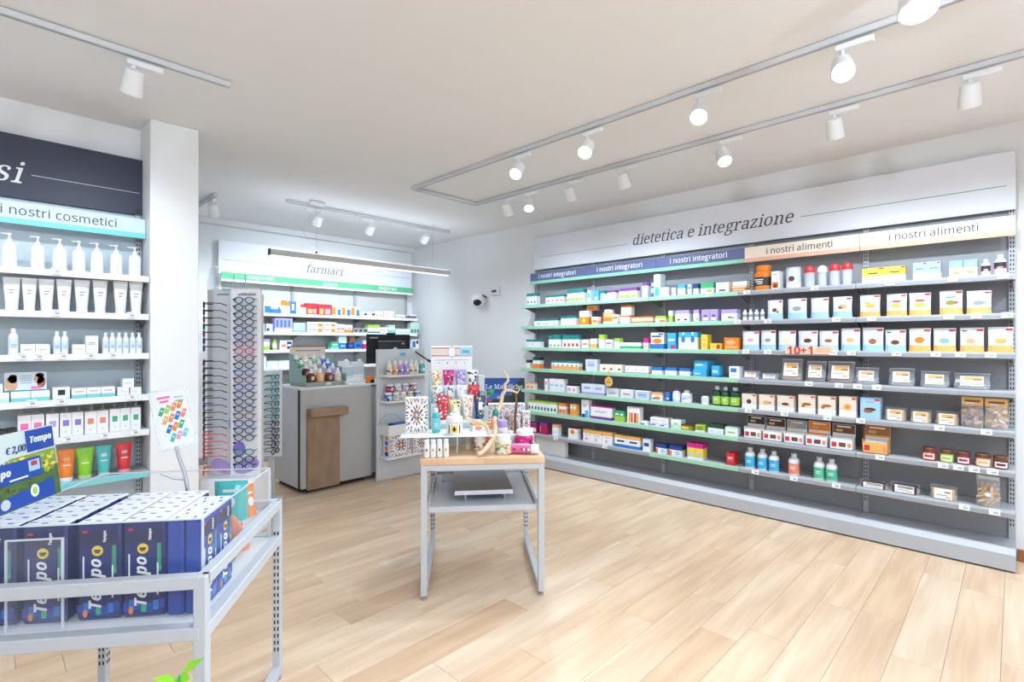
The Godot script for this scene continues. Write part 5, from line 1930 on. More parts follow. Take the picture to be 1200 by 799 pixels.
	mc.xf = m.xf
	mc.lathe([[0.026, 0.04, w0], [0.029, 0.043, w0], [0.029, 0.082, w0], [0.026, 0.085, w0], [0, 0.086, w0]], 16)
	part("cap", mc, "satin", o)
	mc = MB.new()
	for k in 14:
		var a := k * 2.1
		var n := Vector3(0, sin(a), cos(a))
		mc.disc(Vector3(-0.03 + 0.1 * fposmod(k * 0.29, 1.0), 0.031, 0) + n * 0.0315 - Vector3(0.03, 0, 0), n, Vector3(0.01, 0, 0), n.cross(Vector3.RIGHT) * 0.008, C("white") if k % 2 else C("berry"), 7)
	part("printed_pattern", mc, "paper", o)
	put(o, t, Vector3(0.252, top, 0.325), -0.25, "lying_bottle", "pink patterned bottle with white cap lying on its side", "bottle")
	# cartons at the back
	for k in 3:
		o = Node3D.new()
		gift_box(o, 0.085, 0.235, 0.07, 80 + k, "")
		put(o, t, Vector3(0.10 + 0.088 * k, top, -0.23), 0.0, "gift_carton", "white blue-flowered carton in a row at the table's back, %s from left" % ORD[k], "carton", "flowered cartons at the oak table's back")
	for k in 2:
		o = Node3D.new()
		gift_box(o, 0.055, 0.17 + 0.02 * k, 0.05, 90 + k, "")
		put(o, t, Vector3(0.25 + 0.068 * k, top, -0.14 - 0.01 * k), 0.1, "slim_carton", "slim white printed carton by the driftwood's upper twig, %s" % ["left", "right"][k], "carton", "slim cartons by the driftwood")
	# driftwood
	o = Node3D.new()
	m = MB.new()
	var dw := C("tan").lerp(C("cream"), 0.35)
	m.tube([Vector3(-0.03, 0.015, 0.405), Vector3(0.01, 0.035, 0.37), Vector3(0.05, 0.075, 0.32), Vector3(0.075, 0.095, 0.28), Vector3(0.08, 0.14, 0.24), Vector3(0.075, 0.185, 0.20), Vector3(0.09, 0.225, 0.16), Vector3(0.115, 0.255, 0.12), Vector3(0.13, 0.30, 0.09), Vector3(0.135, 0.335, 0.08), Vector3(0.155, 0.36, 0.07), Vector3(0.15, 0.395, 0.06), Vector3(0.175, 0.42, 0.05), Vector3(0.17, 0.45, 0.045), Vector3(0.145, 0.475, 0.04), Vector3(0.15, 0.49, 0.04)], [0.012, 0.013, 0.014, 0.016, 0.014, 0.015, 0.014, 0.014, 0.012, 0.012, 0.011, 0.010, 0.009, 0.007, 0.006, 0.003], 9, dw)
	part("main_stem", m, "matte", o)
	m = MB.new()
	m.tube([Vector3(0.165, 0.01, 0.345), Vector3(0.13, 0.03, 0.33), Vector3(0.085, 0.07, 0.31), Vector3(0.04, 0.115, 0.29), Vector3(0.03, 0.15, 0.28), Vector3(0.015, 0.17, 0.27), Vector3(-0.05, 0.195, 0.26), Vector3(-0.10, 0.205, 0.26)], [0.014, 0.014, 0.013, 0.012, 0.011, 0.010, 0.009, 0.004], 9, dw)
	part("side_branch", m, "matte", o)
	m = MB.new()
	m.tube([Vector3(0.15, 0.36, 0.07), Vector3(0.20, 0.355, 0.06), Vector3(0.235, 0.34, 0.05), Vector3(0.25, 0.365, 0.05), Vector3(0.242, 0.38, 0.05)], [0.009, 0.008, 0.007, 0.005, 0.003], 7, dw)
	part("twig", m, "matte", o)
	m = MB.new()
	m.tube([Vector3(0.225, 0.34, 0.05), Vector3(0.23, 0.27, 0.04), Vector3(0.222, 0.18, 0.03), Vector3(0.225, 0.02, 0.02)], [0.007, 0.009, 0.010, 0.012], 7, C("choco").lerp(C("tan"), 0.2))
	part("dark_twig", m, "matte", o)
	m = MB.new()
	m.ball(Vector3(0.085, 0.22, 0.175), Vector3(0.02, 0.04, 0.02), C("teal"), 9, 6)
	m.ball(Vector3(0.07, 0.165, 0.215), Vector3(0.018, 0.028, 0.018), C("coral"), 9, 6)
	part("ribbon", m, "satin", o)
	put(o, t, Vector3(0, top, 0), 0.0, "driftwood_branch", "twisted pale driftwood branch standing on the oak table", "branch")

	# ---- front-left table: tissue packs in acrylic bins
	t = front_table
	var fl := 0.6405
	var names := ["far left", "left", "pocket", "middle", "right"]
	var cx := [0.0, -0.268, -0.128, 0.022, 0.150]
	var n := 0
	for c in 5:
		for k in 6:
			if c == 0:
				continue
			o = tissue_pack(k == 0, false)
			var word: String = ["front", "second", "third", "fourth", "fifth", "back"][k]
			put(o, t, Vector3(cx[c] + 0.01 * (k % 2) * (0.3 if c < 3 else 0.0), fl, 0.296 - 0.054 * k), 0.0, "tissue_pack", "blue tissue multipack, %s in the %s column of the acrylic bin" % [word, names[c]], "tissue pack", "tissue packs facing front")
			n += 1
	for c in 2:
		for k in 2:
			o = tissue_pack(c == 1, true)
			put(o, t, Vector3(0.266 + 0.0525 * c, fl, 0.24 - 0.125 * k), PI / 2, "tissue_pack", "blue tissue multipack turned sideways, %s row, %s from front" % [["inner", "outer"][c], ORD[k]], "tissue pack", "tissue packs turned sideways")
	# acrylic bin around the packs and toys
	o = Node3D.new()
	for q in [[Vector3(-0.003, 0.15, 0.305), Vector3(0.654, 0.30, 0.004)], [Vector3(0.324, 0.15, -0.022), Vector3(0.004, 0.30, 0.655)], [Vector3(-0.003, 0.15, -0.348), Vector3(0.654, 0.30, 0.004)], [Vector3(-0.330, 0.15, -0.022), Vector3(0.004, 0.30, 0.655)]]:
		part("acrylic_wall", one_box(q[0], q[1]), "acrylic", o)
		var edge: Vector3 = q[1]
		edge.y = 0.004
		part("polished_edge", one_box(q[0] + Vector3(0, 0.152, 0), edge * Vector3(1, 1, 1) + Vector3(0.001, 0, 0.001)), "acrylic_edge", o)
	part("polished_edge", one_box(Vector3(0.324, 0.15, 0.305), Vector3(0.006, 0.30, 0.006)), "acrylic_edge", o)
	part("polished_edge", one_box(Vector3(0.324, 0.15, -0.348), Vector3(0.006, 0.30, 0.006)), "acrylic_edge", o)
	put(o, t, Vector3(0, fl, 0), 0.0, "acrylic_bin", "large clear acrylic bin around the tissue packs", "acrylic bin")
	o = Node3D.new()
	for q in [[Vector3(0, 0.135, 0.0), Vector3(0.150, 0.27, 0.004)], [Vector3(-0.075, 0.135, -0.008), Vector3(0.004, 0.27, 0.018)], [Vector3(0.075, 0.135, -0.008), Vector3(0.004, 0.27, 0.018)]]:
		part("acrylic_wall", one_box(q[0], q[1]), "acrylic", o)
	part("polished_edge", one_box(Vector3(0.075, 0.135, 0.0), Vector3(0.005, 0.27, 0.006)), "acrylic_edge", o)
	part("polished_edge", one_box(Vector3(-0.075, 0.135, 0.0), Vector3(0.004, 0.27, 0.006)), "acrylic_edge", o)
	part("polished_edge", one_box(Vector3(0, 0.271, 0.0), Vector3(0.154, 0.004, 0.006)), "acrylic_edge", o)
	put(o, t, Vector3(-0.128, fl, 0.334), 0.0, "acrylic_pocket", "narrow clear acrylic pocket in front of the tissue packs", "acrylic pocket")
	# soft coloured packets behind
	var soft := [["aquad", Vector3(0.20, 0.19, -0.21), Vector3(0.065, 0.075, 0.065), "rounded turquoise packet on top in the bin's rear"], ["aqua", Vector3(0.14, 0.07, -0.21), Vector3(0.075, 0.07, 0.06), "pale turquoise packet low in the bin's rear"], ["honey", Vector3(0.24, 0.22, -0.295), Vector3(0.045, 0.03, 0.04), "small yellow packet at the top of the bin's rear"], ["orange", Vector3(0.27, 0.17, -0.30), Vector3(0.04, 0.06, 0.04), "orange packet at the bin's rear corner"], ["coral", Vector3(0.28, 0.07, -0.23), Vector3(0.035, 0.07, 0.08), "long coral packet against the bin's right wall"], ["green", Vector3(0.26, 0.07, -0.13), Vector3(0.04, 0.065, 0.045), "green packet between tissue packs and coral packet"], ["pink", Vector3(0.205, 0.04, -0.13), Vector3(0.04, 0.04, 0.04), "pink packet at the bin floor"]]
	for k in soft.size():
		var q: Array = soft[k]
		o = Node3D.new()
		make_pouch(o, q[2].x * 2.0, q[2].y * 2.1, q[2].z * 1.5, q[0], "o,.5,.5,.22,.16,white r,.3,.75,.7,.82,white", "gloss")
		put(o, t, Vector3(q[1].x, fl + q[1].y - q[2].y + (0.0 if q[1].y > q[2].y else 0.0), q[1].z), 0.4 * k, "soft_packet", q[3], "packet")
	# tissue advertising card standing on the packs
	o = Node3D.new()
	m = MB.new()
	var L := 0.44
	m.box(Vector3(0, 0.115, 0), Vector3(L, 0.235, 0.006), C("sage").lerp(C("white"), 0.55))
	part("card", m, "paper", o)
	m = MB.new()
	var gr := RandomNumberGenerator.new()
	gr.seed = 4
	m.box(Vector3(0, 0.05, 0.0034), Vector3(L - 0.004, 0.10, 0.0008), Color("4c6a35").srgb_to_linear())
	m.box(Vector3(0.12, 0.125, 0.0034), Vector3(0.19, 0.06, 0.0008), Color("8a9a3c").srgb_to_linear())
	for k in 70:
		var px := gr.randf_range(-0.2, 0.2)
		var py := gr.randf_range(0.09, 0.15)
		m.disc(Vector3(px, py, 0.0042 + 0.0001 * (k % 6)), Vector3.BACK, Vector3(gr.randf_range(0.006, 0.016), 0, 0), Vector3(0, gr.randf_range(0.004, 0.012), 0), [C("yellow"), C("lime"), C("olive"), Color("4c6a35").srgb_to_linear()][k % 4], 7)
	for k in 60:
		m.disc(Vector3(gr.randf_range(-0.2, 0.2), gr.randf_range(0.012, 0.085), 0.0044), Vector3.BACK, Vector3(gr.randf_range(0.004, 0.012), 0, 0), Vector3(0, gr.randf_range(0.003, 0.008), 0), Color("3d5a2c").srgb_to_linear().lerp(C("olive"), gr.randf() * 0.6), 6)
	part("printed_meadow", m, "paper", o)
	m = MB.new()
	var bl := Color("1b45a0").srgb_to_linear()
	m.box(Vector3(0.155, 0.195, 0.0046), Vector3(0.115, 0.068, 0.001), bl)
	m.box(Vector3(0.010, 0.112, 0.0050), Vector3(0.27, 0.062, 0.001), bl)
	m.box(Vector3(0.115, 0.118, 0.0058), Vector3(0.045, 0.034, 0.0008), C("sky"))
	m.box(Vector3(0.115, 0.124, 0.0064), Vector3(0.025, 0.014, 0.0008), C("red"))
	m.box(Vector3(0.05, 0.09, 0.0056), Vector3(0.07, 0.005, 0.001), C("white"))
	m.quad(Vector3(-0.218, 0.004, 0.0050), Vector3(0.19, 0.004, 0.0050), Vector3(0.19, 0.062, 0.0050), Vector3(-0.218, 0.02, 0.0050), Vector3.BACK, bl)
	m.disc(Vector3(0.105, 0.038, 0.0056), Vector3.BACK, Vector3(0.018, 0, 0), Vector3(0, 0.02, 0), C("white"), 14)
	m.disc(Vector3(0.105, 0.038, 0.0062), Vector3.BACK, Vector3(0.010, 0, 0), Vector3(0, 0.012, 0), C("lime"), 12)
	m.disc(Vector3(-0.01, 0.025, 0.0056), Vector3.BACK, Vector3(0.018, 0, 0), Vector3(0, 0.016, 0), C("silver"), 12)
	part("printed_panels", m, "paper", o)
	lettering("Tempo", "Droid Sans", 0.092, C("white"), o, Vector3(0.155, 0.195, 0.0062), 0.2, "lettering", true, 0.04)
	lettering("Tempo", "Droid Sans", 0.10, C("white"), o, Vector3(-0.03, 0.112, 0.0066), 0.2, "lettering", true, 0.04)
	lettering("€ 2,00", "Droid Serif", 0.075, C("navy"), o, Vector3(0.055, 0.178, 0.0046), 0.2)
	lettering("sulla pelle", "Droid Sans", 0.11, C("navy"), o, Vector3(-0.06, 0.205, 0.0046), 0.2)
	lettering("natura", "Droid Sans", 0.07, C("navy"), o, Vector3(-0.09, 0.168, 0.0046), 0.2)
	put(o, t, Vector3(-0.318, 0.945, 0.17), PI / 2, "advertising_card", "tissue advertising card with meadow picture and price 2,00 euro", "sign")
	o.rotation.x = -0.12
	o.scale = Vector3.ONE * 1.08
	# acrylic card holder on a flexible stem
	o = Node3D.new()
	m = MB.new()
	m.tube([Vector3(0.03, -0.02, -0.02), Vector3(0.02, 0.05, -0.02), Vector3(0.0, 0.12, -0.015), Vector3(-0.005, 0.16, -0.005)], 0.007, 8, C("silver"))
	m.tube([Vector3(-0.045, 0.065, 0.02), Vector3(-0.01, 0.04, 0.0), Vector3(0.02, 0.03, -0.02)], 0.0045, 8, C("silver"))
	part("flexible_stem", m, "metal", o)
	var hd := part("card_holder", _tilted(Vector3(0.132, 0.225, 0.004)), "acrylic", o)
	hd.position = Vector3(-0.012, 0.262, 0.0)
	hd.rotation = Vector3(0, 0, 0.17)
	for q in [[Vector3(0, 0.113, 0), Vector3(0.134, 0.003, 0.006)], [Vector3(0, -0.113, 0), Vector3(0.134, 0.003, 0.006)], [Vector3(0.066, 0, 0), Vector3(0.003, 0.225, 0.006)], [Vector3(-0.066, 0, 0), Vector3(0.003, 0.225, 0.006)]]:
		part("polished_edge", one_box(q[0], q[1]), "acrylic_edge", hd)
	var paper := part("printed_card", one_box(Vector3(0.004, 0, 0.0036), Vector3(0.112, 0.205, 0.001), C("white")), "paper", hd)
	m = MB.new()
	var cc := ["green", "lime", "coral", "orange", "honey", "coral", "blue", "coral", "blue", "orange", "green", "lime", "aquad", "pink", "aqua"]
	for k in 15:
		var gx := -0.033 + 0.022 * (k % 4) + 0.008 * (k / 4)
		var gy := 0.034 - 0.034 * (k / 4) + 0.006 * (k % 4)
		if gx > 0.048 or gy < -0.09:
			continue
		m.xf = Transform3D(Basis(Vector3.BACK, -0.5), Vector3(gx, gy, 0.0048))
		m.box(Vector3.ZERO, Vector3(0.014, 0.032, 0.001), C(cc[k]), 0.0)
		m.box(Vector3(0, 0.004, 0.0007), Vector3(0.006, 0.006, 0.0006), C("white"), 0.0)
	m.xf = Transform3D()
	m.box(Vector3(-0.018, 0.085, 0.0046), Vector3(0.045, 0.008, 0.001), C("hotpink"))
	m.box(Vector3(-0.018, 0.070, 0.0046), Vector3(0.030, 0.008, 0.001), C("hotpink"))
	m.box(Vector3(0.033, 0.080, 0.0046), Vector3(0.03, 0.006, 0.001), C("sky"))
	m.box(Vector3(0.033, 0.066, 0.0046), Vector3(0.03, 0.006, 0.001), C("aqua"))
	part("printed_labels", m, "paper", hd)
	put(o, t, Vector3(0.085, 0.945, -0.05), 0.02, "card_stand", "tilted clear card holder with colourful label card above tissue packs", "card holder")
	# leafy tip at the very bottom
	o = thing("leafy_plant", "bright green leafy plant tip at the photo's bottom edge", "plant", Vector3(0.362, 0, -1.545))
	m = MB.new()
	m.lathe([[0, 0, C("white")], [0.07, 0, C("white")], [0.09, 0.15, C("white")], [0.08, 0.15, C("brown")], [0, 0.14, C("brown")]], 16)
	part("pot", m, "satin", o)
	m = MB.new()
	m.tube([Vector3(0, 0.14, 0), Vector3(0.005, 0.3, 0), Vector3(0, 0.64, 0)], [0.006, 0.005, 0.003], 6, C("green"))
	part("stem", m, "matte", o)
	for k in 14:
		var a := k * 2.4
		var y := 0.46 + 0.0135 * k
		m = MB.new()
		var d := Vector3(cos(a), 0.5, sin(a)).normalized()
		var sd := Vector3(-sin(a), 0, cos(a)) * 0.017
		var p0 := Vector3(0, y, 0)
		var p1 := p0 + d * 0.035
		var p2 := p1 + Vector3(d.x, 0.1, d.z) * 0.035
		var up := Vector3(-d.x * 0.4, 1, -d.z * 0.4).normalized()
		m.tri(p0, p1 + sd, p1 - sd, up, C("lime2"))
		m.tri(p1 + sd, p1 - sd, p2, up, C("lime2"))
		part("leaf", m, "matte", o)


func _tilted(s: Vector3) -> MB:
	return one_box(Vector3.ZERO, s)


func stock_right():
	rw(1, "carton", -4.269, 0.053, 0.142, 0.07, "white", "t,.25,teal o,.5,.25,.18,.1,dark", "slim white carton with teal top and dark dot", 3, 0.0550)
	rw(1, "carton", -3.953, 0.066, 0.101, 0.07, "white", "t,.25,teal o,.5,.35,.22,.1,red l,.2,.6,.8,1", "short white carton with teal top and red mark", 4, 0.0680)
	rw(1, "carton", -3.640, 0.056, 0.147, 0.07, "white", "t,.3,teal r,.1,.08,.9,.35,lime", "tall white carton with teal top and green picture", 4, 0.0580)
	rw(1, "carton", -3.370, 0.036, 0.121, 0.07, "white", "r,.1,.3,.9,.75,cyan", "little white carton with blue panel")
	rw(1, "carton", -3.272, 0.061, 0.114, 0.07, "cyan", "r,.15,.1,.8,.4,pale", "bright blue carton")
	rw(1, "carton", -3.189, 0.047, 0.107, 0.07, "white", "t,.3,teal o,.5,.3,.2,.1,red", "white carton with green top beside bright blue carton")
	rw(1, "carton", -3.075, 0.098, 0.102, 0.07, "white", "t,.25,purple l,.2,.5,.8,2", "wide white carton with purple top")
	rw(1, "carton", -2.948, 0.068, 0.115, 0.07, "white", "t,.3,purple r,.15,.1,.85,.4,lime", "white carton with purple top and green leaf", 3, 0.0703)
	rw(1, "carton", -2.680, 0.054, 0.154, 0.07, "white", "t,.22,purple r,.2,.2,.8,.3,pale", "tall white carton with purple top")
	rw(1, "bottle", -2.601, 0.033, 0.135, 0.00, "blue", "c,white L,.35,.7,white", "small blue bottle with white cap")
	rw(1, "carton", -2.545, 0.069, 0.222, 0.10, "pale", "r,.15,.05,.85,.4,cyan r,.3,.6,.7,.8,white", "tallest pale blue carton")
	rw(1, "carton", -2.466, 0.081, 0.088, 0.10, "white", "r,.15,.3,.85,.7,pale l,.2,.85,.8,1", "white carton with pale blue print")
	rw(1, "carton", -2.369, 0.041, 0.079, 0.10, "white", "r,.1,.3,.9,.55,pink", "little white carton with pink band")
	rw(1, "carton", -2.309, 0.035, 0.102, 0.10, "white", "t,.35,cyan r,.2,.15,.8,.4,pale", "white carton with light blue top", 2, 0.0360)
	rw(1, "carton", -2.208, 0.037, 0.096, 0.10, "white", "r,.1,.55,.9,.8,cyan r,.1,.1,.9,.2,pale", "white carton with turquoise stripe")
	rw(1, "carton", -2.148, 0.047, 0.100, 0.10, "white", "t,.45,navy r,.15,.1,.8,.35,pale", "white carton with navy top")
	rw(1, "carton", -2.040, 0.117, 0.103, 0.10, "white", "t,.5,green r,.5,.1,.9,.4,lime", "wide white carton with green top")
	rw(1, "carton", -1.899, 0.113, 0.092, 0.10, "white", "r,.25,.15,.75,.3,navy l,.25,.7,.75,1", "wide white carton with blue line")
	rw(1, "carton", -1.755, 0.120, 0.044, 0.10, "orange", "t,.2,cream r,.1,.2,.9,.6,peach", "flat orange carton under a white one")
	rw(1, "carton", -1.755, 0.120, 0.046, 0.10, "white", "b,.25,peach l,.2,.6,.8,1", "flat white carton lying on an orange one", 1, 0.0, 0.045, 0.00)
	rw(1, "tub", -1.568, 0.145, 0.216, 0.00, "orange", "c,orange L,.18,.52,dark", "big orange plastic tub with dark label")
	rw(1, "carton", -1.454, 0.061, 0.151, 0.10, "white", "r,.1,.08,.9,.4,orange r,.25,.08,.75,.3,brown l,.2,.8,.8,1", "white carton with orange bar picture")
	rw(1, "can", -1.329, 0.109, 0.174, 0.00, "pale", "L,.03,.26,white o,.5,.45,.22,.13,brown", "pale blue can with white base and brown picture")
	rw(1, "shaker", -1.204, 0.084, 0.179, 0.00, "frost", "c,red", "clear shaker cup with red lid")
	rw(1, "shaker", -1.113, 0.072, 0.171, 0.00, "frost", "c,white", "clear shaker cup with white lid")
	rw(1, "shaker", -1.028, 0.081, 0.179, 0.00, "frost", "c,red", "clear shaker cup with red lid")
	rw(1, "shaker", -0.942, 0.077, 0.179, 0.00, "frost", "c,red", "clear shaker cup with red lid")
	rw(1, "carton", -0.772, 0.129, 0.111, 0.10, "white", "t,.55,yellow r,.3,.6,.75,.68,brown r,.8,.88,.99,.97,red", "flat yellow carton with white base", 2, 0.1325)
	rw(1, "carton", -0.492, 0.075, 0.122, 0.10, "white", "t,.6,sky r,.2,.6,.8,.66,blue r,.75,.88,.97,.97,red", "light blue carton with white base", 2, 0.0770)
	rw(1, "carton", -0.295, 0.071, 0.116, 0.10, "white", "t,.42,sage r,.3,.2,.7,.35,lime r,.3,.72,.8,.8,white", "white carton with grey-green top and leaf", 2, 0.0735)
	rw(1, "bottle", -0.144, 0.047, 0.110, 0.00, "white", "c,white L,.25,.6,dark R,.25,.32,red", "smaller white bottle with dark and red label")
	rw(1, "bottle", -0.075, 0.060, 0.134, 0.00, "white", "c,white L,.3,.62,dark R,.3,.37,red", "larger white bottle with dark and red label")
	rw(2, "carton", -4.113, 0.119, 0.080, 0.07, "white", "t,.28,teal o,.6,.3,.2,.16,red o,.6,.3,.14,.1,white", "wide white carton with teal top and red ring", 3, 0.1227)
	rw(2, "carton", -3.724, 0.069, 0.102, 0.07, "white", "t,.25,teal l,.3,.4,.7,1", "white carton with teal top and grey line", 3, 0.0707)
	rw(2, "carton", -3.435, 0.124, 0.153, 0.07, "white", "b,.55,orange o,.5,.3,.2,.16,yellow l,.2,.75,.8,1", "large white carton with orange lower half")
	rw(2, "carton", -3.358, 0.124, 0.058, 0.07, "peach", "r,.1,.2,.9,.7,orange", "orange packet laid on a white and orange carton", 1, 0.0, 0.154, 0.03)
	rw(2, "carton", -3.292, 0.084, 0.082, 0.07, "white", "b,.5,peach r,.2,.3,.8,.6,orange", "low white and peach carton")
	rw(2, "tub", -3.142, 0.134, 0.156, 0.00, "white", "c,white L,.15,.8,peach R,.2,.45,orange", "round white tub with orange print")
	rw(2, "carton", -3.033, 0.072, 0.098, 0.07, "white", "b,.2,peach r,.1,.5,.9,.8,orange", "white carton with orange letters")
	rw(2, "carton", -2.912, 0.110, 0.085, 0.07, "white", "t,.2,orange l,.2,.5,.8,2", "white carton with orange top, lower of two")
	rw(2, "carton", -2.907, 0.117, 0.105, 0.07, "white", "t,.2,orange r,.1,.1,.9,.5,pale", "white carton with orange top, upper of two", 1, 0.0, 0.086, 0.00)
	rw(2, "carton", -2.768, 0.113, 0.066, 0.07, "white", "b,.3,orange t,.25,orange l,.2,.55,.8,1", "low white carton with orange bands", 2, 0.1170)
	rw(2, "carton", -2.507, 0.109, 0.066, 0.10, "white", "t,.4,lime r,.4,.05,.95,.4,orange", "low white carton with lime top")
	rw(2, "carton", -2.400, 0.039, 0.113, 0.10, "white", "b,.55,lime", "tall white carton with lime base")
	rw(2, "carton", -2.318, 0.068, 0.112, 0.10, "white", "t,.3,lilac o,.5,.2,.25,.08,brown l,.2,.5,.8,1", "white carton with lilac top and brown oval", 2, 0.0705)
	rw(2, "carton", -2.146, 0.052, 0.111, 0.10, "white", "t,.3,lilac r,.5,.08,.9,.35,lime", "white carton with lilac top and green leaf")
	rw(2, "carton", -2.055, 0.074, 0.109, 0.10, "lilac", "r,.2,.1,.8,.35,white o,.5,.45,.25,.1,purple", "lilac carton with white panel", 2, 0.0765)
	rw(2, "carton", -1.839, 0.134, 0.101, 0.10, "white", "t,.35,lilac o,.55,.3,.14,.06,dark o,.75,.25,.14,.06,grey", "wide white carton with lilac top and capsules")
	rw(2, "bottle", -1.708, 0.038, 0.095, 0.00, "white", "c,white L,.3,.55,grey", "small white bottle with grey label")
	rw(2, "bottle", -1.659, 0.035, 0.093, 0.00, "white", "c,white L,.3,.55,grey", "small white bottle with grey label")
	rw(2, "bottle", -1.610, 0.037, 0.093, 0.00, "white", "c,white L,.3,.55,grey", "small white bottle with grey label")
	rw(2, "bottle", -1.562, 0.034, 0.093, 0.00, "white", "c,white L,.3,.55,grey", "small white bottle with grey label")
	rw(2, "pouch", -1.462, 0.120, 0.165, 0.10, "white", "b,.3,sky o,.5,.48,.17,.1,brown o,.72,.38,.08,.05,brown r,.75,.86,.97,.94,red", "pale blue pouch with dark berries picture")
	rw(2, "pouch", -1.290, 0.141, 0.169, 0.10, "white", "b,.3,sky o,.5,.5,.25,.12,grey r,.72,.86,.97,.94,red", "pale blue pouch with grey bowl picture")
	rw(2, "pouch", -1.127, 0.127, 0.165, 0.10, "white", "b,.3,sky o,.5,.5,.25,.12,pale r,.72,.86,.97,.94,red", "pale blue pouch with white bowl picture")
	rw(2, "pouch", -0.970, 0.128, 0.164, 0.10, "white", "b,.3,sky o,.5,.52,.25,.12,tan o,.4,.48,.1,.05,brown r,.72,.86,.97,.94,red", "pale blue pouch with beige biscuit picture")
	rw(2, "pouch", -0.792, 0.129, 0.167, 0.10, "white", "b,.25,honey o,.55,.5,.26,.1,honey o,.4,.62,.14,.06,lime r,.72,.88,.97,.95,red", "yellow-based pouch with pasta and green leaf")
	rw(2, "pouch", -0.629, 0.122, 0.165, 0.10, "white", "b,.25,honey o,.5,.47,.24,.1,yellow r,.3,.62,.7,.7,red r,.72,.88,.97,.95,red", "yellow-based pouch with red lettering")
	rw(2, "pouch", -0.492, 0.124, 0.164, 0.10, "white", "b,.25,honey o,.5,.47,.28,.1,yellow r,.3,.62,.7,.7,red r,.72,.88,.97,.95,red", "yellow-based pouch with red lettering")
	rw(2, "pouch", -0.323, 0.124, 0.168, 0.10, "white", "b,.3,honey o,.5,.5,.24,.1,olive r,.3,.7,.7,.76,green o,.75,.5,.06,.06,red r,.72,.88,.97,.95,red", "yellow-based pouch with green lettering")
	rw(2, "pouch", -0.178, 0.126, 0.157, 0.10, "white", "b,.28,honey o,.48,.48,.24,.11,grey o,.75,.5,.05,.05,grey r,.72,.88,.97,.95,red", "yellow-based pouch with grey seed picture")
	rw(3, "carton", -4.261, 0.072, 0.095, 0.07, "white", "t,.28,teal l,.3,.4,.7,1", "slim white carton with teal top", 3, 0.0743)
	rw(3, "carton", -3.911, 0.057, 0.147, 0.07, "white", "t,.35,teal r,.2,.1,.8,.25,lime", "tall white carton with teal top and green foot", 3, 0.0587)
	rw(3, "carton", -3.703, 0.057, 0.145, 0.07, "white", "t,.35,teal r,.3,.1,.8,.35,red", "tall white carton with teal top and red mark", 4, 0.0583)
	rw(3, "carton", -3.422, 0.080, 0.093, 0.07, "white", "r,.1,.35,.9,.55,orange l,.2,.75,.8,1", "white carton with orange lettering")
	rw(3, "carton", -3.309, 0.083, 0.103, 0.07, "white", "b,.45,honey l,.2,.75,.8,1", "white carton with orange lower half")
	rw(3, "carton", -3.200, 0.067, 0.145, 0.07, "white", "t,.35,lime r,.2,.2,.8,.4,pale", "tall white carton with pale green top")
	rw(3, "carton", -3.107, 0.077, 0.093, 0.07, "white", "r,.1,.5,.9,.65,purple r,.1,.25,.9,.35,lilac", "white carton with purple lettering")
	rw(3, "carton", -3.007, 0.062, 0.105, 0.07, "white", "t,.35,lime", "small white carton with pale green top")
	rw(3, "carton", -2.909, 0.119, 0.062, 0.07, "white", "b,.4,green t,.12,mint", "low white carton with green base", 2, 0.1230)
	rw(3, "carton", -2.666, 0.050, 0.107, 0.07, "white", "t,.45,magenta r,.2,.1,.7,.35,pink", "white carton with magenta top")
	rw(3, "carton", -2.541, 0.138, 0.159, 0.10, "white", "b,.3,blue o,.5,.48,.36,.16,orange r,.6,.85,.95,.97,blue r,.05,.72,.8,.82,navy", "large white carton with orange and blue print")
	rw(3, "carton", -2.391, 0.083, 0.156, 0.10, "cyan", "r,.4,.02,.95,.25,magenta r,.1,.5,.9,.62,white", "turquoise carton with pink corner")
	rw(3, "carton", -2.271, 0.091, 0.159, 0.10, "white", "t,.3,cyan o,.5,.58,.22,.2,blue r,.15,.25,.85,.33,pale r,.4,.85,.6,.99,white", "white and turquoise carton with blue figure", 2, 0.0935)
	rw(3, "carton", -2.068, 0.060, 0.137, 0.10, "yellow", "l,.2,.7,.8,2 r,.2,.2,.8,.4,honey", "upright yellow carton")
	rw(3, "carton", -1.962, 0.104, 0.056, 0.10, "yellow", "r,.6,.1,.9,.8,red r,.1,.4,.5,.6,honey", "low yellow carton with red mark")
	rw(3, "carton", -1.818, 0.127, 0.106, 0.10, "orange", "o,.45,.6,.32,.2,peach r,.1,.1,.9,.3,honey", "orange carton with pale oval")
	rw(3, "pouch", -1.658, 0.139, 0.163, 0.10, "white", "b,.28,sky o,.5,.52,.2,.1,pink r,.7,.86,.97,.94,red", "blue-based pouch with pink picture")
	rw(3, "pouch", -1.514, 0.119, 0.168, 0.10, "white", "b,.28,sky o,.5,.5,.22,.1,grey r,.7,.86,.97,.94,red", "blue-based pouch with grey picture")
	rw(3, "pouch", -1.367, 0.133, 0.162, 0.10, "white", "b,.28,sky o,.5,.5,.22,.1,lemon r,.7,.86,.97,.94,red", "blue-based pouch with lemon picture")
	rw(3, "pouch", -1.210, 0.142, 0.160, 0.10, "white", "b,.28,sky o,.5,.5,.22,.11,brown r,.7,.86,.97,.94,red", "blue-based pouch with brown cookie heap")
	rw(3, "pouch", -1.063, 0.133, 0.158, 0.10, "white", "b,.28,sky o,.5,.5,.22,.09,wood r,.7,.86,.97,.94,red", "blue-based pouch with round brown cookie")
	rw(3, "pouch", -0.916, 0.126, 0.173, 0.10, "white", "b,.28,sky o,.5,.48,.22,.1,honey r,.7,.86,.97,.94,red", "blue-based pouch with yellow picture")
	rw(3, "pouch", -0.772, 0.131, 0.176, 0.10, "white", "b,.28,sky o,.5,.42,.2,.12,wood r,.7,.86,.97,.94,red", "blue-based pouch with reddish biscuits")
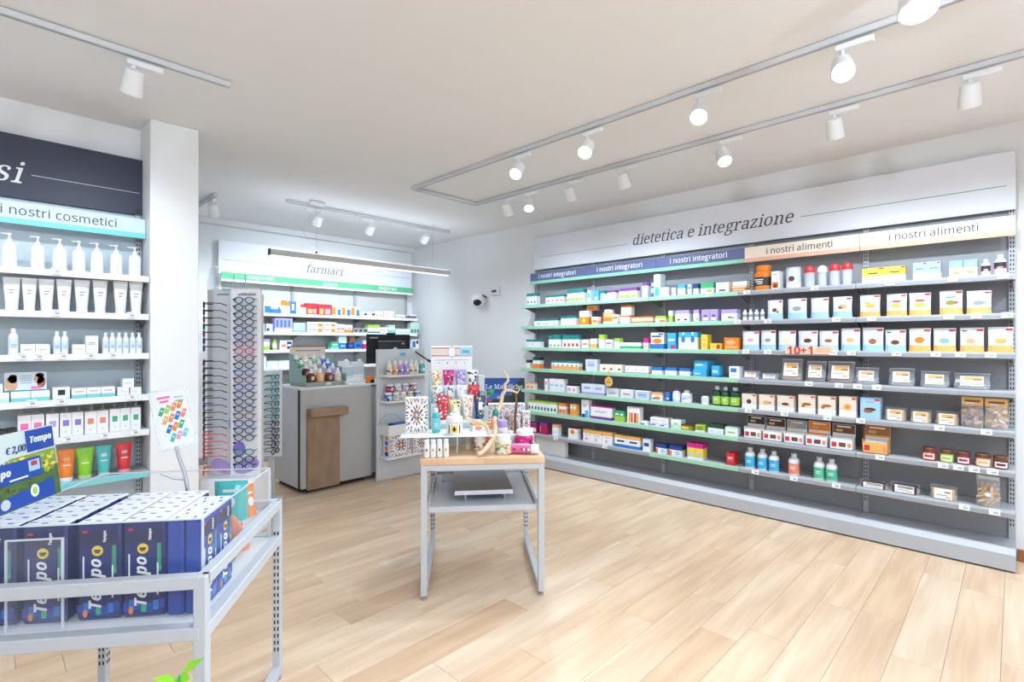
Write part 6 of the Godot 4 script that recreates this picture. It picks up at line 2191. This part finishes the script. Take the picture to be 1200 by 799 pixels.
	rw(3, "pouch", -0.635, 0.125, 0.160, 0.10, "white", "b,.28,sky o,.5,.42,.22,.11,brown r,.1,.85,.3,.9,dark r,.7,.86,.97,.94,red", "blue-based pouch with dark chocolate cookies")
	rw(3, "pouch", -0.494, 0.124, 0.167, 0.10, "white", "b,.28,honey o,.5,.5,.24,.14,orange r,.7,.86,.97,.94,red", "yellow-based pouch with orange cracker picture")
	rw(3, "pouch", -0.357, 0.122, 0.165, 0.10, "white", "b,.28,honey o,.5,.48,.24,.12,sage r,.7,.86,.97,.94,red", "yellow-based pouch with pale green picture")
	rw(3, "pouch", -0.214, 0.124, 0.166, 0.10, "white", "b,.28,honey o,.45,.46,.2,.11,tan r,.1,.85,.3,.9,dark r,.7,.86,.97,.94,red", "yellow-based pouch with beige ring picture")
	rw(3, "pouch", -0.072, 0.125, 0.168, 0.10, "white", "b,.28,honey o,.5,.46,.24,.11,honey r,.7,.86,.97,.94,red", "yellow-based pouch with golden crisps picture")
	rw(4, "carton", -4.271, 0.053, 0.099, 0.07, "cream", "t,.35,dgreen", "small cream carton with dark green top")
	rw(4, "carton", -4.165, 0.055, 0.135, 0.07, "white", "t,.28,dgreen b,.4,orange", "white carton with green top and orange base", 2, 0.0565)
	rw(4, "carton", -3.867, 0.065, 0.100, 0.07, "white", "t,.22,teal b,.4,honey o,.5,.5,.25,.1,orange", "white carton with teal top and orange fruit", 6, 0.0670)
	rw(4, "carton", -3.335, 0.149, 0.128, 0.07, "pale", "r,.2,.4,.8,.65,lilac l,.2,.8,.8,2", "large pale lilac carton")
	rw(4, "carton", -3.183, 0.092, 0.079, 0.07, "cream", "o,.65,.4,.22,.14,red", "cream carton with red disc", 3, 0.0947)
	rw(4, "carton", -2.863, 0.088, 0.073, 0.07, "white", "o,.5,.45,.2,.2,dark o,.55,.42,.2,.2,white b,.12,grey", "white carton with dark crescent", 3, 0.0907)
	rw(4, "carton", -2.545, 0.114, 0.069, 0.10, "white", "t,.45,blue r,.2,.1,.8,.3,pale", "white carton with bright blue top")
	rw(4, "carton", -2.398, 0.111, 0.069, 0.10, "white", "t,.4,blue r,.2,.1,.8,.3,pale", "white carton with bright blue top")
	rw(4, "carton", -2.258, 0.103, 0.068, 0.10, "white", "t,.4,blue r,.2,.1,.8,.3,pale", "white carton with bright blue top")
	rw(4, "carton", -2.113, 0.126, 0.065, 0.20, "cyan", "r,.1,.3,.6,.5,pale", "big blue carton, lower of two")
	rw(4, "carton", -2.113, 0.126, 0.080, 0.20, "cyan", "r,.1,.4,.7,.6,pale", "big blue carton, upper of two", 1, 0.0, 0.066, 0.00)
	rw(4, "carton", -1.962, 0.068, 0.103, 0.10, "cyan", "r,.1,.4,.8,.6,pale b,.2,blue", "upright blue carton")
	rw(4, "carton", -1.795, 0.087, 0.103, 0.10, "white", "r,.15,.5,.75,.85,blue l,.2,.25,.7,1", "white carton with blue square")
	rw(4, "filmpack", -1.663, 0.137, 0.067, 0.10, "white", "tan grey", "flat clear pack with white label")
	rw(4, "filmpack", -1.508, 0.142, 0.051, 0.10, "white", "grey grey", "flatter clear pack with white label")
	rw(4, "filmpack", -1.337, 0.159, 0.179, 0.10, "white", "honey tan", "large clear bag with white label and yellow side")
	rw(4, "filmpack", -1.159, 0.141, 0.164, 0.10, "white", "tan brown", "large clear bag with brown bread inside")
	rw(4, "filmpack", -0.984, 0.178, 0.166, 0.10, "white", "honey wood", "large clear bag with white and orange label")
	rw(4, "filmpack", -0.815, 0.146, 0.125, 0.10, "white", "tan grey", "silvery clear pack with small orange label")
	rw(4, "filmpack", -0.601, 0.149, 0.128, 0.10, "white", "tan grey", "upright clear pack with orange-striped label")
	rw(4, "filmpack", -0.412, 0.155, 0.113, 0.10, "white", "honey grey", "leaning clear pack with white label")
	rw(4, "filmpack", -0.215, 0.180, 0.108, 0.10, "white", "honey grey", "slumped clear pack with orange label")
	rw(5, "carton", -4.271, 0.062, 0.082, 0.07, "cream", "t,.25,peach r,.2,.2,.8,.5,orange", "small cream and orange carton", 2, 0.0640)
	rw(5, "carton", -3.983, 0.047, 0.140, 0.07, "white", "r,.2,.5,.8,.8,pink", "tall white carton with rosy print")
	rw(5, "carton", -3.899, 0.071, 0.146, 0.07, "white", "r,.2,.4,.8,.6,sky r,.2,.1,.8,.2,pale", "tall white carton with pale blue print", 3, 0.0733)
	rw(5, "carton", -3.639, 0.065, 0.099, 0.07, "white", "t,.2,dark r,.2,.2,.8,.55,pink", "white carton with dark top and pink print", 2, 0.0670)
	rw(5, "carton", -3.392, 0.149, 0.114, 0.07, "pale", "b,.22,lilac r,.2,.5,.8,.75,lilac", "wide pale carton with lilac base", 2, 0.1535)
	rw(5, "carton", -3.061, 0.138, 0.082, 0.07, "white", "r,.1,.1,.95,.9,pale r,.2,.35,.8,.5,orange", "wide pale blue carton with orange stripe")
	rw(5, "carton", -2.889, 0.143, 0.082, 0.07, "white", "r,.1,.1,.95,.9,pale r,.2,.4,.8,.52,red", "wide pale blue carton with red stripe")
	rw(5, "carton", -2.712, 0.150, 0.082, 0.07, "white", "r,.1,.1,.95,.9,sky r,.2,.45,.8,.55,magenta", "wide light blue carton with pink stripe")
	rw(5, "carton", -2.547, 0.114, 0.076, 0.10, "white", "t,.3,peach o,.55,.3,.3,.2,orange o,.25,.25,.15,.15,green", "white carton with fruit picture")
	rw(5, "carton", -2.436, 0.041, 0.089, 0.10, "blue", "r,.2,.2,.8,.4,pale", "small blue carton")
	rw(5, "bottle", -2.357, 0.073, 0.128, 0.00, "pale", "c,purple L,.2,.6,white", "pale bottle with purple cap")
	rw(5, "bottle", -2.259, 0.101, 0.116, 0.00, "white", "c,white L,.3,.6,pale", "plain white waisted bottle")
	rw(5, "bottle", -2.071, 0.067, 0.096, 0.00, "white", "c,dgreen L,.2,.7,pale", "small white bottle with dark green cap")
	rw(5, "bottle", -1.965, 0.078, 0.172, 0.00, "dgreen", "c,silver L,.08,.5,lime", "dark green bottle with lime label")
	rw(5, "bottle", -1.885, 0.073, 0.170, 0.00, "dgreen", "c,silver L,.08,.5,lime", "dark green bottle with lime label")
	rw(5, "bottle", -1.800, 0.087, 0.172, 0.00, "dgreen", "c,silver L,.08,.5,lime", "dark green bottle with lime label")
	rw(5, "carton", -1.669, 0.117, 0.127, 0.10, "linen", "b,.3,white o,.5,.48,.18,.16,choco r,.75,.86,.98,.95,red", "beige carton with dark cookie picture")
	rw(5, "carton", -1.524, 0.120, 0.129, 0.10, "linen", "b,.3,white o,.5,.5,.22,.13,honey o,.75,.5,.08,.06,red r,.75,.86,.98,.95,red", "beige carton with yellow fruit picture")
	rw(5, "carton", -1.376, 0.126, 0.131, 0.10, "linen", "b,.3,white o,.5,.48,.24,.09,choco r,.75,.86,.98,.95,red", "beige carton with chocolate picture")
	rw(5, "carton", -1.216, 0.121, 0.150, 0.10, "linen", "b,.3,white o,.5,.5,.28,.08,wood o,.3,.4,.12,.07,wood r,.75,.86,.98,.95,red", "beige carton with brown bar picture")
	rw(5, "carton", -1.075, 0.121, 0.149, 0.10, "linen", "b,.3,white o,.5,.5,.28,.08,wood o,.3,.4,.12,.07,wood r,.75,.86,.98,.95,red", "beige carton with brown bar picture")
	rw(5, "carton", -0.932, 0.112, 0.158, 0.10, "linen", "b,.3,white o,.5,.5,.25,.16,honey o,.5,.5,.13,.08,orange r,.75,.86,.98,.95,red", "beige carton with orange slice picture")
	rw(5, "carton", -0.788, 0.126, 0.161, 0.10, "sky", "o,.5,.45,.3,.08,choco o,.4,.36,.25,.08,wood r,.75,.86,.98,.95,red l,.3,.75,.7,1", "light blue carton with chocolate bars picture")
	rw(5, "flatpack", -0.638, 0.129, 0.096, 0.10, "white", "honey tan", "flat film-wrapped pack with orange label")
	rw(5, "flatpack", -0.490, 0.118, 0.092, 0.10, "white", "honey tan", "flat film-wrapped pack with orange label")
	rw(5, "flatpack", -0.345, 0.123, 0.092, 0.10, "white", "honey tan", "flat film-wrapped pack with orange label")
	rw(5, "snackbag", -0.212, 0.112, 0.207, 0.10, "honey", "crackers wood", "clear bag of brown chips with yellow header")
	rw(5, "snackbag", -0.093, 0.113, 0.205, 0.10, "honey", "crackers tan", "clear bag of pale flatbread with yellow header")
	rw(6, "carton", -4.248, 0.048, 0.127, 0.07, "white", "t,.2,lime r,.2,.15,.8,.45,green o,.5,.35,.2,.1,dgreen", "slim white carton with lime top and leaf", 9, 0.0497)
	rw(6, "carton", -3.763, 0.047, 0.127, 0.07, "white", "t,.25,orange b,.5,peach o,.5,.3,.25,.12,red", "slim carton with orange fruit", 2, 0.0485)
	rw(6, "carton", -3.607, 0.045, 0.130, 0.07, "honey", "o,.5,.3,.28,.15,orange r,.15,.6,.85,.85,white", "slim yellow carton with orange fruit", 2, 0.0465)
	rw(6, "carton", -3.419, 0.097, 0.194, 0.07, "white", "r,.05,0,.5,.2,navy r,.5,0,.95,.4,cyan l,.2,.7,.8,2", "tall white carton with blue corner")
	rw(6, "carton", -3.205, 0.269, 0.139, 0.07, "white", "b,.2,purple t,.08,magenta l,.2,.6,.8,2", "wide white carton with purple foot")
	rw(6, "carton", -3.009, 0.059, 0.113, 0.07, "green", "b,.5,lime r,.2,.6,.8,.75,white", "green carton with lime base", 2, 0.0605)
	rw(6, "carton", -2.808, 0.148, 0.167, 0.07, "white", "r,.12,.05,.35,.65,honey r,.35,.05,.45,.65,red r,.55,.05,.7,.65,red r,.7,.05,.9,.65,honey", "tall white carton with red and yellow bars")
	rw(6, "carton", -2.684, 0.079, 0.034, 0.07, "white", "r,0,0,.5,.5,green", "small white carton with green wedge")
	rw(6, "carton", -2.572, 0.093, 0.087, 0.10, "white", "r,.1,.1,.6,.25,blue r,.3,.3,.9,.4,sky l,.2,.7,.8,1", "white carton with blue waves", 2, 0.0960)
	rw(6, "carton", -2.346, 0.101, 0.086, 0.10, "white", "b,.5,mint r,.3,.5,.7,.65,lime", "white carton with pale green base")
	rw(6, "carton", -2.243, 0.121, 0.050, 0.10, "olive", "r,.1,.2,.7,.6,yellow t,.25,brown", "flat olive carton with yellow panel")
	rw(6, "carton", -2.107, 0.086, 0.064, 0.10, "lime", "r,.15,.3,.85,.8,olive b,.2,white", "yellow-green carton with olive panel")
	rw(6, "carton", -1.999, 0.068, 0.083, 0.10, "white", "t,.4,dgreen r,.2,.1,.8,.4,pale", "white carton with dark green top", 2, 0.0700)
	rw(6, "carton", -1.819, 0.106, 0.075, 0.10, "white", "t,.2,mint r,.2,.3,.8,.5,lime", "white carton with pale green edge")
	rw(6, "bars", -1.637, 0.145, 0.188, 0.10, "white", "dark", "display tray of bars with dark header, red foot")
	rw(6, "bars", -1.478, 0.152, 0.181, 0.10, "white", "choco", "display tray of bars with brown header")
	rw(6, "bars", -1.312, 0.152, 0.180, 0.10, "white", "grey", "display tray of bars with silver header")
	rw(6, "bars", -1.147, 0.156, 0.189, 0.10, "white", "orange", "display tray of bars with orange header")
	rw(6, "bars", -0.975, 0.155, 0.185, 0.10, "white", "brown", "display tray of bars with patterned brown header")
	rw(6, "bars", -0.756, 0.162, 0.202, 0.10, "honey", "wood", "yellow display tray of biscuits with brown header")
	rw(6, "jar", -0.443, 0.079, 0.090, 0.00, "red", "c,brown", "glass jar of red jam with brown lid")
	rw(6, "jar", -0.347, 0.076, 0.087, 0.00, "lime", "c,brown", "glass jar of lime jam with brown lid")
	rw(6, "jar", -0.258, 0.075, 0.086, 0.00, "berry", "c,brown", "glass jar of raspberry jam with brown lid")
	rw(6, "jar", -0.157, 0.081, 0.087, 0.00, "peach", "c,brown", "glass jar of peach jam with brown lid")
	rw(6, "jar", -0.070, 0.076, 0.085, 0.00, "plum", "c,brown", "glass jar of plum jam with brown lid")
	rw(7, "carton", -4.204, 0.159, 0.122, 0.07, "berry", "r,.5,.1,.9,.5,white t,.15,purple", "magenta carton with white panel")
	rw(7, "carton", -4.027, 0.116, 0.136, 0.07, "berry", "t,.15,purple r,.1,.2,.2,.7,pink", "plain magenta carton")
	rw(7, "carton", -3.844, 0.085, 0.134, 0.07, "white", "t,.25,peach r,.2,.3,.8,.5,pale", "small white carton with peach top")
	rw(7, "carton", -3.592, 0.124, 0.133, 0.07, "white", "o,.5,.6,.25,.2,orange t,.12,brown", "white carton with orange spot")
	rw(7, "carton", -3.385, 0.124, 0.130, 0.07, "white", "t,.3,honey o,.4,.25,.12,.14,pink l,.2,.55,.8,1", "low white carton with yellow top and pink dot", 3, 0.1273)
	rw(7, "carton", -2.962, 0.146, 0.122, 0.07, "white", "t,.25,honey b,.25,blue r,.2,.45,.8,.6,navy", "low white carton with blue foot and yellow top", 2, 0.1505)
	rw(7, "carton", -2.663, 0.080, 0.120, 0.07, "white", "t,.25,pale r,.15,.4,.85,.7,navy", "white carton with navy label")
	rw(7, "carton", -2.503, 0.109, 0.093, 0.10, "white", "t,.4,navy o,.7,.3,.2,.2,sky r,0,0,.2,.5,orange", "white carton with navy top and orange corner")
	rw(7, "carton", -2.352, 0.122, 0.097, 0.10, "white", "t,.4,navy o,.7,.3,.2,.2,sky r,0,0,.2,.5,orange", "white carton with navy top and orange corner")
	rw(7, "carton", -2.194, 0.074, 0.150, 0.10, "yellow", "t,.3,magenta o,.5,.3,.25,.15,sky b,.12,white", "yellow carton with magenta top", 2, 0.0760)
	rw(7, "carton", -1.829, 0.071, 0.106, 0.10, "red", "r,.2,.5,.8,.7,pink l,.2,.35,.8,1", "small bright red carton")
	rw(7, "bottle", -1.671, 0.081, 0.176, 0.00, "white", "c,silver L,.06,.58,cyan R,.58,.66,pale", "white bottle with light blue label")
	rw(7, "bottle", -1.570, 0.079, 0.178, 0.00, "white", "c,silver L,.06,.58,cyan R,.58,.66,pale", "white bottle with light blue label")
	rw(7, "bottle", -1.474, 0.079, 0.173, 0.00, "white", "c,silver L,.06,.58,cyan R,.58,.66,pale", "white bottle with light blue label")
	rw(7, "bottle", -1.322, 0.083, 0.175, 0.00, "white", "c,silver L,.06,.55,coral R,.55,.64,pale", "white bottle with orange label")
	rw(7, "bottle", -1.136, 0.080, 0.175, 0.00, "white", "c,silver L,.06,.55,seag R,.55,.64,pale", "white bottle with sea-green label")
	rw(7, "bottle", -1.047, 0.080, 0.173, 0.00, "white", "c,silver L,.06,.55,seag R,.55,.64,pale", "white bottle with sea-green label")
	rw(7, "flatpack", -0.770, 0.183, 0.048, 0.10, "brown", "grey dark", "lying dark film pack with silver ends")
	rw(7, "flatpack", -0.581, 0.172, 0.067, 0.10, "choco", "grey dark", "lying crumpled dark film pack")
	rw(7, "flatpack", -0.364, 0.147, 0.090, 0.10, "honey", "white tan", "flat boxed pack with orange label in film")
	rw(7, "snackbag", -0.134, 0.115, 0.205, 0.10, "clear", "sticks tan", "clear bag of breadsticks with white seal")


func stock_left():
	lw(1, "pump", 0.130, 0.066, 0.204, 0.00, "white", "", "white pump bottle")
	lw(1, "pump", 0.251, 0.064, 0.203, 0.00, "white", "", "white pump bottle")
	lw(1, "pump", 0.352, 0.070, 0.202, 0.00, "white", "", "white pump bottle")
	lw(1, "pump", 0.444, 0.066, 0.200, 0.00, "white", "", "white pump bottle")
	lw(1, "pump", 0.533, 0.067, 0.200, 0.00, "white", "", "white pump bottle")
	lw(1, "pump", 0.633, 0.068, 0.200, 0.00, "white", "", "white pump bottle")
	lw(1, "pump", 0.734, 0.070, 0.200, 0.00, "white", "", "white pump bottle")
	lw(2, "tube", 0.138, 0.077, 0.196, 0.09, "white", "l,.3,.6,.7,2", "white upright tube")
	lw(2, "tube", 0.215, 0.069, 0.197, 0.09, "white", "l,.3,.6,.7,2", "white upright tube")
	lw(2, "tube", 0.290, 0.073, 0.197, 0.09, "white", "l,.3,.6,.7,2", "white upright tube")
	lw(2, "tube", 0.372, 0.074, 0.202, 0.09, "white", "l,.3,.6,.7,2", "white upright tube")
	lw(2, "tube", 0.458, 0.078, 0.206, 0.09, "white", "l,.3,.6,.7,2", "white upright tube")
	lw(2, "tube", 0.549, 0.077, 0.211, 0.09, "white", "l,.3,.6,.7,2", "white upright tube")
	lw(2, "tube", 0.654, 0.078, 0.215, 0.09, "white", "l,.3,.6,.7,2", "white upright tube")
	lw(2, "tube", 0.738, 0.075, 0.217, 0.09, "white", "l,.3,.6,.7,2", "white upright tube")
	lw(3, "bottle", 0.146, 0.046, 0.156, 0.00, "white", "c,white L,.3,.6,pale", "tall white bottle")
	lw(3, "carton", 0.207, 0.064, 0.062, 0.09, "white", "l,.2,.5,.8,2", "low white carton", 2, 0.0660)
	lw(3, "bottle", 0.338, 0.035, 0.140, 0.00, "white", "c,white L,.2,.55,pale", "broad white bottle", 2, 0.0360)
	lw(3, "carton", 0.440, 0.062, 0.060, 0.09, "white", "l,.2,.5,.8,1", "low white carton beside a taller one")
	lw(3, "carton", 0.505, 0.062, 0.114, 0.09, "white", "l,.2,.6,.8,2", "taller white carton")
	lw(3, "bottle", 0.575, 0.035, 0.136, 0.00, "white", "c,white L,.25,.6,pale", "slim white bottle", 6, 0.0357)
	lw(4, "carton", 0.083, 0.089, 0.056, 0.09, "white", "b,.4,mint", "low white carton with pale green base")
	lw(4, "carton", 0.076, 0.049, 0.051, 0.09, "white", "r,.2,.3,.8,.5,pale", "white carton on top of a lower carton", 1, 0.0, 0.057, 0.00)
	lw(4, "carton", 0.176, 0.084, 0.058, 0.09, "white", "b,.35,aqua t,.1,white", "low white carton with aqua base, under picture card", 2, 0.0865)
	lw(4, "carton", 0.357, 0.080, 0.072, 0.09, "white", "r,.3,.35,.72,.8,dark b,.1,pale", "white carton with dark square")
	lw(4, "carton", 0.441, 0.071, 0.061, 0.09, "white", "b,.35,aqua r,.2,.6,.8,.72,pink", "white carton with aqua lower half", 3, 0.0730)
	lw(4, "carton", 0.666, 0.062, 0.054, 0.09, "white", "r,.2,.4,.8,.5,pale", "white carton, left one under another")
	lw(4, "carton", 0.733, 0.060, 0.049, 0.09, "white", "r,.2,.4,.8,.5,pale", "white carton, right one under another")
	lw(4, "carton", 0.692, 0.061, 0.059, 0.09, "white", "l,.2,.5,.8,1", "white carton resting on two others", 1, 0.0, 0.050, 0.00)
	lw(5, "carton", 0.095, 0.043, 0.072, 0.09, "cream", "t,.3,dark r,.3,.55,.8,.8,choco", "cream carton with black lid")
	lw(5, "carton", 0.140, 0.039, 0.074, 0.09, "pale", "t,.3,dark r,.3,.55,.8,.8,dark", "pale blue carton with black lid")
	lw(5, "carton", 0.192, 0.057, 0.148, 0.09, "white", "r,.2,.42,.8,.68,hotpink o,.5,.2,.05,.03,grey", "tall white carton with pink emblem", 2, 0.0585)
	lw(5, "carton", 0.316, 0.058, 0.146, 0.09, "white", "r,.25,.45,.78,.7,lilac o,.5,.2,.05,.03,grey", "tall white carton with lilac emblem")
	lw(5, "carton", 0.378, 0.055, 0.144, 0.09, "white", "r,.25,.45,.78,.7,violet o,.5,.2,.05,.03,grey", "tall white carton with violet emblem", 2, 0.0570)
	lw(5, "carton", 0.498, 0.059, 0.142, 0.09, "white", "r,.25,.45,.75,.7,coral o,.5,.2,.05,.03,grey", "tall white carton with coral emblem", 2, 0.0610)
	lw(5, "carton", 0.621, 0.054, 0.146, 0.09, "white", "r,.25,.45,.75,.7,green o,.5,.2,.05,.03,grey", "tall white carton with green emblem", 3, 0.0560)
	lw(6, "tube", 0.383, 0.086, 0.195, 0.09, "orange", "r,.25,.5,.75,.53,white r,.3,.65,.7,.75,peach", "orange tube")
	lw(6, "tube", 0.473, 0.090, 0.195, 0.09, "lime2", "r,.25,.5,.75,.53,white r,.3,.65,.7,.75,lime", "lime green tube")
	lw(6, "tube", 0.567, 0.082, 0.194, 0.09, "aquad", "r,.25,.5,.75,.53,white r,.3,.65,.7,.75,pale", "turquoise tube")
	lw(6, "tube", 0.675, 0.089, 0.197, 0.09, "red", "r,.25,.5,.75,.53,white r,.3,.65,.7,.75,pink", "red tube")


func stock_back():
	bw(1, "carton", 2.457, 0.086, 0.157, 0.10, "white", "r,.3,.1,.8,.7,honey", "white carton with yellow print")
	bw(1, "carton", 2.538, 0.068, 0.167, 0.10, "white", "b,.55,blue r,.1,.6,.5,.9,sky", "white carton with blue base")
	bw(1, "carton", 2.639, 0.122, 0.181, 0.10, "white", "b,.3,blue r,.1,.3,.3,.45,sky r,.7,.3,.9,.45,blue", "large white carton with wavy blue foot")
	bw(1, "carton", 2.740, 0.066, 0.173, 0.10, "white", "t,.4,orange", "tall white carton with orange top")
	bw(1, "carton", 2.795, 0.038, 0.151, 0.10, "white", "t,.35,orange", "shorter white carton with orange top")
	bw(1, "carton", 2.856, 0.072, 0.161, 0.10, "blue", "r,.3,.3,.7,.8,white r,.35,.1,.65,.2,navy", "blue carton with white cross")
	bw(1, "carton", 2.926, 0.056, 0.169, 0.10, "white", "r,.1,.1,.4,.8,mint", "white carton with green edge")
	bw(1, "carton", 2.996, 0.070, 0.131, 0.10, "white", "t,.3,red", "white carton with red top")
	bw(1, "carton", 3.112, 0.150, 0.151, 0.10, "red", "r,.1,.1,.5,.5,honey r,.55,.1,.9,.5,grey", "red carton with yellow and grey print")
	bw(1, "carton", 3.290, 0.189, 0.146, 0.10, "red", "r,.1,.1,.4,.6,honey r,.5,.1,.9,.6,pink", "red carton with yellow and pink print")
	bw(1, "carton", 3.462, 0.123, 0.125, 0.10, "white", "r,.0,.1,.4,.9,orange r,.6,.05,.95,.7,blue", "white carton with orange and blue halves")
	bw(1, "carton", 3.602, 0.126, 0.132, 0.10, "white", "r,.0,.1,.4,.9,orange r,.6,.05,.95,.7,blue", "white carton with orange and blue halves")
	bw(1, "carton", 3.748, 0.126, 0.135, 0.10, "white", "r,.0,.1,.4,.9,orange r,.6,.05,.95,.7,blue", "white carton with orange and blue halves")
	bw(1, "carton", 3.880, 0.110, 0.065, 0.10, "white", "r,.5,.3,.95,.8,navy r,.1,.1,.5,.3,lilac", "low white carton with navy wedge")
	bw(1, "carton", 4.006, 0.115, 0.069, 0.10, "white", "r,.5,.3,.95,.8,navy r,.1,.1,.5,.3,lilac", "low white carton with navy wedge")
	bw(1, "carton", 4.104, 0.063, 0.086, 0.10, "white", "r,.1,.1,.5,.5,honey", "low white carton with yellow corner", 2, 0.0650)
	bw(1, "carton", 4.240, 0.060, 0.097, 0.10, "white", "r,.4,.2,.7,.8,pale", "low white carton with pale stripe", 3, 0.0617)
	bw(1, "carton", 4.456, 0.083, 0.052, 0.10, "white", "b,.3,grey", "very low white carton", 2, 0.0860)
	bw(1, "carton", 4.728, 0.115, 0.063, 0.10, "white", "b,.6,purple", "very low white and purple carton")
	bw(2, "carton", 2.471, 0.095, 0.101, 0.10, "white", "r,.05,.1,.4,.5,navy r,.8,0,1,1,blue", "low white and blue carton", 2, 0.0980)
	bw(2, "carton", 2.737, 0.226, 0.183, 0.10, "lilac", "r,.08,.35,.2,.85,blue r,.3,.35,.42,.85,blue r,.52,.35,.64,.85,blue r,.74,.35,.86,.85,blue b,.25,white", "large lilac carton with four blue bottles")
	bw(2, "carton", 2.937, 0.151, 0.124, 0.10, "mint", "r,.5,.4,.9,.6,sky b,.2,aqua", "pale teal carton")
	bw(2, "carton", 3.151, 0.205, 0.072, 0.10, "white", "r,.7,.1,.97,.7,orange r,.1,.4,.6,.6,grey", "white carton with orange swirl, lower of two")
	bw(2, "carton", 3.151, 0.205, 0.068, 0.10, "white", "r,.7,.1,.97,.7,orange r,.1,.4,.6,.6,grey", "white carton with orange swirl, upper of two", 1, 0.0, 0.073, 0.00)
	bw(2, "carton", 3.360, 0.190, 0.076, 0.10, "white", "r,.6,.1,.9,.7,orange r,.1,.4,.5,.6,coral", "white carton with red and orange swirl, lower of two")
	bw(2, "carton", 3.360, 0.190, 0.066, 0.10, "white", "r,.6,.1,.9,.7,orange r,.1,.4,.5,.6,coral", "white carton with red and orange swirl, upper of two", 1, 0.0, 0.077, 0.00)
	bw(2, "carton", 3.494, 0.057, 0.119, 0.10, "white", "r,.1,.3,.9,.6,coral b,.15,orange", "white carton with coral print", 2, 0.0590)
	bw(2, "carton", 3.646, 0.105, 0.112, 0.10, "white", "b,.4,orange r,.3,.5,.8,.7,coral", "white carton with orange foot")
	bw(2, "carton", 3.753, 0.074, 0.070, 0.10, "grey", "r,.2,.3,.8,.7,dark", "tiny grey carton", 3, 0.0760)
	bw(2, "carton", 3.966, 0.038, 0.124, 0.10, "white", "t,.35,lime b,.2,teal", "slim white carton with lime top", 5, 0.0396)
	bw(2, "carton", 4.170, 0.044, 0.088, 0.10, "white", "r,.2,.3,.8,.6,pink", "slim white carton with pink print", 3, 0.0450)
	bw(2, "carton", 4.321, 0.053, 0.127, 0.10, "white", "t,.3,mint b,.4,aqua", "white carton with aqua foot", 2, 0.0550)
	bw(2, "carton", 4.456, 0.084, 0.073, 0.10, "white", "b,.4,mint", "low white carton with mint foot", 3, 0.0867)
	bw(2, "carton", 4.710, 0.053, 0.170, 0.10, "mint", "r,.2,.1,.8,.4,teal", "slim mint carton", 3, 0.0550)
	bw(3, "carton", 2.446, 0.046, 0.137, 0.10, "white", "t,.25,lilac b,.35,lime", "small white carton with lilac top", 3, 0.0470)
	bw(3, "bottle", 2.632, 0.059, 0.137, 0.00, "lime", "c,lime L,.2,.6,white", "small lime bottle")
	bw(3, "carton", 2.769, 0.153, 0.120, 0.10, "white", "r,.55,.1,.95,.9,navy r,.6,.4,.9,.6,white r,.1,.3,.45,.6,coral", "white carton with navy cross and coral print")
	bw(3, "carton", 3.434, 0.115, 0.105, 0.10, "green", "b,.3,aqua r,.2,.5,.8,.7,white", "green carton with aqua foot")
	bw(3, "carton", 3.553, 0.106, 0.084, 0.10, "blue", "r,.2,.4,.8,.7,sky", "low blue carton under a pale one")
	bw(3, "carton", 3.552, 0.113, 0.114, 0.10, "pale", "r,.1,.3,.9,.6,sky", "pale carton on a blue one", 1, 0.0, 0.085, 0.00)
	bw(3, "carton", 3.675, 0.092, 0.087, 0.10, "navy", "r,.2,.4,.8,.7,blue", "low navy carton")
	bw(3, "carton", 3.790, 0.117, 0.096, 0.10, "blue", "r,.2,.3,.8,.7,navy", "low bright blue carton")
	bw(3, "carton", 3.760, 0.078, 0.178, 0.10, "peach", "r,.2,.2,.8,.6,tan", "peach carton standing behind blue ones", 1, 0.0, 0.000, 0.11)
	bw(3, "carton", 3.899, 0.058, 0.117, 0.10, "white", "b,.6,magenta", "small white carton with magenta base")
	bw(3, "carton", 4.774, 0.129, 0.137, 0.10, "white", "r,.05,.1,.5,.8,blue r,.6,.5,.9,.9,dark", "white carton with blue and dark patches")
	bw(4, "carton", 2.471, 0.094, 0.150, 0.10, "white", "t,.15,mint", "tall plain white carton")
	bw(4, "carton", 2.598, 0.143, 0.084, 0.10, "white", "t,.2,mint", "long plain white carton", 2, 0.1470)
